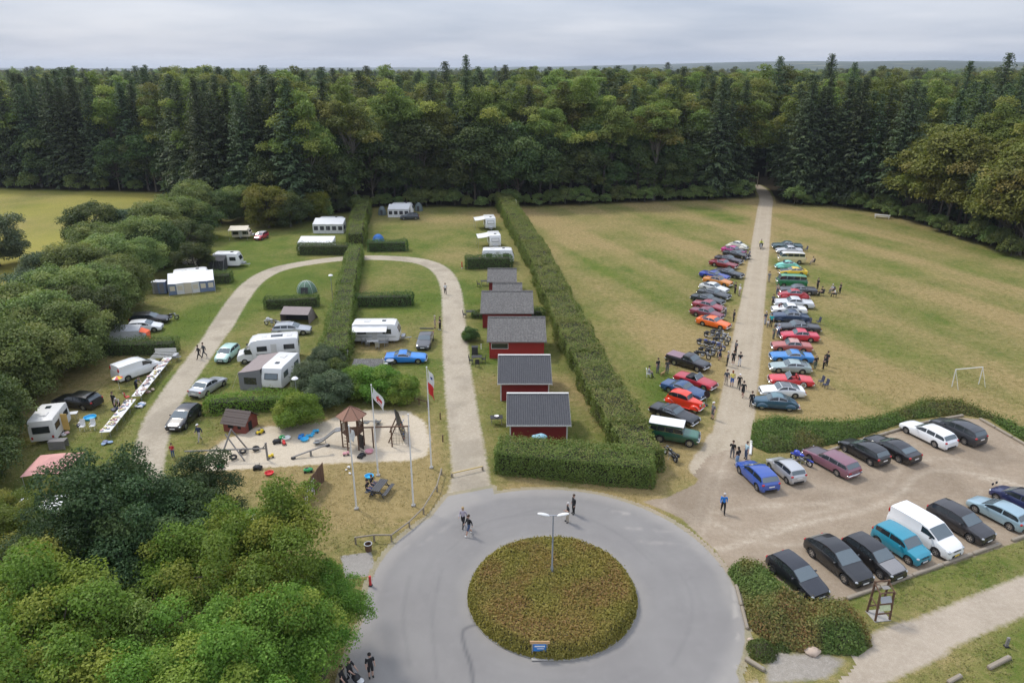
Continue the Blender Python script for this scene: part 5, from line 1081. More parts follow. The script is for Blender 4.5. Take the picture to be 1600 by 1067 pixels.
def awning(label, loc, rz, L, D, h1, h0, roof, wall, win=None, fabric=None, cat='awning', group='awnings beside the caravans', name='caravan_awning', front=None, panels=4, hood=.0):
    """tent room built against a caravan: back at y=0 (height h1), front at y=-D (height h0); walls of fabric panels"""
    t = thing(name, label, cat, (loc[0], loc[1], 0), rz, group); mb = MB(); n = 7
    rows = []
    for j in range(5):
        v = j / 4; y = -D * v; zz = h1 + (h0 - h1) * v
        rows.append([(-L / 2 + L * i / (n - 1), y - (.05 if j == 4 else 0), zz - .05 * math.sin(math.pi * ((i * 2) % 2)) - .07 * abs(math.sin(math.pi * i * 1.5 / (n - 1) * 2)) * (v > 0) - (.02 if 0 < j < 4 else 0)) for i in range(n)])
    V = [p for r in rows for p in r]; V += [(p[0], p[1], p[2] - .035) for p in V]; m = 5 * n; F = [(j * n + i, j * n + i + 1, (j + 1) * n + i + 1, (j + 1) * n + i) for j in range(4) for i in range(n - 1)]; F += [tuple(k + m for k in f)[::-1] for f in F]
    mb.add(V, F); mb.build('roof', roof, t, smooth=50)
    pw = L / panels
    for i in range(panels):
        x = -L / 2 + pw * (i + .5); b = MB(); b.box((x, -D + .03, h0 / 2 - .02), (pw - .03, .04, h0 - .08)); p = b.build('front_panel', wall if not front else front[i % len(front)], t)
        if win is not None: panel('window', p, (x, -D + .0, h0 * .56), pw * .66, h0 * .42, win, 'y', t=.03)
    for s in (1, -1):
        b = MB(); b.add([(s * L / 2, 0, 0), (s * L / 2, -D, 0), (s * L / 2, -D, h0 - .06), (s * L / 2, 0, h1 - .06), (s * (L / 2 - .03), 0, 0), (s * (L / 2 - .03), -D, 0), (s * (L / 2 - .03), -D, h0 - .06), (s * (L / 2 - .03), 0, h1 - .06)], [(0, 1, 2, 3), (7, 6, 5, 4), (0, 3, 7, 4), (1, 5, 6, 2)]); p = b.build('side_panel', wall, t)
        if win is not None: panel('window', p, (s * (L / 2 + .005), -D * .5, h0 * .56), D * .55, h0 * .4, win, 'x', t=.03)
    for x in (-L / 2, 0, L / 2):
        b = MB(); b.tube([(x, -D - .02, h0 - .05), (x, -D - .9, .02)], .008, 4); b.build('guy_rope', M_white, t)
    return t
def canopy(label, loc, rz, L, D, h1, h0, mat, name='sun_canopy', group='sun canopies on caravans', cat='sun canopy'):
    t = thing(name, label, cat, (loc[0], loc[1], 0), rz, group); b = MB(); n = 9
    V = [(-L / 2 + L * i / (n - 1), -D * j / 4, h1 + (h0 - h1) * j / 4 - .06 * math.sin(math.pi * j / 4) + .02 * math.sin(i * 2)) for j in range(5) for i in range(n)]; m = len(V); V += [(x, y, z - .03) for x, y, z in V]
    F = [(j * n + i, j * n + i + 1, (j + 1) * n + i + 1, (j + 1) * n + i) for j in range(4) for i in range(n - 1)]; F += [tuple(k + m for k in f)[::-1] for f in F]; b.add(V, F); b.build('fabric', mat, t, smooth=60)
    for s in (1, -1): p = MB(); p.tube([(s * (L / 2 - .08), -D + .05, 0), (s * (L / 2 - .08), -D + .05, h0 - .02)], .02, 6); p.build('pole', M_steel, t)
    p = MB(); p.tube([(-L / 2, -D, h0), (L / 2, -D, h0)], .025, 6); p.build('front_bar', M_steel, t); return t
def local(o, x, y):
    c, s = math.cos(o.rotation_euler.z), math.sin(o.rotation_euler.z); return (o.location.x + c * x - s * y, o.location.y + s * x + c * y)
# white caravan with sun roof and table
cv = caravan('long white caravan with half rolled sun roof in the middle of the camp', 588, 516, 1, 5.9, 2.25, 2.6, stripe=M_steel)
p = local(cv, -.55, -1.14); canopy('short white sun roof on the long caravan', p, cv.rotation_euler.z, 4.2, 1.0, 2.35, 1.95, M_white)
# caravan with grey awning seen end on
cv = caravan('white caravan with algae stained roof beside the grey awning', 0, 0, -97, 5.2, 2.2, 2.6, at=(-24.9, 70.4), win=M_screen, mat=M_white, bar=False)
st_ = MB(); st_.box((0, 0, 0), (1.6, 1.3, .02)); 
awning('large grey awning room with striped valance below the motorhome', local(cv, 0, 1.12 * -1), R_(-97), 5.0, 2.5, 2.45, 1.95, M_canvas_taupe, M_canvas_grey, M_glass)
# motorhome
mx, my = G(424, 545, 1.3); mh = thing('motorhome', 'white motorhome with its nose towards the camp road', 'motorhome', (mx, my, 0), R_(193))
link('body', shell([(-3.1, .45), (-3.15, 1.2), (-3.1, 2.75), (-2.9, 2.88), (1.3, 2.9), (2.0, 2.72), (2.35, 2.3), (2.0, 1.2), (2.0, .45)], 2.25, M_white), mh)
link('cab', shell([(1.9, .4), (1.9, 2.2), (2.2, 2.18), (3.0, 1.32), (3.65, 1.1), (3.78, .8), (3.74, .42)], 1.98, M_white), mh)
b = MB(); b.add([(2.26, -.82, 2.14), (2.26, .82, 2.14), (2.98, .9, 1.38), (2.98, -.9, 1.38)], [(0, 1, 2, 3)]); b.v = [(p[0] + .03, p[1], p[2] + .03) for p in b.v]; b.build('windscreen', M_screen, mh)
for s in (1, -1):
    panel('cab_window', mh, (2.45, s * 1.0, 1.5), .7, .5, M_glass, 'y', frame=M_black); panel('side_window', mh, (.9, s * 1.13, 1.8), 1.0, .5, M_glass, 'y', frame=M_black); panel('side_window', mh, (-2.1, s * 1.13, 1.85), 1.1, .48, M_glass, 'y', frame=M_black); panel('stripe', mh, (-.6, s * 1.118, 1.15), 4.4, .16, M_steel, 'y'); panel('headlight', mh, (3.66, s * .72, .95), .22, .2, M_lamp, 'x', t=.1)
panel('door', mh, (-.4, 1.13, 1.4), .65, 1.8, M_offwhite, 'y'); panel('rear_window', mh, (-3.14, 0, 1.9), 1.2, .5, M_glass, 'x', frame=M_black)
for x_, w_ in ((-2.2, .6), (-.8, 1.3), (.6, .6)): panel('roof_hatch', mh, (x_, .1, 2.92), w_, .6, M_glass if w_ > 1 else M_offwhite, 'z', t=.06)
for wx in (-1.9, 2.95):
    ty_, rm_ = make_wheel(.34, False, 0)
    for s in (1, -1): w = link('wheel', ty_, mh, (wx, s * .92, .34)); link('rim', rm_, w)
# small old caravan with its door open
cv = caravan('old small white caravan with its yellow inner door standing open', 77, 657, 104, 4.3, 2.1, 2.4, mat=M_offwhite, win=M_glass, bar=False, slope=.3)
b = MB(); b.box((0, 0, 0), (.62, .04, 1.65), bev=.01); b.build('open_door', simple('ochre_door', (.62, .40, .12), .6), cv, (-.42, -1.4, 1.3), (0, 0, R_(75)))
# big blue and white awning
awning('huge white roofed awning with slate blue and cream panels', G(300, 440, 1.0), R_(22), 6.4, 3.0, 2.6, 1.75, M_white, M_panel_blue, M_canvas_cream, front=[M_panel_blue, M_canvas_white, M_canvas_cream, M_canvas_white, M_panel_blue, M_panel_blue], panels=6)
cv = caravan('white caravan mostly hidden behind the big blue and white awning', 0, 0, 22, 5.4, 2.2, 2.6, at=(G(300, 440, 1.0)[0] - .45, G(300, 440, 1.0)[1] + 1.2), bar=False)
cv = caravan('white caravan with charcoal side awning under the small dark tree', 356, 404, 2, 4.6, 2.1, 2.5)
awning('charcoal side awning left of its white caravan', local(cv, -1.5, -1.08), R_(2), 3.4, 1.5, 2.2, 1.7, M_canvas_dark, M_canvas_dark, None)
cv = caravan('cream caravan peeping out from under the thicket', 293, 413, 8, 3.6, 2.0, 2.3, mat=simple('cream_panel', (.60, .55, .42), .5), bar=False)
for k, (px, lab) in enumerate(((245, 'grey toilet tent under the thicket, left one'), (254, 'grey toilet tent next to the big awning'))):
    x, y = G(px, 448, 1); t = thing('toilet_tent', lab, 'tent', (x, y, 0), .2, 'grey toilet tents'); b = MB(); b.box((0, 0, .95), (1.15, 1.1, 1.9), bev=.06); b.build('walls', M_panel_blue if k else M_steel, t); b = MB(); b.add([(-.6, -.58, 1.88), (.6, -.58, 1.88), (.6, .58, 1.88), (-.6, .58, 1.88), (0, 0, 2.12)], [(0, 1, 4), (1, 2, 4), (2, 3, 4), (3, 0, 4), (3, 2, 1, 0)]); b.build('roof', M_canvas_white, t); panel('zip_door', t, (0, -.56, .9), .6, 1.5, M_canvas_grey, 'y')
# folding caravan with cream canopy
cv = caravan('cream folding caravan on the far lawn near the thicket', 378, 364, 6, 3.6, 2.0, 1.9, z=1, mat=M_canvas_cream, bar=True, roofbits=False)
canopy('cream canopy over the folding caravan', local(cv, -.2, -.2), cv.rotation_euler.z, 3.6, 2.2, 2.5, 2.0, M_canvas_cream)
cv = caravan('white caravan behind the far awning with a central door', 0, 0, 0, 5.4, 2.2, 2.6, at=(G(517, 352, 1.2)[0], G(517, 352, 1.2)[1] + 1.2), bar=False)
awning('white awning room with dark windows and a central door', (G(517, 352, 1.2)[0], G(517, 352, 1.2)[1] + .1), 0, 6.2, 2.6, 2.7, 1.95, M_white, M_canvas_white, M_canvas_dark, panels=5)
awning('low white awning roof above the roadside hedge', G(498, 378, 1.2), 0, 6.4, 2.6, 2.3, 1.7, M_white, M_canvas_white, None)
cv = caravan('far white caravan at the foot of the forest', 0, 0, 0, 5.0, 2.2, 2.6, at=(G(628, 330, 1)[0], G(628, 330, 1)[1] + 1.2), bar=False)
awning('white awning on the far caravan at the foot of the forest', (G(625, 330, 1)[0], G(625, 330, 1)[1]), 0, 4.8, 2.4, 2.6, 1.9, M_white, M_canvas_white, M_canvas_dark, panels=4)
for px, py, lab in ((597, 329, 'grey round tent left of the far caravan'), (654, 323, 'grey round tent right of the far caravan')):
    x, y = G(px, py, 1); t = thing('pop_up_tent', lab, 'tent', (x, y, 0), 0, 'grey round tents'); b = MB(); b.ell((0, 0, 0), (1.0, 1.0, 2.0), 12, 6, v0=0); b.build('fly_sheet', simple('slate_canvas', (.12, .15, .15), .9), t, smooth=50); panel('entrance', t, (0, -.93, .7), .5, 1.1, M_canvas_dark, 'y', tilt=-.2)
for px, py, dg, lab in ((765, 346, -82, 'white caravan with canopy, upper of two beside the long hedge'), (772, 373, -82, 'white caravan with canopy, lower of two beside the long hedge')):
    cv = caravan(lab, px, py, dg, 4.6, 2.15, 2.5, win=M_offwhite, stripe=None); canopy('grey-white canopy of the ' + lab.split(', ')[1].replace(' of two beside the long hedge', '') + ' caravan beside the long hedge', local(cv, 0, -1.05), cv.rotation_euler.z, 3.6, 2.2, 2.3, 2.0, M_canvas_white)
caravan('white caravan hidden behind the dark hedge by the red post', 778, 398, 2, 5.6, 2.2, 2.5, bar=False)
caravan('lone white caravan beyond the long hedge at the forest edge', 800, 321, -88, 4.6, 2.1, 2.5, bar=False)
# trailer tent, ridge tent, dome tents
x, y = G(198, 518, .8); t = thing('tent_trailer', 'grey-white tent trailer with orange porch flap', 'tent trailer', (x, y, 0), R_(12)); b = MB(); b.add([(-2, -1.1, 0), (2, -1.1, 0), (2, 1.1, 0), (-2, 1.1, 0), (-1.7, -.9, 1.2), (1.6, -.9, 1.1), (1.6, .9, 1.35), (-1.7, .9, 1.5)], [(0, 1, 5, 4), (1, 2, 6, 5), (2, 3, 7, 6), (3, 0, 4, 7), (4, 5, 6, 7)]); b.build('tent_body', simple('pale_grey_canvas', (.45, .46, .47), .85), t)
panel('roof_seam', t, (.1, 0, 1.29), .12, 1.8, M_white, 'z'); b = MB(); b.add([(1.7, -1.0, 1.0), (2.6, -1.5, .95), (2.9, -.6, 1.0), (1.7, .2, 1.2), (2.8, -1.5, .1), (2.95, -1.0, .05)], [(0, 1, 2, 3), (1, 4, 5, 2)]); b.add([(p[0], p[1], p[2] - .02) for p in b.v[:6]], [(3, 2, 1, 0), (2, 5, 4, 1)]); b.build('porch_flap', M_canvas_orange, t)
x, y = G(466, 491, .9); t = thing('ridge_tent', 'taupe frame tent with open front below the green dome', 'tent', (x, y, 0), R_(-4)); a, d, h = 1.9, 1.5, 1.95
b = MB(); b.add([(-a, -d, 1.35), (a, -d, 1.35), (a, .1, h), (-a, .1, h), (a + .25, d, 0), (-a, d, 0)], [(0, 1, 2, 3), (3, 2, 4, 5)]); b.add([(p[0], p[1], p[2] - .03) for p in b.v[:6]], [(3, 2, 1, 0), (5, 4, 2, 3)]); b.build('roof', M_canvas_taupe, t)
for s in (1, -1): b = MB(); b.add([(s * a, -d, 0), (s * a, d, 0), (s * a, .1, h - .03), (s * a, -d, 1.33), (s * (a - .03), -d, 0), (s * (a - .03), d, 0), (s * (a - .03), .1, h - .03), (s * (a - .03), -d, 1.33)], [(0, 1, 2, 3), (7, 6, 5, 4)]); b.build('side_wall', M_canvas_taupe, t)
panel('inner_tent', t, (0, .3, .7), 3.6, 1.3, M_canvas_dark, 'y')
for px, py, r, h, m_, lab in ((479, 449, 1.55, 1.75, M_canvas_green, 'dark green dome tent with pale seams above the taupe tent'), (591, 371, 1.15, 1.35, M_canvas_blue, 'blue dome tent on the far lawn')):
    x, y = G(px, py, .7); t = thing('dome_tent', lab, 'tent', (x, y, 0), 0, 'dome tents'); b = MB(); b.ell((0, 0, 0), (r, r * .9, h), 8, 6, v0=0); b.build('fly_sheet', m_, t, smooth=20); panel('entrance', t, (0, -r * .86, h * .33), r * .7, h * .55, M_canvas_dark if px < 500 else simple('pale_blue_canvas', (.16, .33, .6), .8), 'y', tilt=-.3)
    for k in range(4):
        b = MB(); an = k * math.pi / 4; b.tube([(r * 1.01 * math.cos(an) * math.cos(q), r * .91 * math.sin(an) * math.cos(q), h * 1.01 * math.sin(q)) for q in [math.pi * i / 10 for i in range(11)]], .02, 5); b.build('tent_pole', M_white if px < 500 else M_canvas_blue, t)
# pink canopy beside the dark oak
x, y = G(82, 722, 2.2); t = thing('garden_canopy', 'faded pink cloth canopy beside the dark oak', 'canopy', (x, y, 0), R_(8)); b = MB(); b.add([(-1.7, -1.7, 2.0), (1.7, -1.7, 2.0), (1.7, 1.7, 2.0), (-1.7, 1.7, 2.0), (0, 0, 2.7), (0, -1.6, 2.12), (1.6, 0, 2.12), (0, 1.6, 2.12), (-1.6, 0, 2.12)], [(0, 5, 4), (5, 1, 4), (1, 6, 4), (6, 2, 4), (2, 7, 4), (7, 3, 4), (3, 8, 4), (8, 0, 4)]); b.build('cloth', M_canvas_pink, t)
for sx in (-1.6, 1.6):
    for sy in (-1.6, 1.6): b = MB(); b.tube([(sx, sy, 0), (sx, sy, 2.02)], .025, 6); b.build('pole', M_steel, t)
# ---- cabins
M_redwall = m_wood('red_boards', (.30, .022, .018), (.38, .034, .026), (14, 1, 1), 2)
M_redwall_shaded = m_wood('shaded_red_boards', (.17, .014, .014), (.22, .020, .018), (14, 1, 1), 2)  # same red boards, with the roof overhang's shade painted into the colour
def m_roof(name, c0, c1, c2):
    m, nt, b_ = new_mat(name); f = noise(nt, 5, 5, .75); g = noise(nt, .9, 3)
    nt.links.new(mix(nt, ramp(nt, f, (.45, 0), (.65, 1)), mix(nt, g, c0, c1), c2), b_.inputs['Base Color']); b_.inputs['Roughness'].default_value = .85; return m
M_roofdark = m_roof('slate_sheet_roof', (.050, .052, .060), (.062, .064, .072), (.080, .080, .085))
M_roofgrey = m_roof('lichen_sheet_roof', (.085, .08, .078), (.115, .11, .105), (.20, .195, .185))
def sheet_roof(L, rows, mat, parent, period=.18, amp=.028, name='roof_sheet', cols=4):
    """corrugated sheets side by side; rows = [(y,z), (y,z)] eave to ridge"""
    w = L / cols
    for c in range(cols):
        n = max(4, int(w / period) * 4); b = MB(); V = []
        for k, (y, z) in enumerate(rows):
            for i in range(n + 1): V.append((-L / 2 + w * c + w * i / n, y, z + amp * math.cos(2 * math.pi * i / 4) + .004 * (c % 2)))
        F = [(i, i + 1, n + 2 + i, n + 1 + i) for i in range(n)]; b.add(V, F); b.add([(p[0], p[1], p[2] - .02) for p in V], [f[::-1] for f in F]); b.build(name, mat, parent)
def cabin(label, xc, ye, W, D1, D2, hr, he, wall, roof, window=False, cap=True, over=.32):
    """gabled cabin; near eave at y=ye, ridge D1 behind it, far slope D2"""
    t = thing('cabin', label, 'cabin', (xc, ye + D1, 0), 0, 'cabins beside the camp road'); w = W / 2 - over; y0, y1 = -D1 + .5, D2 - .35
    zn = he + (hr - he) * .5 / D1 - .06; zf = he + .25
    b = MB(); V = [(-w, y0, 0), (w, y0, 0), (w, y1, 0), (-w, y1, 0), (-w, y0, zn), (w, y0, zn), (w, y1, zf), (-w, y1, zf), (-w, 0, hr - .08), (w, 0, hr - .08)]
    b.add(V, [(0, 1, 5, 4), (1, 2, 6, 9, 5), (2, 3, 7, 6), (3, 0, 4, 8, 7)]); b.build('walls', wall, t)
    sheet_roof(W, [(-D1, he), (0, hr)], roof, t); sheet_roof(W, [(D2, he + .2), (0, hr)], roof, t)
    if cap: b = MB(); b.box((0, 0, hr + .035), (W + .06, .28, .07), bev=.03); b.build('ridge_cap', M_offwhite if roof is M_roofdark else roof, t)
    for s in (1, -1):
        b = MB(); b.add([(s * (W / 2 + .02), -D1, he - .02), (s * (W / 2 + .02), 0, hr + .01), (s * (W / 2 + .02), 0, hr - .16), (s * (W / 2 + .02), -D1, he - .18), (s * (W / 2 - .03), -D1, he - .02), (s * (W / 2 - .03), 0, hr + .01), (s * (W / 2 - .03), 0, hr - .16), (s * (W / 2 - .03), -D1, he - .18)], [(0, 1, 2, 3), (7, 6, 5, 4), (0, 4, 5, 1), (3, 2, 6, 7), (0, 3, 7, 4)]); b.build('verge_board', M_offwhite if roof is M_roofdark else M_greywood, t)
        b = MB(); b.box((s * w, y0, zn / 2), (.12, .12, zn), bev=.01); b.build('corner_board', M_offwhite if roof is M_roofdark else wall, t)
    b = MB(); b.box((0, -D1 + .01, he - .05), (W, .03, .12)); b.build('eave_board', M_offwhite if roof is M_roofdark else M_greywood, t)
    if window:
        p = panel('window', t, (-w + 1.15, y0 - .01, zn * .66), 1.9, .62, M_glass, 'y', t=.04, frame=M_white); b = MB(); b.box((-w + 1.15, y0 - .03, zn * .66), (.07, .06, .62)); b.build('mullion', M_white, p)
    panel('door', t, (-w - .012, y0 + 1.3, 1.0), .85, 1.95, M_offwhite, 'x', t=.03); panel('side_window', t, (-w - .012, y0 + 2.8, 1.35), .9, .8, M_glass, 'x', t=.03, frame=M_white)
    return t
cabin('dark roofed red cabin nearest the broad hedge', 2.4, 56.3, 5.75, 3.9, 2.2, 3.45, 2.15, M_redwall_shaded, M_roofdark)
cabin('dark roofed red cabin with white ridge, second from the broad hedge', 1.3, 65.2, 5.5, 4.3, 2.0, 3.5, 2.15, M_redwall_shaded, M_roofdark)
cabin('grey roofed red cabin with a white framed window', .55, 76.5, 6.9, 4.6, 2.0, 3.7, 2.3, M_redwall, M_roofgrey, True)
cabin('grey roofed cabin half hidden by the low hedge', -.65, 86.9, 6.9, 4.8, 2.0, 3.7, 2.2, M_redwall_shaded, M_roofgrey)
cabin('small grey roofed cabin, second from the red post', -.65, 95.4, 4.2, 2.2, 1.2, 3.1, 2.15, M_redwall_shaded, M_roofgrey)
cabin('small grey roofed cabin nearest the red post', -1.5, 101.5, 4.4, 3.4, 1.5, 3.2, 2.1, M_redwall_shaded, M_roofgrey)
# low corrugated shelter beside the blue coupe
x, y = G(574, 578, 1.0); t = thing('wood_shelter', 'low shelter with grey corrugated roof left of the blue coupe', 'shelter', (x, y, 0), 0); sheet_roof(3.3, [(-1.5, 1.35), (1.4, 1.75)], M_roofgrey, t, .2, .03, cols=3)
for sx in (-1.5, 1.5):
    for sy, h in ((-1.3, 1.33), (1.25, 1.7)): b = MB(); b.box((sx, sy, h / 2), (.1, .1, h)); b.build('post', M_greywood, t)
panel('back_wall', t, (0, 1.2, .8), 2.9, 1.5, M_greywood, 'y')
# house glimpsed in the forest at the end of the lane
x, y = G(1237, 268, 2); t = thing('forest_house', 'pale roofed house glimpsed between trunks at the end of the lane', 'house', (x, y, 0), R_(-12)); b = MB(); b.box((0, 0, 1.5), (8, 5, 3)); b.build('walls', simple('weathered_wall', (.12, .12, .12), .9), t); b = MB(); b.add([(-4.3, -2.9, 2.9), (4.3, -2.9, 2.9), (4.3, 0, 4.5), (-4.3, 0, 4.5), (4.3, 2.9, 2.9), (-4.3, 2.9, 2.9)], [(0, 1, 2, 3), (3, 2, 4, 5)]); b.build('roof', simple('pale_sheet', (.55, .56, .58), .4, .3), t)
for wx in (-2.4, 0, 2.4): panel('window', t, (wx, -2.51, 1.7), 1.1, .9, M_glass, 'y', frame=M_white)
# ------------------------------------------------------------------ playground, poles, furniture, edgings
def bar(parent, name, p0, p1, r, mat, n=6): b = MB(); b.tube([p0, p1], r, n); return b.build(name, mat, parent, smooth=40)
def bx(parent, name, c, d, mat, rz=0, bev=.01, rot=None): b = MB(); b.box((0, 0, 0), d, bev=bev); return b.build(name, mat, parent, c, rot or (0, 0, rz))
PG = 'play equipment in the sandpit'
# tower
x, y = G(553, 697); tw = thing('play_tower', 'brown wooden play tower with six-sided roof in the sandpit', 'play tower', (x, y, 0), R_(10), PG)
M_shing = m_wood('red_brown_roof_boards', (.21, .105, .07), (.32, .175, .12), (8, 1, 1), 3); r = .95; hexp = [(r * math.cos(math.pi / 3 * k), r * math.sin(math.pi / 3 * k)) for k in range(6)]
for hx, hy in hexp: bar(tw, 'post', (hx, hy, 0), (hx, hy, 3.25), .07, M_brown)
b = MB(); b.prism([(p[0] * .98, p[1] * .98) for p in hexp], 1.45, 1.55); b.build('platform', M_brown, tw)
rh = [(p[0] * 1.42, p[1] * 1.42) for p in hexp]
for k in range(6):
    a, c = rh[k], rh[(k + 1) % 6]; m_ = MB(); z0, z1 = 3.15, 4.05; t0 = .02
    m_.add([(a[0], a[1], z0), (c[0], c[1], z0), (0, 0, z1), (a[0], a[1], z0 - .05), (c[0], c[1], z0 - .05), (0, 0, z1 - .05)], [(0, 1, 2), (5, 4, 3), (0, 3, 4, 1)]); rf = m_.build('roof_panel', M_shing, tw)
    bar(rf, 'hip_batten', (a[0], a[1], z0 + .02), (0, 0, z1 + .02), .025, M_brown, 5)
for k in range(6):
    a, c = Vector((*hexp[k], 0)), Vector((*hexp[(k + 1) % 6], 0))
    if k in (1, 3): continue
    rl = bar(tw, 'railing', tuple(a + Vector((0, 0, 2.3))), tuple(c + Vector((0, 0, 2.3))), .035, M_brown)
    for q in range(1, 7): p = a.lerp(c, q / 7); bx(rl, 'baluster', (p.x, p.y, 1.92), (.09, .025, .72), M_brown, math.atan2((c - a).y, (c - a).x))
# slides
def slide(label, px0, py0, px1, py1, h, w=.5):
    x0, y0 = G(px0, py0); x1, y1 = G(px1, py1); d = math.hypot(x1 - x0, y1 - y0); t = thing('slide', label, 'slide', (x0, y0, 0), math.atan2(y1 - y0, x1 - x0), PG)
    prof = [(0, .22), (.45, .24), (.9, .45), (d - .5, h - .1), (d, h)]; b = MB()
    for i in range(len(prof) - 1):
        (a, za), (c, zc) = prof[i], prof[i + 1]; b.add([(a, -w / 2, za), (c, -w / 2, zc), (c, w / 2, zc), (a, w / 2, za)], [(0, 1, 2, 3)]); b.add([(a, -w / 2, za - .04), (c, -w / 2, zc - .04), (c, w / 2, zc - .04), (a, w / 2, za - .04)], [(3, 2, 1, 0)])
    b.build('chute', simple('slide_steel', (.30, .32, .34), .3, .8), t)
    for s in (1, -1): b = MB(); b.tube([(p, s * w / 2, z + .10) for p, z in prof], .05, 6); b.build('side_rail', M_steel, t)
    for q in (.35, .1): bar(t, 'leg', (.1 + q * d, .2, 0), (.1 + q * d, .2, .25 + q * (h - .3)), .03, M_steel)
slide('long grey metal slide on the left of the play tower', 491, 694, 535, 668 + 26, 1.5); slide('short grey metal slide behind the play tower', 592, 660, 572, 684, 1.5)
x, y = G(560, 690); bx(tw, 'climbing_panel', (.72, -.66, .8), (.7, .06, 1.4), M_black, R_(-55)); 
ld = tw; 
for k in range(4): bar(tw, 'ladder_rung', (-.78, -.62, .35 + .32 * k), (-.2, -.95, .35 + .32 * k), .025, M_brown, 5)
# climbing net frame
x, y = G(612, 698); cn = thing('rope_climber', 'wooden climbing frame with rope net right of the play tower', 'climbing frame', (x, y, 0), R_(6), PG)
for sx in (-1.6, 0.05, 1.6): bar(cn, 'post', (sx, 0, 0), (sx, 0, 2.0), .07, M_brown)
bar(cn, 'top_beam', (-3.2, .3, 1.95), (1.7, 0, 2.0), .07, M_brown)
M_rope = simple('rope', (.30, .27, .22), .9)
for k in range(6): bar(cn, 'net_rope', (.2 + .26 * k, 0, .15), (.2 + .26 * k, 0, 1.95), .014, M_rope, 4)
for k in range(6): bar(cn, 'net_rope', (.05, .01, .3 + .28 * k), (1.6, .01, .3 + .28 * k), .014, M_rope, 4)
x, y = G(632, 682); cw = thing('climbing_wall', 'dark leaning climbing wall at the right end of the sandpit', 'climbing wall', (x, y, 0), R_(96), PG)
b = MB(); b.add([(-1.1, -.04, .05), (1.1, -.04, .05), (1.1, .5, 2.0), (0, .75, 2.9), (-1.1, .5, 2.0), (-1.1, .02, .05), (1.1, .02, .05), (1.1, .56, 2.0), (0, .81, 2.9), (-1.1, .56, 2.0)], [(0, 1, 2, 3, 4), (9, 8, 7, 6, 5), (0, 5, 6, 1), (1, 6, 7, 2), (2, 7, 8, 3), (3, 8, 9, 4), (4, 9, 5, 0)]); b.build('board', M_black, cw)
for sx in (-1, 1): bar(cw, 'brace', (sx, .55, 1.9), (sx, 1.4, 0), .06, M_brown)
for k in range(9): o = MB(); o.ell((0, 0, 0), (.07, .05, .05), 8, 5); o.build('hold', [M_canvas_orange, M_canvas_blue, M_yplate][k % 3], cw, (-.8 + .4 * (k % 5), -.07 + .25 * (.3 + .17 * (k % 7)), .3 + .22 * k * .9))
# playhouse
x, y = G(377, 668); ph = thing('playhouse', 'small red playhouse with dark plank roof at the sandpit', 'playhouse', (x, y, 0), R_(-14), PG); M_phw = m_wood('worn_red_boards', (.14, .035, .025), (.27, .075, .055), (12, 1, 1), 3); w, d, h = 1.15, 1.0, 1.0
for s, dd, cc in ((0, (2 * w, .05, h), (0, -d, h / 2)), (0, (2 * w, .05, h), (0, d, h / 2))): bx(ph, 'wall', cc, dd, M_phw)
for sx in (1, -1):
    b = MB(); b.add([(sx * w, -d, 0), (sx * w, d, 0), (sx * w, d, h), (sx * w, 0, 1.75), (sx * w, -d, h), (sx * (w - .05), -d, 0), (sx * (w - .05), d, 0), (sx * (w - .05), d, h), (sx * (w - .05), 0, 1.75), (sx * (w - .05), -d, h)], [(0, 1, 2, 3, 4), (9, 8, 7, 6, 5)]); b.build('gable', M_phw, ph)
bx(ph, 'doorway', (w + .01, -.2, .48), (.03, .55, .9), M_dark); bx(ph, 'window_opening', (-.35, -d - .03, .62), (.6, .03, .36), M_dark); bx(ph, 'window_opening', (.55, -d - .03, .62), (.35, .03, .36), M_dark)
M_rp = m_wood('dark_roof_planks', (.07, .052, .046), (.14, .11, .095), (1, 9, 9), 3)
for side in (-1, 1):
    for k in range(6):
        f = k / 6; bx(ph, 'roof_plank', (0, side * (d + .22) * (1 - f - .08), .86 + (1.86 - .86) * (f + .08) + .012 * (k % 2)), (2 * w + .4, .25, .035), M_rp, rot=(side * -.68, 0, .01 * ((k * 7) % 3 - 1)))
# tyre swing frame: two crossed legs and a beam to a post
x, y = G(362, 715); sw_ = thing('tyre_swing', 'grey wooden tyre swing frame in front of the playhouse', 'swing', (x, y, 0), 0, PG)
bar(sw_, 'leg', (-.75, -.9, 0), (.15, .5, 2.6), .075, M_greywood); bar(sw_, 'leg', (1.35, -.55, 0), (-.5, .6, 2.0), .07, M_greywood); bar(sw_, 'leg', (.95, 1.4, 0), (.1, .5, 2.55), .07, M_greywood); bar(sw_, 'beam', (-3.6, -.8, 1.1), (3.3, -.35, 1.15), .07, M_greywood); bar(sw_, 'post', (3.3, -.4, 0), (3.3, -.4, 1.7), .09, M_greywood); bar(sw_, 'brace', (3.0, -.4, 1.2), (3.4, -.4, 1.7), .05, M_greywood)
for p in ((.75, .75), (.3, -.3), (1.75, 1.2)):
    o = MB(); o.lathe([(.16, -.07), (.3, -.08), (.33, 0), (.3, .08), (.16, .07)], 14, closed=True); o.build('tyre', M_tyre, sw_, (p[0], p[1], .25), (.25, .1, 0), smooth=50)
# seesaw
x, y = G(486, 712); t = thing('seesaw', 'weathered plank seesaw lying in the sand', 'seesaw', (x, y, 0), R_(20), PG); b = MB(); b.box((0, 0, 0), (3.2, .18, .09), bev=.02); b.build('plank', M_greywood, t, (0, 0, .52), (0, -.22, 0)); bx(t, 'pivot', (0, 0, .24), (.18, .22, .5), M_greywood)
for s in (1, -1): o = MB(); o.lathe([(.1, -.05), (.2, -.05), (.2, .05), (.1, .05)], 12, closed=True); o.build('bumper_tyre', M_tyre, t, (s * 1.5, 0, .42 + s * .33))
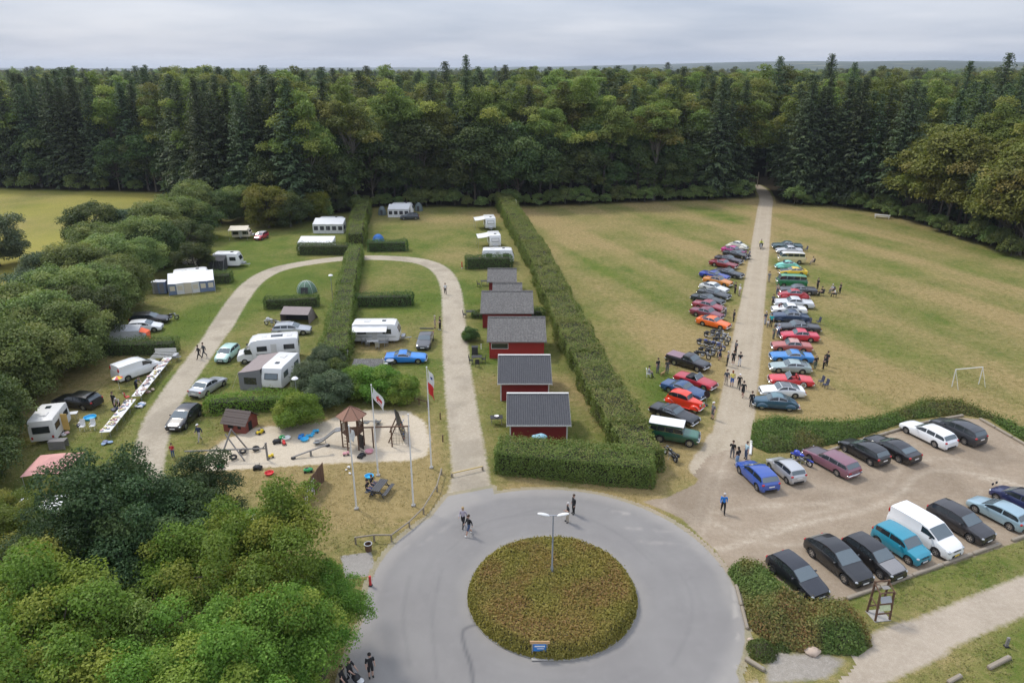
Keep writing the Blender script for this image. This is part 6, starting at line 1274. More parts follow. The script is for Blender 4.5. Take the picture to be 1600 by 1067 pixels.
# toys scattered on the sand
def toy(lab, px, py, mat, kind, rz=0):
    x, y = G(px, py); t = thing('toy', lab, 'toy', (x, y, 0.01), rz, 'toys lying in the sandpit')
    if kind == 'truck':
        bx(t, 'tray', (-.12, 0, .2), (.34, .26, .16), mat, bev=.03); bx(t, 'cab', (.17, 0, .22), (.2, .24, .24), mat, bev=.04)
        for sx in (-.2, .17):
            for sy in (.14, -.14): o = MB(); o.lathe([(.03, -.03), (.08, -.03), (.08, .03), (.03, .03)], 10, axis='y', closed=True); o.build('wheel', M_black, t, (sx, sy, .08))
    elif kind == 'car':
        o = MB(); o.ell((0, 0, .2), (.42, .24, .2), 12, 6); o.build('body', mat, t, smooth=50); bx(t, 'seat', (-.08, 0, .36), (.3, .22, .08), M_black, bev=.03); bar(t, 'handle', (.18, -.14, .5), (.18, .14, .5), .03, M_black)
        for sx in (-.26, .26):
            for sy in (.2, -.2): o = MB(); o.lathe([(.03, -.04), (.11, -.04), (.11, .04), (.03, .04)], 10, axis='y', closed=True); o.build('wheel', M_black, t, (sx, sy, .11))
    elif kind == 'tub':
        o = MB(); o.lathe([(.001, .02), (.26, .02), (.36, .2), (.39, .2), (.28, 0)], 14); o.build('tub', mat, t, smooth=50)
    elif kind == 'ring':
        o = MB(); o.lathe([(.2 + .1 * math.cos(q), .1 + .1 * math.sin(q)) for q in [6.283 * i / 8 for i in range(8)]], 16, closed=True); o.build('ring', mat, t, smooth=60)
    else:
        for k in range(5): bx(t, 'block', (rnd.uniform(-.45, .45), rnd.uniform(-.35, .35), .12), (rnd.uniform(.2, .4), rnd.uniform(.15, .3), .22), mat, rnd.uniform(0, 3), .05)
M_tb = simple('toy_blue', (.02, .22, .62), .4); M_tlb = simple('toy_sky_blue', (.05, .42, .72), .4); M_ty = simple('toy_yellow', (.75, .55, .02), .4); M_tr = simple('toy_red', (.6, .04, .04), .4); M_tg = simple('toy_green', (.05, .36, .12), .4); M_tp = simple('toy_pink', (.65, .32, .36), .4)
for a in (('yellow and black ride-on toy beside the playhouse', 407, 677, M_ty, 'car', 1), ('green ring toy near the middle of the sandpit', 441, 684, M_tg, 'ring'), ('white toy tub beside the green ring', 448, 686, M_white, 'tub'), ('dark toy loop with wheels on the sand', 433, 692, M_black, 'car', .4), ('small red toy block on the sand', 444, 694, M_tr, 'truck', 2), ('heap of blue plastic toys in the sandpit', 466, 684, M_tb, 'heap'), ('blue toy tub beside the blue heap', 476, 688, M_tlb, 'tub'), ('long sky blue toy train near the slide end', 489, 680, M_tlb, 'heap'), ('sky blue toy blocks, upper of the pair by the slide', 494, 676, M_tlb, 'truck'),
          ('yellow toy digger near the seesaw', 423, 715, M_ty, 'truck', .6), ('pink toy car below the play tower', 541, 711, M_tp, 'truck', .3), ('black toy pram below the play tower', 565, 714, M_black, 'car', 1.2), ('pale pink toy seat right of the toy pram', 577, 707, M_tp, 'tub'), ('green ride-on tractor on the grass below the sand', 482, 737, M_tg, 'car', .2), ('blue tipped-over toy on the flag lawn', 577, 746, M_tlb, 'tub'), ('red toy bucket on the grass below the swing post', 421, 741, M_tr, 'tub'), ('white and green toy at the lower sand edge', 345, 731, M_tg, 'truck'), ('black toy go-kart below the swing post', 403, 733, M_black, 'car', .1)): toy(*a)
# screen wall with white birches painted on it
x, y = G(491, 772); t = thing('screen_fence', 'dark brown board screen with white climbing stems on the flag lawn', 'screen', (x, y, 0), R_(82)); 
for k in range(7): bx(t, 'board', (-1.9 + .62 * k, 0, .85 + .05 * (k % 2)), (.58, .05, 1.7), M_brown)
for k in range(7): bar(t, 'stem', (-1.8 + .28 * k, -.06, .1), (-1.6 + .28 * k + .1 * math.sin(k * 2), -.07, 1.5), .035, M_white, 5)
# flagpoles
def flagpole(label, px, py, h, flag):
    x, y = G(px, py); t = thing('flagpole', label, 'flagpole', (x, y, 0), 0, 'white flagpoles on the lawn'); b = MB(); b.tube([(0, 0, 0), (0, 0, h * .5), (0, 0, h)], [.075, .06, .035], 10); b.build('pole', M_white, t, smooth=40); o = MB(); o.ell((0, 0, h + .05), (.07, .07, .07), 10, 6); o.build('finial', M_white, t, smooth=60); bx(t, 'foot', (0, 0, .06), (.3, .3, .12), M_concrete)
    if flag:
        nx_, nz = 12, 10; W_, H_ = flag[1], flag[2]; V = []; 
        for j in range(nz + 1):
            for i in range(nx_ + 1):
                u, v = i / nx_, j / nz; V.append((.08 + u * W_ * .55 + .05 * math.sin(v * 7), -.12 * math.sin(u * 6 + v * 2) * (u + .15), h - .1 - v * H_ - u * W_ * .75))
        b = MB(); b.add(V, [(j * (nx_ + 1) + i, j * (nx_ + 1) + i + 1, (j + 1) * (nx_ + 1) + i + 1, (j + 1) * (nx_ + 1) + i) for j in range(nz) for i in range(nx_)]); me_mats = [M_white, M_tr, simple('flag_navy', (.02, .04, .2), .8)]
        for n_, f in enumerate(range(nx_ * nz)):
            j, i = divmod(f, nx_); b.m[f] = flag[0](i / nx_, j / nz)
        b.build('flag', me_mats, t, smooth=70)
mark = lambda u, v: 1 if abs(u - .55) < .22 and (abs(v - .45) < .10 or abs(v - .68) < .06 or abs(u - .4) < .06 and v < .7) and v > .2 else 0
stripe_ = lambda u, v: (2 if .3 < u < .6 and .12 < v < .24 else 0) if v < .5 else 1
flagpole('white flagpole carrying a narrow folded white flag, lower left of four', 557, 795, 7.2, (lambda u, v: 0, .5, 1.1)); flagpole('white flagpole flying a white flag with a red mark', 591, 743, 8.3, (mark, 1.5, 1.1)); flagpole('bare white flagpole beside the picnic table lawn', 646, 790, 7.9, None); flagpole('tall white flagpole with hanging red and white flag beside the camp road', 674, 731, 9.3, (stripe_, .8, 2.2))
# picnic table
def picnic(label, px, py, dg, mat, L=1.8, z=0, grp='picnic tables'):
    x, y = G(px, py); t = thing('picnic_table', label, 'picnic table', (x, y, 0), R_(dg), grp)
    for k in range(4): bx(t, 'table_plank', (0, -.27 + .18 * k, .74), (L, .165, .05), mat)
    for s in (1, -1):
        for k in range(2): bx(t, 'bench_plank', (0, s * (.68 + .15 * k), .45), (L, .14, .05), mat)
        bx(t, 'cross_beam', (s * (L / 2 - .25), 0, .41), (.06, 1.7, .09), mat); bx(t, 'cross_beam', (s * (L / 2 - .25), 0, .69), (.06, .7, .08), mat)
        for q in (1, -1): bar(t, 'leg', (s * (L / 2 - .25), q * .62, 0), (s * (L / 2 - .25), q * .25, .72), .045, mat)
    return t
M_charwood = m_wood('charcoal_stained_wood', (.055, .055, .06), (.095, .095, .10))
pt_ = picnic('charcoal picnic table on the flag lawn', 594, 770, 75, M_charwood); picnic('weathered bench table on the goal field at the forest edge', 1378, 341, -30, M_offwhite, 3.2)
# furniture groups at cabins and caravans
def chair(label, px, py, dg, mat, grp='garden chairs', fr=None, at=None):
    x, y = G(px, py) if at is None else at; t = thing('garden_chair', label, 'chair', (x, y, 0), R_(dg), grp); bx(t, 'seat', (0, 0, .43), (.46, .46, .05), mat); bx(t, 'backrest', (-.23, 0, .74), (.05, .46, .58), mat, rot=(0, -.15, 0))
    for a in (.2, -.2):
        for c in (.2, -.2): bar(t, 'leg', (a, c, 0), (a * .9, c * .9, .42), .018, fr or mat, 5)
        bar(t, 'armrest', (-.2, a * 1.15, .64), (.2, a * 1.15, .62), .02, fr or mat, 5)
def table(label, px, py, dg, mat, L=1.3, W=.75, round_=False, grp='garden tables', leg=None, at=None, h=.72):
    x, y = G(px, py) if at is None else at; t = thing('garden_table', label, 'table', (x, y, 0), R_(dg), grp)
    if round_: b = MB(); b.lathe([(.001, h + .03), (W / 2, h + .03), (W / 2, h), (.001, h)], 16); b.build('table_top', mat, t)
    else: bx(t, 'table_top', (0, 0, h), (L, W, .045), mat)
    for a in (1, -1):
        for c in (1, -1): bar(t, 'leg', (a * (L / 2 - .12) * (.5 if round_ else 1), c * (W / 2 - .1), 0), (a * (L / 2 - .14) * (.5 if round_ else 1), c * (W / 2 - .12), h), .02, leg or M_steel, 5)
    return t
M_rattan = simple('dark_rattan', (.035, .035, .038), .8)
for i, (px, py, n, w) in enumerate(((735, 494, 2, 'by the half hidden grey cabin'), (745, 566, 3, 'beside the cabin with the framed window'), (776, 662, 0, 'beside the lowest cabin'), (757, 446, 1, 'beside the second small cabin'))):
    table('dark garden table ' + w, px, py, 5, M_rattan, 1.2, .8)
    for k in range(n): chair('dark garden chair ' + w + ', ' + ('left' if k == 0 else 'right' if k == 1 else 'lower') + ' side of its table', px + (-9, 11, 1)[k], py + (2, 0, 7)[k], (0, 180, 90)[k], M_rattan, 'dark garden chairs beside cabins')
bwl = thing('bowl', 'white bowl on the dark table beside the lowest cabin', 'bowl', (*G(776, 662), .745)); b = MB(); b.lathe([(.001, .01), (.12, .01), (.24, .12), (.22, .12), (.1, .03), (.001, .03)], 14); b.build('bowl_shell', M_white, bwl, smooth=50)
x, y = G(742, 553, 0); bx_t = thing('storage_box', 'dark storage box standing against the framed-window cabin', 'box', (x, y, 0)); bx(bx_t, 'chest', (0, 0, .45), (.7, .6, .9), M_rattan, bev=.03); bx(bx_t, 'lid', (0, 0, .93), (.76, .66, .06), M_black)
# camping furniture before the long caravan
table('white folding table before the long caravan', 583, 541, 4, M_white, 1.4, .7); table('pale folding table right of the first before the long caravan', 597, 543, 4, M_steel, .9, .6)
for px, py, d, lab in ((575, 541, 0, 'left of the white folding table'), (604, 540, 180, 'right of the pale folding table'), (590, 546, 90, 'between the folding tables'), (614, 535, 180, 'near the caravan drawbar'), (568, 538, 20, 'by the rear end of the long caravan')): chair('camping chair ' + lab, px, py, d, M_steel, 'camping chairs')
x, y = G(540, 555); t = thing('camping_cooker', 'small white camping cooker with dark top beside the middle hedge', 'cooker', (x, y, 0)); bx(t, 'cabinet', (0, 0, .32), (.6, .5, .6), M_white, bev=.03); bx(t, 'hob', (0, 0, .64), (.5, .42, .05), M_black); bx(t, 'lid', (0, .24, .78), (.56, .04, .3), M_steel)
table('round table with white cups left of the blue coupe', 610, 572, 0, M_steel, .9, .9, True); chair('white plastic chair beside the round table at the blue coupe', 603, 573, 20, M_white)
for px, py, d, lab in ((130, 672, -80, 'left'), (146, 671, -80, 'right')): chair('white slatted garden chair, ' + lab + ' one of a pair on the grass', px, py, d, M_white, 'white garden chairs on the grass')
table('white trestle table beside the old small caravan', 110, 656, 15, M_white, 1.5, .6)
x, y = G(141, 654); t = thing('paddling_tub', 'sky blue paddling tub on the grass near the market tables', 'tub', (x, y, 0)); b = MB(); b.lathe([(.001, .02), (.45, .02), (.55, .22), (.58, .22), (.48, 0)], 16); b.build('tub_shell', M_tlb, t, smooth=50)
x, y = G(93, 700); t = thing('crate', 'weathered wooden crate behind the pink canopy', 'crate', (x, y, 0), .1)
for k in range(4): bx(t, 'side_board', (0, -.35, .12 + .2 * k), (1.4, .04, .17), M_greywood); bx(t, 'side_board', (0, .35, .12 + .2 * k), (1.4, .04, .17), M_greywood)
for k in range(4): bx(t, 'lid_board', (0, -.27 + .18 * k, .84), (1.42, .165, .03), M_greywood)
# market tables with second-hand goods
goods = [simple('goods_%d' % i, c, .6) for i, c in enumerate(((.7, .68, .66), (.5, .3, .25), (.15, .18, .28), (.62, .5, .4), (.3, .12, .12), (.08, .08, .1), (.55, .55, .6), (.65, .6, .3), (.25, .35, .5), (.7, .45, .45)))]
def goods_item(x, y, z, rz, k):
    t = thing('market_item', 'small second-hand item laid out on the long market tables', 'second-hand item', (x, y, z), rz, 'second-hand goods on the market tables'); m_ = goods[k % 10]; q = k % 4
    if q == 0: bx(t, 'box', (0, 0, .05), (.26, .2, .10), m_); bx(t, 'lid', (0, 0, .11), (.27, .21, .02), goods[(k + 3) % 10])
    elif q == 1: b = MB(); b.lathe([(.001, 0), (.06, 0), (.09, .08), (.05, .16), (.06, .2), (.001, .2)], 10); b.build('vase', m_, t, smooth=50)
    elif q == 2: bx(t, 'folded_cloth', (0, 0, .03), (.34, .26, .06), m_, bev=.025); bx(t, 'folded_cloth', (.02, 0, .08), (.3, .24, .04), goods[(k + 5) % 10], .2, bev=.02)
    else: b = MB(); b.lathe([(.001, .01), (.08, .01), (.14, .05), (.13, .05), (.001, .02)], 12); b.build('plate', m_, t, smooth=50)
kk = 0
for r0, r1, n, nm in (((166, 686), (207, 634), 4, 'lower'), ((215, 629), (264, 568), 5, 'upper')):
    a, c = np.array(G(*r0)), np.array(G(*r1)); e = (c - a) / n; L_ = np.linalg.norm(e); dg = math.degrees(math.atan2(e[1], e[0]))
    for k in range(n):
        p = a + e * (k + .5); table('white market table, number %s from the picture bottom in the %s row' % (('one', 'two', 'three', 'four', 'five')[k], nm), 0, 0, dg, M_white, L_ - .03, .95, grp='long rows of white market tables', at=(p[0], p[1]))
        for j in range(11):
            u, v = rnd.uniform(-.44, .44) * L_, rnd.uniform(-.38, .38); kk += 1; q = math.radians(dg); goods_item(p[0] + math.cos(q) * u - math.sin(q) * v, p[1] + math.sin(q) * u + math.cos(q) * v, .745, rnd.uniform(0, 6), rnd.randrange(40))
def heap(label, px, py, mats, n=7, r=.45, name='goods_pile', cat='pile', sz=.3):
    x, y = G(px, py); t = thing(name, label, cat, (x, y, 0), 0, 'piles of goods around the market tables')
    for k in range(n): b = MB(); b.ell((0, 0, 0), (rnd.uniform(.6, 1) * sz, rnd.uniform(.5, .9) * sz, rnd.uniform(.25, .5) * sz), 9, 5); b.build('bundle', mats[k % len(mats)], t, (rnd.uniform(-r, r), rnd.uniform(-r, r), .1 + .04 * (k % 3)), (rnd.uniform(-.3, .3), rnd.uniform(-.3, .3), rnd.uniform(0, 6)), smooth=60)
heap('pile of white cloth bags between the two market table rows', 219, 634, [goods[0], goods[6], goods[8]], 8); heap('crumpled white sheets on the grass beside the open caravan door', 98, 680, [goods[0], goods[9]], 6, .4); heap('brown cloth bundle on the grass right of the upper tables', 236, 612, [goods[3], goods[1]], 5, .35); heap('dark and white bags behind the white chairs', 126, 664, [goods[5], goods[0]], 5, .35); heap('white bag on the grass behind the black car', 149, 627, [goods[0]], 3, .2); heap('goods below the lower end of the market tables', 168, 694, [goods[0], goods[8], goods[2]], 6, .4); heap('dark bags at the left hand of the market sellers', 181, 640, [goods[5], goods[2]], 5, .3); heap('scraps of pale cloth on the flag lawn', 545, 735, [goods[0]], 4, .7, sz=.16)
x, y = G(187, 608, 0); t = thing('parasol', 'small red and yellow parasol standing by the white van', 'parasol', (x, y, 0)); bar(t, 'pole', (0, 0, 0), (0, 0, 1.5), .02, M_white); b = MB()
for k in range(8):
    a0_, a1_ = math.pi / 4 * k, math.pi / 4 * (k + 1); q = MB(); q.add([(.55 * math.cos(a0_), .55 * math.sin(a0_), 1.3), (.55 * math.cos(a1_), .55 * math.sin(a1_), 1.3), (0, 0, 1.55)], [(0, 1, 2)]); q.build('canopy_panel', (M_tr, M_ty, M_white)[k % 3], t)
x, y = G(200, 627); t = thing('pushchair', 'red and silver folding pushchair beside the market sellers', 'pushchair', (x, y, 0), .8); bx(t, 'seat', (0, 0, .5), (.4, .4, .08), M_tr); bx(t, 'backrest', (-.2, 0, .75), (.06, .4, .5), M_tr); bar(t, 'handle', (-.3, -.22, 1.0), (-.3, .22, 1.0), .02, M_steel)
for a in (.22, -.22):
    bar(t, 'frame', (.3, a, .15), (-.32, a, 1.0), .018, M_steel)
    for c in (.25, -.25): o = MB(); o.lathe([(.04, -.02), (.09, -.02), (.09, .02), (.04, .02)], 10, axis='y', closed=True); o.build('wheel', M_black, t, (c, a, .09))
x, y = G(257, 564); t = thing('trailer', 'flat white trailer rack at the upper end of the market tables', 'trailer', (x, y, 0), R_(5))
for k in range(5): bx(t, 'rail', (0, -.8 + .4 * k, .78 + .02 * k), (2.4, .09, .05), M_white)
bx(t, 'headboard', (0, .85, 1.0), (2.4, .06, .5), M_offwhite); axle(t, 0, 1.7, .28); drawbar(t, 1.0, .8)
# street lamps
x, y = G(862, 908); t = thing('street_lamp', 'tall grey street lamp with two arms in the roundabout bed', 'street lamp', (x, y, 0)); b = MB(); b.tube([(0, 0, 0), (0, 0, 1.2), (0, 0, 1.25), (0, 0, 5.2)], [.09, .09, .06, .045], 10); b.build('pole', simple('blue_grey_steel', (.34, .38, .44), .4, .5), t, smooth=40); bar(t, 'cross_arm', (-.6, 0, 5.2), (.6, 0, 5.2), .035, M_steel)
for s in (1, -1):
    b = MB(); b.ell((0, 0, 0), (.42, .15, .10), 12, 6); hd = b.build('lamp_head', M_white, t, (s * .62, 0, 5.27), (0, -s * .22, 0), smooth=50); b = MB(); b.ell((0, 0, 0), (.3, .11, .05), 10, 5); b.build('lens', M_offwhite, hd, (s * .04, 0, -.07))
for px, py, h, lab in ((467, 644, 3.6, 'short lamp post with round white top behind the sandpit hedge'), (520, 468, 3.6, 'short lamp post with round white top beside the green dome tent')):
    x, y = G(px, py); t = thing('lamp_post', lab, 'street lamp', (x, y, 0), 0, 'short lamp posts in the camp'); bar(t, 'pole', (0, 0, 0), (0, 0, h), .045, M_steel); b = MB(); b.lathe([(.001, h + .22), (.2, h + .2), (.34, h + .05), (.3, h), (.12, h - .05), (.001, h - .05)], 14); b.build('lamp_shade', M_white, t, smooth=50)
# information board in the island
x, y = G(843, 1026); t = thing('notice_board', 'wooden notice board with blue sheet at the front of the roundabout bed', 'notice board', (x, y, .1))
for s in (1, -1): bx(t, 'post', (s * .42, 0, .55), (.07, .07, 1.1), M_steel)
bx(t, 'top_board', (0, -.03, 1.02), (1.15, .06, .2), m_wood('pale_pine', (.50, .30, .14), (.62, .40, .2))); sg = bx(t, 'panel', (0, -.02, .62), (.74, .04, .5), simple('sign_blue', (.03, .20, .55), .5)); bx(sg, 'white_print', (0, -.025, .12), (.6, .012, .10), M_white); bx(sg, 'white_print', (.05, -.025, -.05), (.42, .012, .05), M_white); bx(t, 'slab', (0, -.1, -.02), (.95, .5, .06), M_concrete)
# timber stand with boards beside the parking
x, y = G(1372, 962); t = thing('information_stand', 'dark timber stand with two pale boards beside the parking', 'information stand', (x, y, 0), R_(8))
for s in (1, -1):
    for q, h in ((-.42, 2.1), (.42, 2.5)): bar(t, 'post', (s * .48, q, 0), (s * .46, q * .7, h), .07, M_brown)
    bar(t, 'side_rail', (s * .48, -.42, 1.0), (s * .48, .42, 1.3), .045, M_brown); bar(t, 'side_rail', (s * .48, -.42, 2.0), (s * .48, .35, 2.35), .045, M_brown)
for z, q in ((.55, -.4), (1.25, -.36), (2.05, -.3), (2.4, .34), (.5, .4)): bar(t, 'cross_rail', (-.5, q, z), (.5, q, z), .05, M_brown)
bx(t, 'floor_slab', (0, 0, .03), (1.1, 1.0, .06), M_concrete); bx(t, 'map_board', (0, -.40, 1.02), (.72, .03, .42), simple('map_sheet', (.50, .55, .34), .6, var=.3, scale=9), rot=(-.4, 0, 0)); bx(t, 'map_board', (0, -.33, 1.55), (.74, .03, .4), M_steel, rot=(-.5, 0, 0)); bx(t, 'map_board', (0, -.1, 2.28), (.5, .3, .03), M_greywood)
# rail fence around the flag lawn
fence = thing('rail_fence', 'low wooden rail fence along the roundabout edge of the flag lawn', 'fence', (*G(690, 742), 0)); fo_ = G(690, 742); fp = GP((690, 742), (683, 768), (662, 803), (640, 825), (612, 846), (585, 846), (556, 850))
for i, p in enumerate(fp):
    bar(fence, 'post', (p[0] - fo_[0], p[1] - fo_[1], 0), (p[0] - fo_[0], p[1] - fo_[1], .62), .07, M_timber)
    if i: q = fp[i - 1]; bar(fence, 'rail', (q[0] - fo_[0], q[1] - fo_[1], .58), (p[0] - fo_[0], p[1] - fo_[1], .58), .06, M_timber)
f2 = thing('rail_fence', 'short dark rail fence beside the red and white flag', 'fence', (*G(640, 628), 0)); o2 = G(640, 628)
for i, (px, py) in enumerate(((640, 628), (655, 632), (668, 636), (688, 655), (692, 690))):
    p = G(px, py); bar(f2, 'post', (p[0] - o2[0], p[1] - o2[1], 0), (p[0] - o2[0], p[1] - o2[1], .7), .06, M_brown)
    if 0 < i < 3: bar(f2, 'rail', (q[0] - o2[0], q[1] - o2[1], .6), (p[0] - o2[0], p[1] - o2[1], .6), .045, M_brown)
    q = p
# barrier across the camp road
a, c = G(706, 745), G(754, 734); t = thing('barrier_pole', 'yellow wooden barrier pole laid across the mouth of the camp road', 'barrier', (a[0], a[1], 0)); bar(t, 'pole', (0, 0, .35), (c[0] - a[0], c[1] - a[1], .35), .06, simple('ochre_timber', (.55, .42, .18), .7), 8)
for p in ((0, 0), (c[0] - a[0], c[1] - a[1])): bx(t, 'trestle', (p[0], p[1], .17), (.16, .16, .34), M_timber)
# edge timbers of the parking
def timbers(label, pts, w=.26, h=.22, mat=M_timber, grp='timbers edging the parking', name='edge_timber'):
    for i in range(len(pts) - 1):
        a, c = pts[i], pts[i + 1]; L_ = math.dist(a, c); t = thing(name, label % (('first', 'second', 'third', 'fourth', 'fifth', 'sixth', 'seventh', 'eighth', 'ninth', 'tenth')[i]), 'timber', ((a[0] + c[0]) / 2, (a[1] + c[1]) / 2, 0), math.atan2(c[1] - a[1], c[0] - a[0]), grp); bx(t, 'log', (0, 0, h / 2), (L_ - .08, w, h), mat, bev=.05); bx(t, 'anchor_bolt', (L_ * .35, 0, h + .01), (.06, .06, .03), M_steel)
def lerp_pts(a, c, n): a, c = G(*a), G(*c); return [(a[0] + (c[0] - a[0]) * k / n, a[1] + (c[1] - a[1]) * k / n) for k in range(n + 1)]
timbers('pale edge timber before the near parking row, %s from the shrubs', lerp_pts((1322, 937), (1563, 851), 5)); timbers('pale edge timber at the right picture edge of the near parking row, %s one', lerp_pts((1580, 846), (1660, 818), 1))
timbers('edge timber behind the far parking row, %s from the lane', lerp_pts((1186, 738), (1424, 666), 6)); timbers('edge timber below the shrubs in the far corner of the parking, %s one', lerp_pts((1430, 664), (1505, 650), 2)); timbers('edge timber along the right side of the parking, %s from the far corner', lerp_pts((1530, 655), (1640, 718), 4))
timbers('pale edge timber between asphalt and shrubs, %s from the parking', lerp_pts((1150, 915), (1168, 985), 2), .2); timbers('thick log at the corner of the asphalt, %s one', lerp_pts((1163, 1030), (1196, 1050), 1), .26, .24); timbers('short timber on the grass below the footpath, %s one', lerp_pts((1543, 1046), (1578, 1028), 1), .26, .24); timbers('timber cut by the bottom picture edge below the footpath, %s one', lerp_pts((1480, 1068), (1502, 1056), 1), .24, .2); timbers('white edge timber beside the shrub bed, %s from the black hatchback', lerp_pts((1222, 925), (1248, 946), 1), .18, .16, M_offwhite); timbers('white painted stone beside the lane, %s one', lerp_pts((1172, 712), (1174, 690), 1), .22, .2, M_offwhite)
for px, py, h, lab in ((1572, 1010, .7, 'short dark post on the grass below the footpath'), (722, 419, 1.1, 'small red post with white foot beside the dark hedge'), (579, 915, .8, 'red and dark bollard at the edge of the asphalt')):
    x, y = G(px, py); t = thing('post', lab, 'post', (x, y, 0)); bx(t, 'shaft', (0, 0, h / 2), (.16, .16, h), M_greywood if px == 1572 else M_tr, bev=.03); bx(t, 'foot', (0, 0, .05), (.24, .24, .10), M_white if px == 722 else M_black, bev=.02)
x, y = G(576, 860); t = thing('litter_bin', 'small round brown litter bin beside the paved corner', 'litter bin', (x, y, 0)); b = MB(); b.lathe([(.001, .02), (.22, .02), (.26, .55), (.22, .55), (.2, .3), (.001, .3)], 16); b.build('bin_body', M_brown, t, smooth=40); b = MB(); b.lathe([(.24, .55), (.29, .57), (.29, .61), (.24, .61)], 16, closed=True); b.build('rim', M_steel, t)
# boulders
for px, py, s, lab in ((1268, 1020, .5, 'pale flat boulder between chippings and red-tipped shrubs'), (1190, 1006, .25, 'small pale stone beside the cushion shrub'), (1172, 1000, .2, 'small stone near the asphalt edge')):
    x, y = G(px, py); t = thing('boulder', lab, 'boulder', (x, y, 0), 0, 'boulders in the shrub bed'); b = MB(); b.ell((0, 0, 0), (s, s * .7, s * .5), 9, 6); b.v = [(a * (1 + .18 * math.sin(7 * c + 3 * a)), c * (1 + .15 * math.cos(9 * a)), d * (1 + .1 * math.sin(11 * a + c))) for a, c, d in b.v]; b.build('stone', simple('pale_granite', (.48, .38, .30), .9, var=.2), t, (0, 0, s * .25), smooth=40)
# football goal
a, c = G(1487, 604), G(1529, 600); gx0, gy0 = a; gr = math.atan2(c[1] - a[1], c[0] - a[0]); gw = math.dist(a, c); t = thing('football_goal', 'white football goal standing on the mown field', 'football goal', (gx0, gy0, 0), gr)
for p0, p1, n_ in (((0, 0, 0), (0, 0, 2), 'upright'), ((gw, 0, 0), (gw, 0, 2), 'upright'), ((0, 0, 2), (gw, 0, 2), 'crossbar'), ((0, 0, 2), (0, -.9, 0), 'back_stay'), ((gw, 0, 2), (gw, -.9, 0), 'back_stay'), ): bar(t, n_, p0, p1, .045 if n_ != 'back_stay' else .018, M_white, 8)
# posts at the end of the lane, wooden poles in the forest gap
for px, py, h, lab in ((1233, 292, 4.5, 'pale pole at the forest gap, nearer the house'), (1222, 293, 4.5, 'pale pole at the forest gap, nearer the lane'), (1183, 292, 4.0, 'grey trunk-like pole left of the lane end')):
    x, y = G(px, py); t = thing('wooden_pole', lab, 'pole', (x, y, 0), 0, 'wooden poles at the forest gap'); bar(t, 'shaft', (0, 0, 0), (0, 0, h), .13, M_timber, 8); o = MB(); o.ell((0, 0, h), (.14, .14, .06), 8, 4); o.build('cap', M_greywood, t)
# tarpaulin and white shed roofs under the lower left trees
x, y = G(366, 676 + 4, 0); 
for px, py, w, d, h, dg, mat, lab in ((60, 790, 3.2, 2.4, 2.3, 10, M_white, 'white roof showing through the trees below the pink canopy'), (120, 830, 3.6, 2.4, 2.4, 14, M_white, 'white roof showing through the dark oak'), (372, 818, 2.6, 2.0, 2.2, 12, M_white, 'white roof patch showing through the bright maple')):
    x, y = G(px, py, h); t = thing('shed', lab, 'shed', (x, y, 0), R_(dg), 'sheds hidden under the trees'); bx(t, 'walls', (0, 0, h / 2 - .05), (w - .2, d - .2, h - .1), M_offwhite); bx(t, 'roof', (0, 0, h), (w, d, .1), mat, bev=.03)
x, y = G(843, 682, 2.0); t = thing('tarpaulin', 'pale blue tarpaulin bundle lying on the hedge before the lowest cabin', 'tarpaulin', (x, y, 0)); b = MB(); b.ell((0, 0, 0), (.7, .36, .22), 14, 7); b.v = [(a, c, d * (1 + .35 * math.sin(6 * a + 2 * c))) for a, c, d in b.v]; b.build('sheet', simple('tarp_blue', (.22, .40, .48), .5, var=.35, scale=5), t, (0, 0, 2.0), smooth=60); bx(t, 'stacked_pallets', (0, 0, .9), (1.1, .6, 1.8), M_greywood)
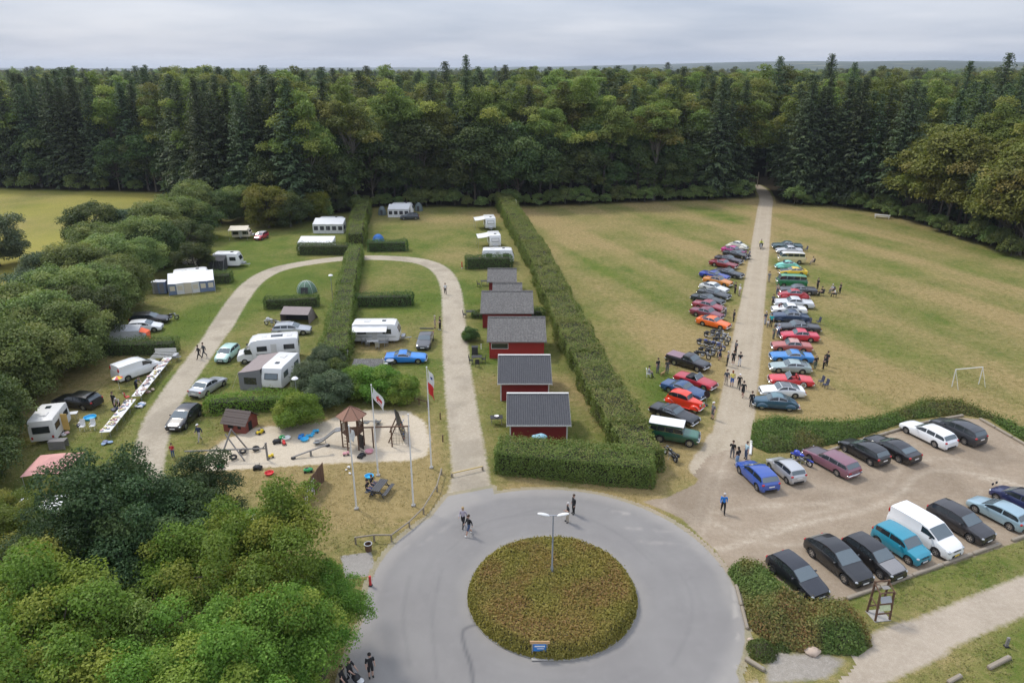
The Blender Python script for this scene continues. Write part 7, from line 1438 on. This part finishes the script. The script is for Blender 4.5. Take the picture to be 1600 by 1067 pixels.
# ------------------------------------------------------------------ motorcycles
MC = {}
def motorcycle(label, px, py, deg, col=(.012, .012, .014), at=None, fairing=False, grp='motorcycles beside the field lane', cls=True):
    x, y = G(px, py, .4) if at is None else at; t = thing('motorcycle', label, 'motorcycle', (x, y, .012), R_(deg), grp); key = 'mc'
    if not MC:
        b = MB(); b.lathe([(.20, -.05), (.29, -.055), (.32, 0), (.29, .055), (.20, .05)], 18, axis='y', closed=True); MC['tyre'] = b.mesh('tyre', M_tyre, 50)
        b = MB(); b.lathe([(.17, -.03), (.21, -.03), (.21, .03), (.17, .03)], 18, axis='y', closed=True); b.lathe([(.001, -.05), (.05, -.05), (.05, .05), (.001, .05)], 8, axis='y')
        for k in range(8): a = k * math.pi / 4; b.tube([(0, 0, 0), (.19 * math.cos(a), 0, .19 * math.sin(a))], .008, 4)
        MC['rim'] = b.mesh('rim', M_chrome, 40)
        b = MB(); b.ell((0, 0, 0), (.30, .15, .15), 12, 8); MC['tank'] = b.mesh('fuel_tank', M_white, 60)
        b = MB(); b.ell((0, 0, 0), (.36, .15, .07), 12, 6); MC['seat'] = b.mesh('seat', M_black, 60)
        b = MB(); b.box((0, 0, 0), (.42, .26, .34), bev=.06)
        for s in (-1, 1): b.lathe([(.001, -.02), (.11, -.02), (.11, .02), (.001, .02)], 12, (0, s * .14, -.02), axis='y')
        MC['engine'] = b.mesh('engine', M_steel, 40)
        b = MB(); b.tube([(.1, -.17, .3), (-.1, -.19, .25), (-.85, -.19, .33)], [.03, .035, .05], 8); MC['exhaust'] = b.mesh('exhaust', M_chrome, 50)
        b = MB(); b.tube([(.78, .09, .32), (.52, .08, .95)], .025, 6); b.tube([(.78, -.09, .32), (.52, -.08, .95)], .025, 6); MC['fork'] = b.mesh('fork', M_chrome, 50)
        b = MB(); b.tube([(.30, .42, 1.02), (.45, .22, 1.05), (.52, 0, 1.0), (.45, -.22, 1.05), (.30, -.42, 1.02)], .02, 6); MC['bar'] = b.mesh('handlebar', M_black, 50)
        b = MB(); b.tube([(.55, 0, .85), (.1, 0, .62), (-.5, 0, .55), (-.7, 0, .32)], .04, 6); b.tube([(.5, 0, .8), (.2, 0, .3), (-.3, 0, .3)], .03, 6); MC['frame'] = b.mesh('frame', M_black, 50)
        b = MB(); b.ell((0, 0, 0), (.09, .10, .10), 10, 6); MC['lamp'] = b.mesh('headlight', M_lamp, 60)
        b = MB(); b.ell((0, 0, 0), (.36, .075, .12), 10, 5, v0=0); MC['guard'] = b.mesh('mudguard', M_white, 60)
        b = MB(); b.ell((0, 0, 0), (.34, .24, .30), 10, 6); MC['fair'] = b.mesh('fairing', M_white, 60)
        b = MB(); b.box((0, 0, 0), (.42, .18, .28), bev=.05); MC['bag'] = b.mesh('pannier', M_black, 40)
    pm_ = paint(col)
    for xx in (.80, -.72): w = link('wheel', MC['tyre'], t, (xx, 0, .32)); link('rim', MC['rim'], w)
    link('frame', MC['frame'], t); link('fuel_tank', MC['tank'], t, (.12, 0, .80), mat=pm_); link('seat', MC['seat'], t, (-.42, 0, .78), (0, .08, 0)); link('engine', MC['engine'], t, (.05, 0, .45)); link('exhaust', MC['exhaust'], t); link('fork', MC['fork'], t); link('handlebar', MC['bar'], t); link('headlight', MC['lamp'], t, (.64, 0, .86)); link('mudguard', MC['guard'], t, (.80, 0, .56), mat=pm_); link('mudguard', MC['guard'], t, (-.74, 0, .58), mat=pm_)
    if fairing: link('fairing', MC['fair'], t, (.52, 0, .80), mat=pm_)
    else: [link('pannier', MC['bag'], t, (-.72, s * .24, .62)) for s in (1, -1)]
    b = MB(); b.tube([(0, .1, .3), (-.1, .32, 0)], .015, 5); b.build('kickstand', M_steel, t); return t
for px, py, dg, col, lab in ((1112, 524, -35, (.012, .013, .015), 'black motorcycle at the top of the cluster below the orange coupe'), (1122, 521, -42, (.02, .02, .022), 'black motorcycle nearest the orange coupe tail'), (1130, 526, -48, (.30, .31, .33), 'silver motorcycle at the lane side of the cluster'), (1126, 533, -40, (.015, .015, .018), 'black chrome motorcycle in the upper cluster middle'), (1101, 536, -38, (.02, .05, .25), 'blue motorcycle at the left of the cluster'), (1112, 539, -42, (.02, .04, .16), 'dark blue motorcycle in the cluster middle'), (1121, 541, -45, (.05, .07, .22), 'blue and silver motorcycle right of the dark blue one'), (1104, 549, -35, (.013, .013, .014), 'black motorcycle behind the pickup cab'), (1114, 552, -40, (.03, .03, .035), 'grey motorcycle with chrome wheel near the standing visitors'), (1097, 555, -38, (.012, .012, .012), 'black motorcycle nearest the pickup bonnet')): motorcycle(lab, px, py, dg, col)
motorcycle('black motorcycle with white number plate below the green off-roader', 1048, 710, 112, (.012, .013, .015), grp='single motorcycles'); motorcycle('blue touring motorcycle between the silver car and the mauve estate', 1253, 718, 128, (.02, .05, .42), fairing=True, grp='single motorcycles'); motorcycle('black motorcycle behind the black estate car under the thicket', 266, 496, 20, (.012, .012, .012), grp='single motorcycles'); motorcycle('black touring motorcycle beside the silver estate car', 425, 504, 170, (.5, .5, .52), fairing=True, grp='single motorcycles')
MOVING = motorcycle('motorcycle ridden along the far end of the field lane', 1189, 385, 250, (.02, .02, .02), grp='single motorcycles')
# ------------------------------------------------------------------ people
def person_mesh(pose):
    """one continuous body grown over a posed skeleton; faces sorted into clothing and skin; hands with five fingers"""
    J = dict(pelvis=(0, 0, .95), waist=(0, 0, 1.08), chest=(0, 0, 1.32), neck=(0, 0, 1.48), head0=(.01, 0, 1.57), head1=(.02, 0, 1.70), head2=(.01, 0, 1.755), nose=(.125, 0, 1.64))
    for s, n in ((1, 'L'), (-1, 'R')):
        J.update({'sh' + n: (0, s * .185, 1.43), 'el' + n: (-.02, s * .235, 1.15), 'wr' + n: (.06, s * .25, .91), 'hip' + n: (0, s * .095, .92), 'kn' + n: (.02, s * .10, .50), 'an' + n: (-.02, s * .10, .09), 'toe' + n: (.15, s * .115, .045)})
    J.update(pose)
    E = [('pelvis', 'waist'), ('waist', 'chest'), ('chest', 'neck'), ('neck', 'head0'), ('head0', 'head1'), ('head1', 'head2'), ('head0', 'nose')]
    for n in 'LR': E += [('chest', 'sh' + n), ('sh' + n, 'el' + n), ('el' + n, 'wr' + n), ('pelvis', 'hip' + n), ('hip' + n, 'kn' + n), ('kn' + n, 'an' + n), ('an' + n, 'toe' + n)]
    rad = dict(pelvis=(.15, .12), waist=(.135, .105), chest=(.155, .115), neck=.055, head0=.085, head1=.10, head2=.07, nose=.018, sh=.068, el=.047, wr=.034, hip=.10, kn=.065, an=.045, toe=.035)
    names = list(J); me = bpy.data.meshes.new('skeleton'); me.from_pydata([J[n] for n in names], [(names.index(a), names.index(b)) for a, b in E], [])
    o = bpy.data.objects.new('skeleton', me); C.objects.link(o); sk = o.modifiers.new('skin', 'SKIN'); sk.branch_smoothing = .6; o.modifiers.new('sub', 'SUBSURF').levels = 1
    for i, n in enumerate(names):
        r = rad.get(n, rad.get(n[:-1], .05)); me.skin_vertices[0].data[i].radius = [v * 1.2 for v in (r if hasattr(r, '__len__') else (r, r))]; me.skin_vertices[0].data[i].use_root = n == 'pelvis'
    dg = bpy.context.evaluated_depsgraph_get(); ev = bpy.data.meshes.new_from_object(o.evaluated_get(dg)); bpy.data.objects.remove(o)
    segs = [(np.array(J[a]), np.array(J[b]), a, b) for a, b in E]; V = [tuple(v.co) for v in ev.vertices]; F = [tuple(p.vertices) for p in ev.polygons]; Mi = []
    for p in ev.polygons:
        c = np.array(p.center); best = None
        for a, b, na, nb in segs:
            e = b - a; t = np.clip((c - a) @ e / (e @ e), 0, 1); d = np.linalg.norm(c - a - e * t)
            if best is None or d < best[0]: best = (d, na, nb, t)
        na, nb, t = best[1:]; k = nb[:-1]
        if nb in ('head0', 'head1', 'head2', 'nose') or nb == 'neck' and t > .75: m = 3
        elif k == 'wr': m = 4
        elif k == 'toe' or (k == 'an' and t > .93): m = 2
        elif k == 'an' : m = 5
        elif k in ('kn', 'hip'): m = 1
        elif na == 'pelvis' and t < .45: m = 1
        else: m = 0
        Mi.append(m)
    mb = MB(); mb.add(V, F); mb.m = Mi
    for n, s in (('L', 1), ('R', -1)):
        w = Vector(J['wr' + n]); e = Vector(J['el' + n]); d = (w - e).normalized(); side = d.cross(Vector((0, 1, 0))).normalized() if abs(d.y) < .9 else Vector((1, 0, 0)); palm = d.cross(side).normalized()
        mb.tube([w - d * .02, w + d * .04, w + d * .09], [.03, .038, .034], 7, 3)
        for k in range(4): b0 = w + d * .085 + side * (.027 - .018 * k); l = (.06, .07, .066, .05)[k]; mb.tube([b0, b0 + d * l * .55 + palm * s * .006, b0 + d * l + palm * s * .022], [.0095, .009, .007], 5, 3)
        b0 = w + d * .02 + side * .03; mb.tube([b0, b0 + d * .035 + side * .025, b0 + d * .065 + side * .028], [.011, .010, .008], 5, 3)
    for s in (1, -1):
        h = Vector(J['head1']); mb.ell((h.x + .085, s * .036 + h.y, h.z - .025), (.012, .016, .010), 6, 4, 6); mb.ell((h.x - .005, s * .098 + h.y, h.z - .04), (.022, .012, .035), 6, 4, 3)
    h = Vector(J['head1']); mb.ell((h.x + .088, h.y, h.z - .105), (.010, .026, .006), 6, 4, 7)
    return mb.mesh('person', [M_white, M_white, M_black, M_skin, M_skin, M_skin, M_black, simple('lips', (.42, .18, .15), .6)], 70), J
arm = lambda n, s, el, wr: {'el' + n: (el[0], s * el[1], el[2]), 'wr' + n: (wr[0], s * wr[1], wr[2])}
POSES = dict(
    stand=person_mesh({}), 
    walk=person_mesh({'knL': (.20, .10, .52), 'anL': (.30, .10, .11), 'toeL': (.46, .11, .08), 'knR': (-.06, -.10, .50), 'anR': (-.32, -.10, .16), 'toeR': (-.20, -.11, .05), 'elL': (-.12, .235, 1.17), 'wrL': (-.14, .25, .93), 'elR': (.06, -.235, 1.16), 'wrR': (.22, -.24, .98)}),
    talk=person_mesh({**arm('L', 1, (.02, .25, 1.16), (.26, .16, 1.18)), **arm('R', -1, (-.03, .25, 1.14), (.08, .24, .91)), 'knR': (.05, -.13, .5), 'anR': (.06, -.15, .09), 'toeR': (.22, -.17, .045)}),
    hips=person_mesh({**arm('L', 1, (-.10, .38, 1.18), (.05, .20, 1.02)), **arm('R', -1, (-.10, .38, 1.18), (.05, .20, 1.02)), 'anL': (-.02, .16, .09), 'toeL': (.13, .2, .045), 'anR': (-.02, -.16, .09), 'toeR': (.13, -.2, .045)}),
    bend=person_mesh({'waist': (.06, 0, 1.06), 'chest': (.24, 0, 1.22), 'neck': (.36, 0, 1.32), 'head0': (.43, 0, 1.37), 'head1': (.50, 0, 1.46), 'head2': (.50, 0, 1.51), 'nose': (.58, 0, 1.38), 'shL': (.28, .185, 1.28), 'shR': (.28, -.185, 1.28), **arm('L', 1, (.36, .22, 1.02), (.55, .18, .88)), **arm('R', -1, (.36, .22, 1.02), (.55, .18, .88))}),
    sit=person_mesh({'pelvis': (0, 0, .52), 'waist': (-.02, 0, .65), 'chest': (0, 0, .90), 'neck': (.03, 0, 1.06), 'head0': (.05, 0, 1.15), 'head1': (.06, 0, 1.28), 'head2': (.05, 0, 1.335), 'nose': (.165, 0, 1.22), 'shL': (.02, .185, 1.01), 'shR': (.02, -.185, 1.01), **arm('L', 1, (.08, .24, .76), (.32, .18, .68)), **arm('R', -1, (.08, .24, .76), (.32, .18, .68)), 'hipL': (.03, .10, .51), 'hipR': (.03, -.10, .51), 'knL': (.44, .12, .53), 'knR': (.44, -.12, .53), 'anL': (.46, .12, .09), 'anR': (.46, -.12, .09), 'toeL': (.62, .13, .045), 'toeR': (.62, -.13, .045)}),
    push=person_mesh({**arm('L', 1, (.16, .22, 1.17), (.42, .17, 1.05)), **arm('R', -1, (.16, .22, 1.17), (.42, .17, 1.05)), 'knL': (.16, .10, .52), 'anL': (.22, .10, .1), 'toeL': (.38, .11, .06), 'anR': (-.24, -.10, .13), 'toeR': (-.10, -.11, .045)}),
    ride=person_mesh({'pelvis': (-.35, 0, .92), 'waist': (-.32, 0, 1.05), 'chest': (-.24, 0, 1.28), 'neck': (-.18, 0, 1.43), 'head0': (-.15, 0, 1.52), 'head1': (-.13, 0, 1.65), 'head2': (-.14, 0, 1.70), 'nose': (-.02, 0, 1.59), 'shL': (-.22, .185, 1.38), 'shR': (-.22, -.185, 1.38), **arm('L', 1, (-.02, .30, 1.16), (.24, .38, 1.06)), **arm('R', -1, (-.02, .30, 1.16), (.24, .38, 1.06)), 'hipL': (-.32, .11, .9), 'hipR': (-.32, -.11, .9), 'knL': (.08, .22, .72), 'knR': (.08, -.22, .72), 'anL': (-.08, .24, .34), 'anR': (-.08, -.24, .34), 'toeL': (.08, .26, .30), 'toeR': (.08, -.26, .30)}))
def cloth(c): return simple('cloth_%02x%02x%02x' % tuple(int(v * 255) for v in c), c, .85, var=.15, scale=8)
HAIR = {}
for k, (dz, back) in dict(short=(.0, .02), long=(-.10, .04), cap=(.03, 0)).items():
    b = MB(); b.ell((-.012, 0, .005), (.113, .108, .112), 12, 7, v0=-.15 if k != 'cap' else .2)
    if k == 'long': b.ell((-.055, 0, -.09), (.065, .10, .16), 10, 6)
    if k == 'cap': b.ell((.10, 0, .045), (.09, .075, .012), 10, 4)
    HAIR[k] = b.mesh('hair', M_black, 60)
BLK, NAVY, GREY, WHT, JEANS, LBLUE, RED_, TEAL, YEL, BEIGE = (.014, .014, .016), (.02, .03, .07), (.16, .16, .17), (.68, .68, .67), (.06, .09, .17), (.25, .36, .48), (.45, .03, .04), (.02, .38, .38), (.72, .62, .15), (.42, .36, .28)
HB, HG, HBL, HD = (.06, .035, .02), (.48, .46, .44), (.38, .27, .13), (.015, .012, .010)
def person(label, px, py, deg, pose='stand', top=BLK, bottom=JEANS, hair=HB, style='short', bare=True, shorts=False, shoes=BLK, sc=1.0, grp=None, z=0.0, at=None, hat=None):
    x, y = G(px, py, z) if at is None else at; t = thing('person', label, 'person', (x, y, z + .012), R_(deg), grp, sc * rnd.uniform(.96, 1.04)); me, J = POSES[pose]; o = link('body', me, t)
    for i, m_ in ((0, cloth(top)), (1, cloth(bottom)), (2, cloth(shoes)), (4, M_skin if bare else cloth(top)), (5, M_skin if shorts else cloth(bottom))): o.material_slots[i].link = 'OBJECT'; o.material_slots[i].material = m_
    h = J['head1']; link('hair' if not hat else 'cap', HAIR[style if not hat else 'cap'], t, (h[0], h[1], h[2] + .01), mat=cloth(hat or hair)); return t
VL, VF = 'visitors along the field lane', 'visitors on the field beside the classic cars'
P_ = person
P_('person in a black jacket standing at the roundabout beside a person in pale trousers', 896, 803, 200, 'stand', BLK, BLK, HB, bare=False); P_('person in black top and pale trousers in front of the black-clad one', 887, 816, 190, 'talk', BLK, BEIGE, HG)
P_('person in a lilac jacket walking on the asphalt by the camp road', 724, 823, 250, 'walk', (.42, .38, .44), BLK, HBL, 'long', bare=False); P_('person in black jacket and blue shorts striding across the asphalt', 733, 836, 215, 'walk', BLK, JEANS, HB, shorts=True, shoes=WHT, bare=False)
P_('person in black pushing a pram at the bottom edge', 548, 1066, -30, 'push', BLK, BLK, HB, 'long', grp='pram group at the bottom edge'); P_('person in black shirt and shorts beside the pram', 580, 1058, -60, 'stand', BLK, BLK, HD, shorts=True, grp='pram group at the bottom edge'); P_('person in black half hidden by the tree left of the pram', 537, 1078, -20, 'walk', BLK, BLK, HB, grp='pram group at the bottom edge')
x, y = G(561, 1075); t = thing('pram', 'dark pram with pale blanket at the bottom edge', 'pram', (x, y, 0), R_(-30)); b = MB(); b.ell((0, 0, .62), (.42, .22, .24), 12, 7, v0=-1, v1=.1); b.build('basket', M_black, t, smooth=60); b = MB(); b.ell((-.16, 0, .66), (.28, .23, .3), 12, 6, v0=0); b.build('hood', M_black, t, smooth=60); b = MB(); b.ell((.15, 0, .66), (.26, .19, .07), 10, 5); b.build('blanket', M_white, t, smooth=60); bar(t, 'handle', (-.55, -.2, 1.02), (-.55, .2, 1.02), .018, M_black)
for s in (.22, -.22):
    bar(t, 'frame_tube', (.35, s, .16), (-.55, s, 1.02), .016, M_steel)
    for q in (.34, -.34): b = MB(); b.lathe([(.08, -.02), (.13, -.02), (.13, .02), (.08, .02)], 12, axis='y', closed=True); b.build('wheel', M_tyre, t, (q, s, .14))
P_('person in a bright blue jacket walking over the gravel parking', 1129, 801, 258, 'walk', (.01, .16, .52), BLK, HG, bare=False)
P_('person in black at the lane mouth, upper left of three', 1143, 716, 60, 'talk', BLK, GREY, HB, grp=VL); P_('person in black top and pale jeans at the lane mouth', 1151, 727, 120, 'stand', BLK, LBLUE, HD, 'long', grp=VL); P_('person in pale blue shirt between lane mouth and blue hatchback', 1165, 717, 200, 'stand', (.40, .55, .60), JEANS, HB, grp=VL)
P_('person in black standing on the lane edge beside the teal humpbacked car', 1173, 636, 90, 'stand', BLK, (.03, .03, .035), HB, grp=VL, bare=False); P_('person in grey dress and white hat by the hot rod', 1113, 655, 200, 'stand', GREY, (.10, .10, .11), HB, shorts=True, hat=WHT, grp=VF)
P_('person in black with white cap walking on the lane below the motorcycles', 1154, 608, 250, 'walk', BLK, BLK, HB, hat=WHT, grp=VL); P_('person in black leaning forward on the lane below the white cap', 1160, 620, 240, 'walk', BLK, BLK, HD, shorts=True, grp=VL); P_('person in yellow top and blue shorts beside the lane', 1143, 604, 80, 'stand', YEL, (.03, .12, .42), (.25, .09, .03), 'long', shorts=True, grp=VL); P_('person in dark jacket left of the yellow top', 1134, 602, 80, 'stand', (.05, .06, .08), BEIGE, HB, grp=VL)
P_('person in grey top beside the blue motorcycles, nearest the lane', 1136, 572, 150, 'talk', GREY, BLK, HG, grp=VL); P_('person in navy top and shorts beside the motorcycles', 1124, 563, 140, 'stand', NAVY, NAVY, HB, shorts=True, grp=VL); P_('person in black on the lane, left of the ring print', 1145, 570, 250, 'stand', BLK, BLK, HB, shorts=True, shoes=WHT, grp=VL); P_('person in black top with a white ring print on the lane', 1155, 572, 270, 'talk', BLK, WHT, HD, grp=VL); P_('person in black trousers at the lane edge above the ring print', 1149, 553, 200, 'stand', (.12, .12, .13), BLK, HB, grp=VL)
P_('person in dark suit standing by the orange coupe nose', 1146, 503, 190, 'stand', (.03, .03, .035), (.03, .03, .03), HB, bare=False, grp=VL); P_('person in white top by the grey coupes left of the lane', 1155, 463, 200, 'stand', WHT, BEIGE, HG, grp=VL); P_('person in black next to the white top left of the lane', 1148, 459, 20, 'stand', BLK, BLK, HB, grp=VL); P_('person in pale grey close to the maroon saloon nose', 1133, 494, 200, 'bend', (.5, .5, .52), GREY, HG, grp=VL)
P_('person at the tail of the dark red coupe beside the lane', 1170, 405, 200, 'stand', (.22, .22, .24), GREY, HB, grp=VL); P_('person in grey beside the far end of the left row', 1165, 408, 160, 'stand', (.1, .1, .12), JEANS, HB, grp=VL); P_('person in grey right of the lane by the yellow car', 1201, 441, 270, 'stand', (.2, .2, .21), (.3, .29, .27), HB, grp=VL)
P_('person in dark top and pale trousers right of the lane', 1195, 507, 300, 'talk', (.06, .07, .10), (.4, .42, .46), HG, grp=VL); P_('person in turquoise top right of the lane', 1204, 511, 250, 'stand', TEAL, BLK, HD, grp=VL); P_('child in white left of the turquoise top', 1199, 512, 250, 'stand', WHT, GREY, HB, sc=.62, grp=VL); P_('person in pale blue shirt at the scarlet saloon nose', 1215, 527, 280, 'talk', (.45, .52, .62), JEANS, HG, grp=VL); P_('person in green-grey clothes left of the pale blue shirt', 1208, 530, 300, 'stand', (.15, .19, .14), (.12, .13, .12), HB, grp=VL); P_('person in maroon top in front of the white saloon', 1216, 488, 270, 'bend', (.15, .03, .05), BLK, HB, grp=VL); P_('person in grey beside the dark blue old car nose', 1207, 478, 270, 'stand', (.1, .1, .11), BLK, HB, grp=VL); P_('person in beige beside the red tall old car', 1214, 461, 270, 'stand', BEIGE, JEANS, HB, grp=VL)
P_('person in black seen from behind at the tail of the silver green coupe', 1273, 577, 100, 'stand', BLK, (.10, .13, .10), HBL, grp=VF); P_('person in black, arms out, left of the pair behind the silver green coupe', 1286, 577, 170, 'hips', BLK, BLK, HD, grp=VF); P_('person in black, right of the pair behind the silver green coupe', 1291, 572, 200, 'stand', BLK, BLK, HB, grp=VF)
for px, py, d, po, tp_, bt, hr, lab in ((1277, 452, 200, 'stand', BLK, BLK, HB, 'person in black at the tail of the long dark car'), (1284, 462, 180, 'sit', BLK, BLK, HD, 'person in black sitting behind the red tall old car'), (1300, 458, 200, 'sit', (.4, .4, .42), GREY, HG, 'person in grey sitting on the field, middle of the seated group'), (1304, 464, 160, 'sit', WHT, BLK, HB, 'person in white sitting on the field behind the long dark car'), (1312, 459, 180, 'talk', BLK, BLK, HBL, 'person in black standing right end of the seated group'), (1270, 413, 180, 'sit', BEIGE, BEIGE, HD, 'person in beige sitting behind the cream camper bus')):
    P_(lab, px, py, d, po, tp_, bt, hr, grp=VF)
    if po == 'sit': chair('folding chair under the ' + lab.split(' sitting')[0], px, py, d, M_canvas_dark, 'folding chairs on the field', at=G(px, py))
for px, py, d, po, tp_, lab in ((1013, 589, 0, 'sit', (.3, .3, .33), 'person in grey sitting on a white chair beside the pickup'), (1027, 583, -60, 'stand', BLK, 'person in black standing between seated grey one and a dog'), (1042, 584, -100, 'stand', (.05, .05, .055), 'person in charcoal standing left of the crimson sports car')): P_(lab, px, py, d, po, tp_, (.13, .13, .14), HD, grp=VF)
chair('white chair of the seated person beside the pickup', 0, 0, 0, M_white, 'folding chairs on the field', at=G(1013, 589))
for px, py, lab in ((1282, 601, 'navy folding chair behind the red sports car, left one'), (1289, 606, 'navy folding chair behind the red sports car, right one'), (1263, 508, 'folding chair beside the dark blue old car tail'), (1278, 507, 'navy folding chair standing alone on the field'), (1259, 393, 'dark folding chair at the far end of the right row')): chair(lab, px, py, 190, simple('navy_canvas', (.05, .055, .09), .9), 'folding chairs on the field')
x, y = G(1103, 634); t = thing('round_sign', 'black round sign on a pole in front of the hot rod', 'sign', (x, y, 0), R_(-50)); bar(t, 'pole', (0, 0, 0), (0, 0, 1.0), .02, M_steel); b = MB(); b.lathe([(.001, -.02), (.36, -.02), (.36, .02), (.001, .02)], 18, axis='y'); b.build('disc', M_black, t, (0, 0, 1.3)); b = MB(); b.lathe([(.05, -.1), (.2, -.1), (.2, .02), (.05, .02)], 12, (0, 0, .12)); b.build('foot', M_black, t)
x, y = G(1035, 587); t = thing('dog', 'small tan dog between the standing visitors', 'dog', (x, y, 0), R_(40)); b = MB(); b.tube([(-.28, 0, .34), (-.1, 0, .36), (.12, 0, .36), (.24, 0, .38), (.34, 0, .48), (.42, 0, .5), (.52, 0, .47)], [.07, .09, .11, .10, .07, .075, .04], 10)
for q, s in ((.2, 1), (.2, -1), (-.24, 1), (-.24, -1)): b.tube([(q, s * .06, .32), (q + (.02 if q > 0 else -.05), s * .065, .18), (q + .01, s * .065, .02), (q + .05, s * .065, .02)], [.045, .03, .022, .025], 6)
b.tube([(-.28, 0, .38), (-.42, 0, .5), (-.46, 0, .58)], [.03, .02, .01], 6)
for s in (1, -1): b.tube([(.38, s * .05, .55), (.36, s * .07, .62)], [.03, .005], 5)
b.build('body', simple('tan_fur', (.42, .26, .13), .9), t, smooth=60)
P_('rider in a yellow high-visibility vest on the far lane', 0, 0, 250, 'ride', (.62, .68, .10), BLK, HD, hat=BLK, bare=False, at=(MOVING.location.x, MOVING.location.y))
CP = 'people on the camping ground'
P_('person in black walking on the camp road, left of two by the green small car', 312, 561, 225, 'walk', BLK, BLK, HD, grp=CP, bare=False); P_('person in dark grey walking on the camp road, right of two', 320, 558, 225, 'walk', (.07, .07, .08), (.06, .06, .07), HB, grp=CP, bare=False); P_('person in navy jacket and white hat beside the playhouse', 313, 690, 250, 'walk', NAVY, (.40, .37, .33), HB, hat=WHT, grp=CP, bare=False)
P_('person in white top on the upper camp road bend', 696, 460, 100, 'walk', WHT, BLK, HB, grp=CP); P_('person in khaki beside the camp road, left of two by the dark wedge car', 680, 513, 200, 'stand', (.30, .26, .20), (.3, .28, .24), HG, grp=CP, shorts=True); P_('person in black at the camp road, right of two by the dark wedge car', 688, 516, 210, 'talk', BLK, BLK, HB, grp=CP, shoes=WHT)
P_('market seller in black standing at the lower table row', 180, 638, 250, 'stand', BLK, (.03, .03, .03), HB, grp=CP); P_('market seller in grey top bending over the lower tables', 187, 640, 280, 'bend', (.5, .48, .46), BLK, HG, grp=CP); P_('person in dark blue leaning over the upper market tables', 214, 610, -10, 'bend', (.06, .08, .12), BLK, HB, grp=CP); P_('person in grey beside the pink canopy', 124, 735, 100, 'stand', GREY, BLK, HB, grp=CP); P_('small person in red under the trees at the lower camp road', 271, 715, 100, 'stand', RED_, JEANS, HB, grp=CP, sc=.8)
P_('person in black sitting at the charcoal picnic table, upper one', 0, 0, -15, 'sit', BLK, JEANS, HB, grp='pair at the picnic table', at=local(pt_, .35, .92)); P_('person in black and blue jeans sitting at the picnic table, lower one', 0, 0, -15, 'sit', BLK, (.04, .09, .25), HD, grp='pair at the picnic table', at=local(pt_, -.45, .92))
# ------------------------------------------------------------------ turf and air
def turf():
    rg = np.random.default_rng(3); out = []
    for y0, y1, dens in ((24, 40, 44), (40, 55, 34), (55, 75, 20), (75, 110, 9)):
        w = .78 * y1 + 6; n = int((y1 - y0) * 2 * w * dens); x, y = rg.uniform(-w, w, n), rg.uniform(y0, y1, n); k = np.abs(x) < .76 * y + 5; x, y = x[k], y[k]
        ok = np.ones(len(x), bool)
        for f, m in ((sd_asphalt, .05), (sd_loop, -.12), (sd_lane, -.08), (sd_park, .0), (sd_foot, -.1), (sd_sand, -.1), (paving, .1), (gravel_patch, 0)): ok &= f(x, y) < m + .25 * (fbm(x * 2, y * 2, 7, 2) - .5)
        ok &= np.hypot(x - ISL[0], y - ISL[1]) > 6; ok &= fbm(x * .9, y * .9, 15, 3) > rg.uniform(.25, .6, len(x)); out.append(np.stack([x[ok], y[ok]], 1))
    P = np.concatenate(out); n = len(P); A = ground_attrs(P[:, 0], P[:, 1]); V = np.zeros((n, 2, 3, 3))
    for b in range(2):
        a = rg.uniform(0, 6.28, n); h = rg.uniform(.03, .085, n) * (1 - .35 * np.clip(A['dry'], 0, 1)); w = rg.uniform(.03, .06, n); l = rg.uniform(.02, .09, n); o = rg.normal(0, .05, (n, 2)); c, s = np.cos(a), np.sin(a)
        V[:, b, 0] = np.stack([P[:, 0] + o[:, 0] - s * w, P[:, 1] + o[:, 1] + c * w, np.zeros(n)], 1); V[:, b, 1] = np.stack([P[:, 0] + o[:, 0] + s * w, P[:, 1] + o[:, 1] - c * w, np.zeros(n)], 1); V[:, b, 2] = np.stack([P[:, 0] + o[:, 0] + c * l, P[:, 1] + o[:, 1] + s * l, h], 1)
    k = 6; lc = np.repeat(rg.random(n), k); dry = np.repeat(np.clip(A['dry'] * 1.25 + rg.normal(0, .25, n), 0, 1), k)
    m = m_leaf('grass_blades', (.085, .125, .028), (.150, .190, .048), (.33, .26, .12), .3, objvar=0.0)
    tag(link('grass', np_mesh('grass', V.reshape(-1, 3), np.arange(n * k).reshape(-1, 3), m, dict(lc=lc, cl=dry))), 'short trodden grass over the lawns and the field', 'grass', kind='stuff')
turf()
hz = MB(); hz.box((0, 4300, 40), (17000, 9900, 86)); hm = bpy.data.materials.new('haze_air'); hm.use_nodes = True; hn_ = hm.node_tree; hn_.nodes.remove(hn_.nodes['Principled BSDF'])
pv = hn_.nodes.new('ShaderNodeVolumePrincipled'); pv.inputs['Color'].default_value = (.80, .88, 1.0, 1); pv.inputs['Density'].default_value = HAZE; pv.inputs['Anisotropy'].default_value = .2; hn_.links.new(pv.outputs[0], hn_.nodes['Material Output'].inputs['Volume'])
tag(hz.build('haze', hm), 'thin blue-grey haze over the distant woods', 'haze', kind='stuff')
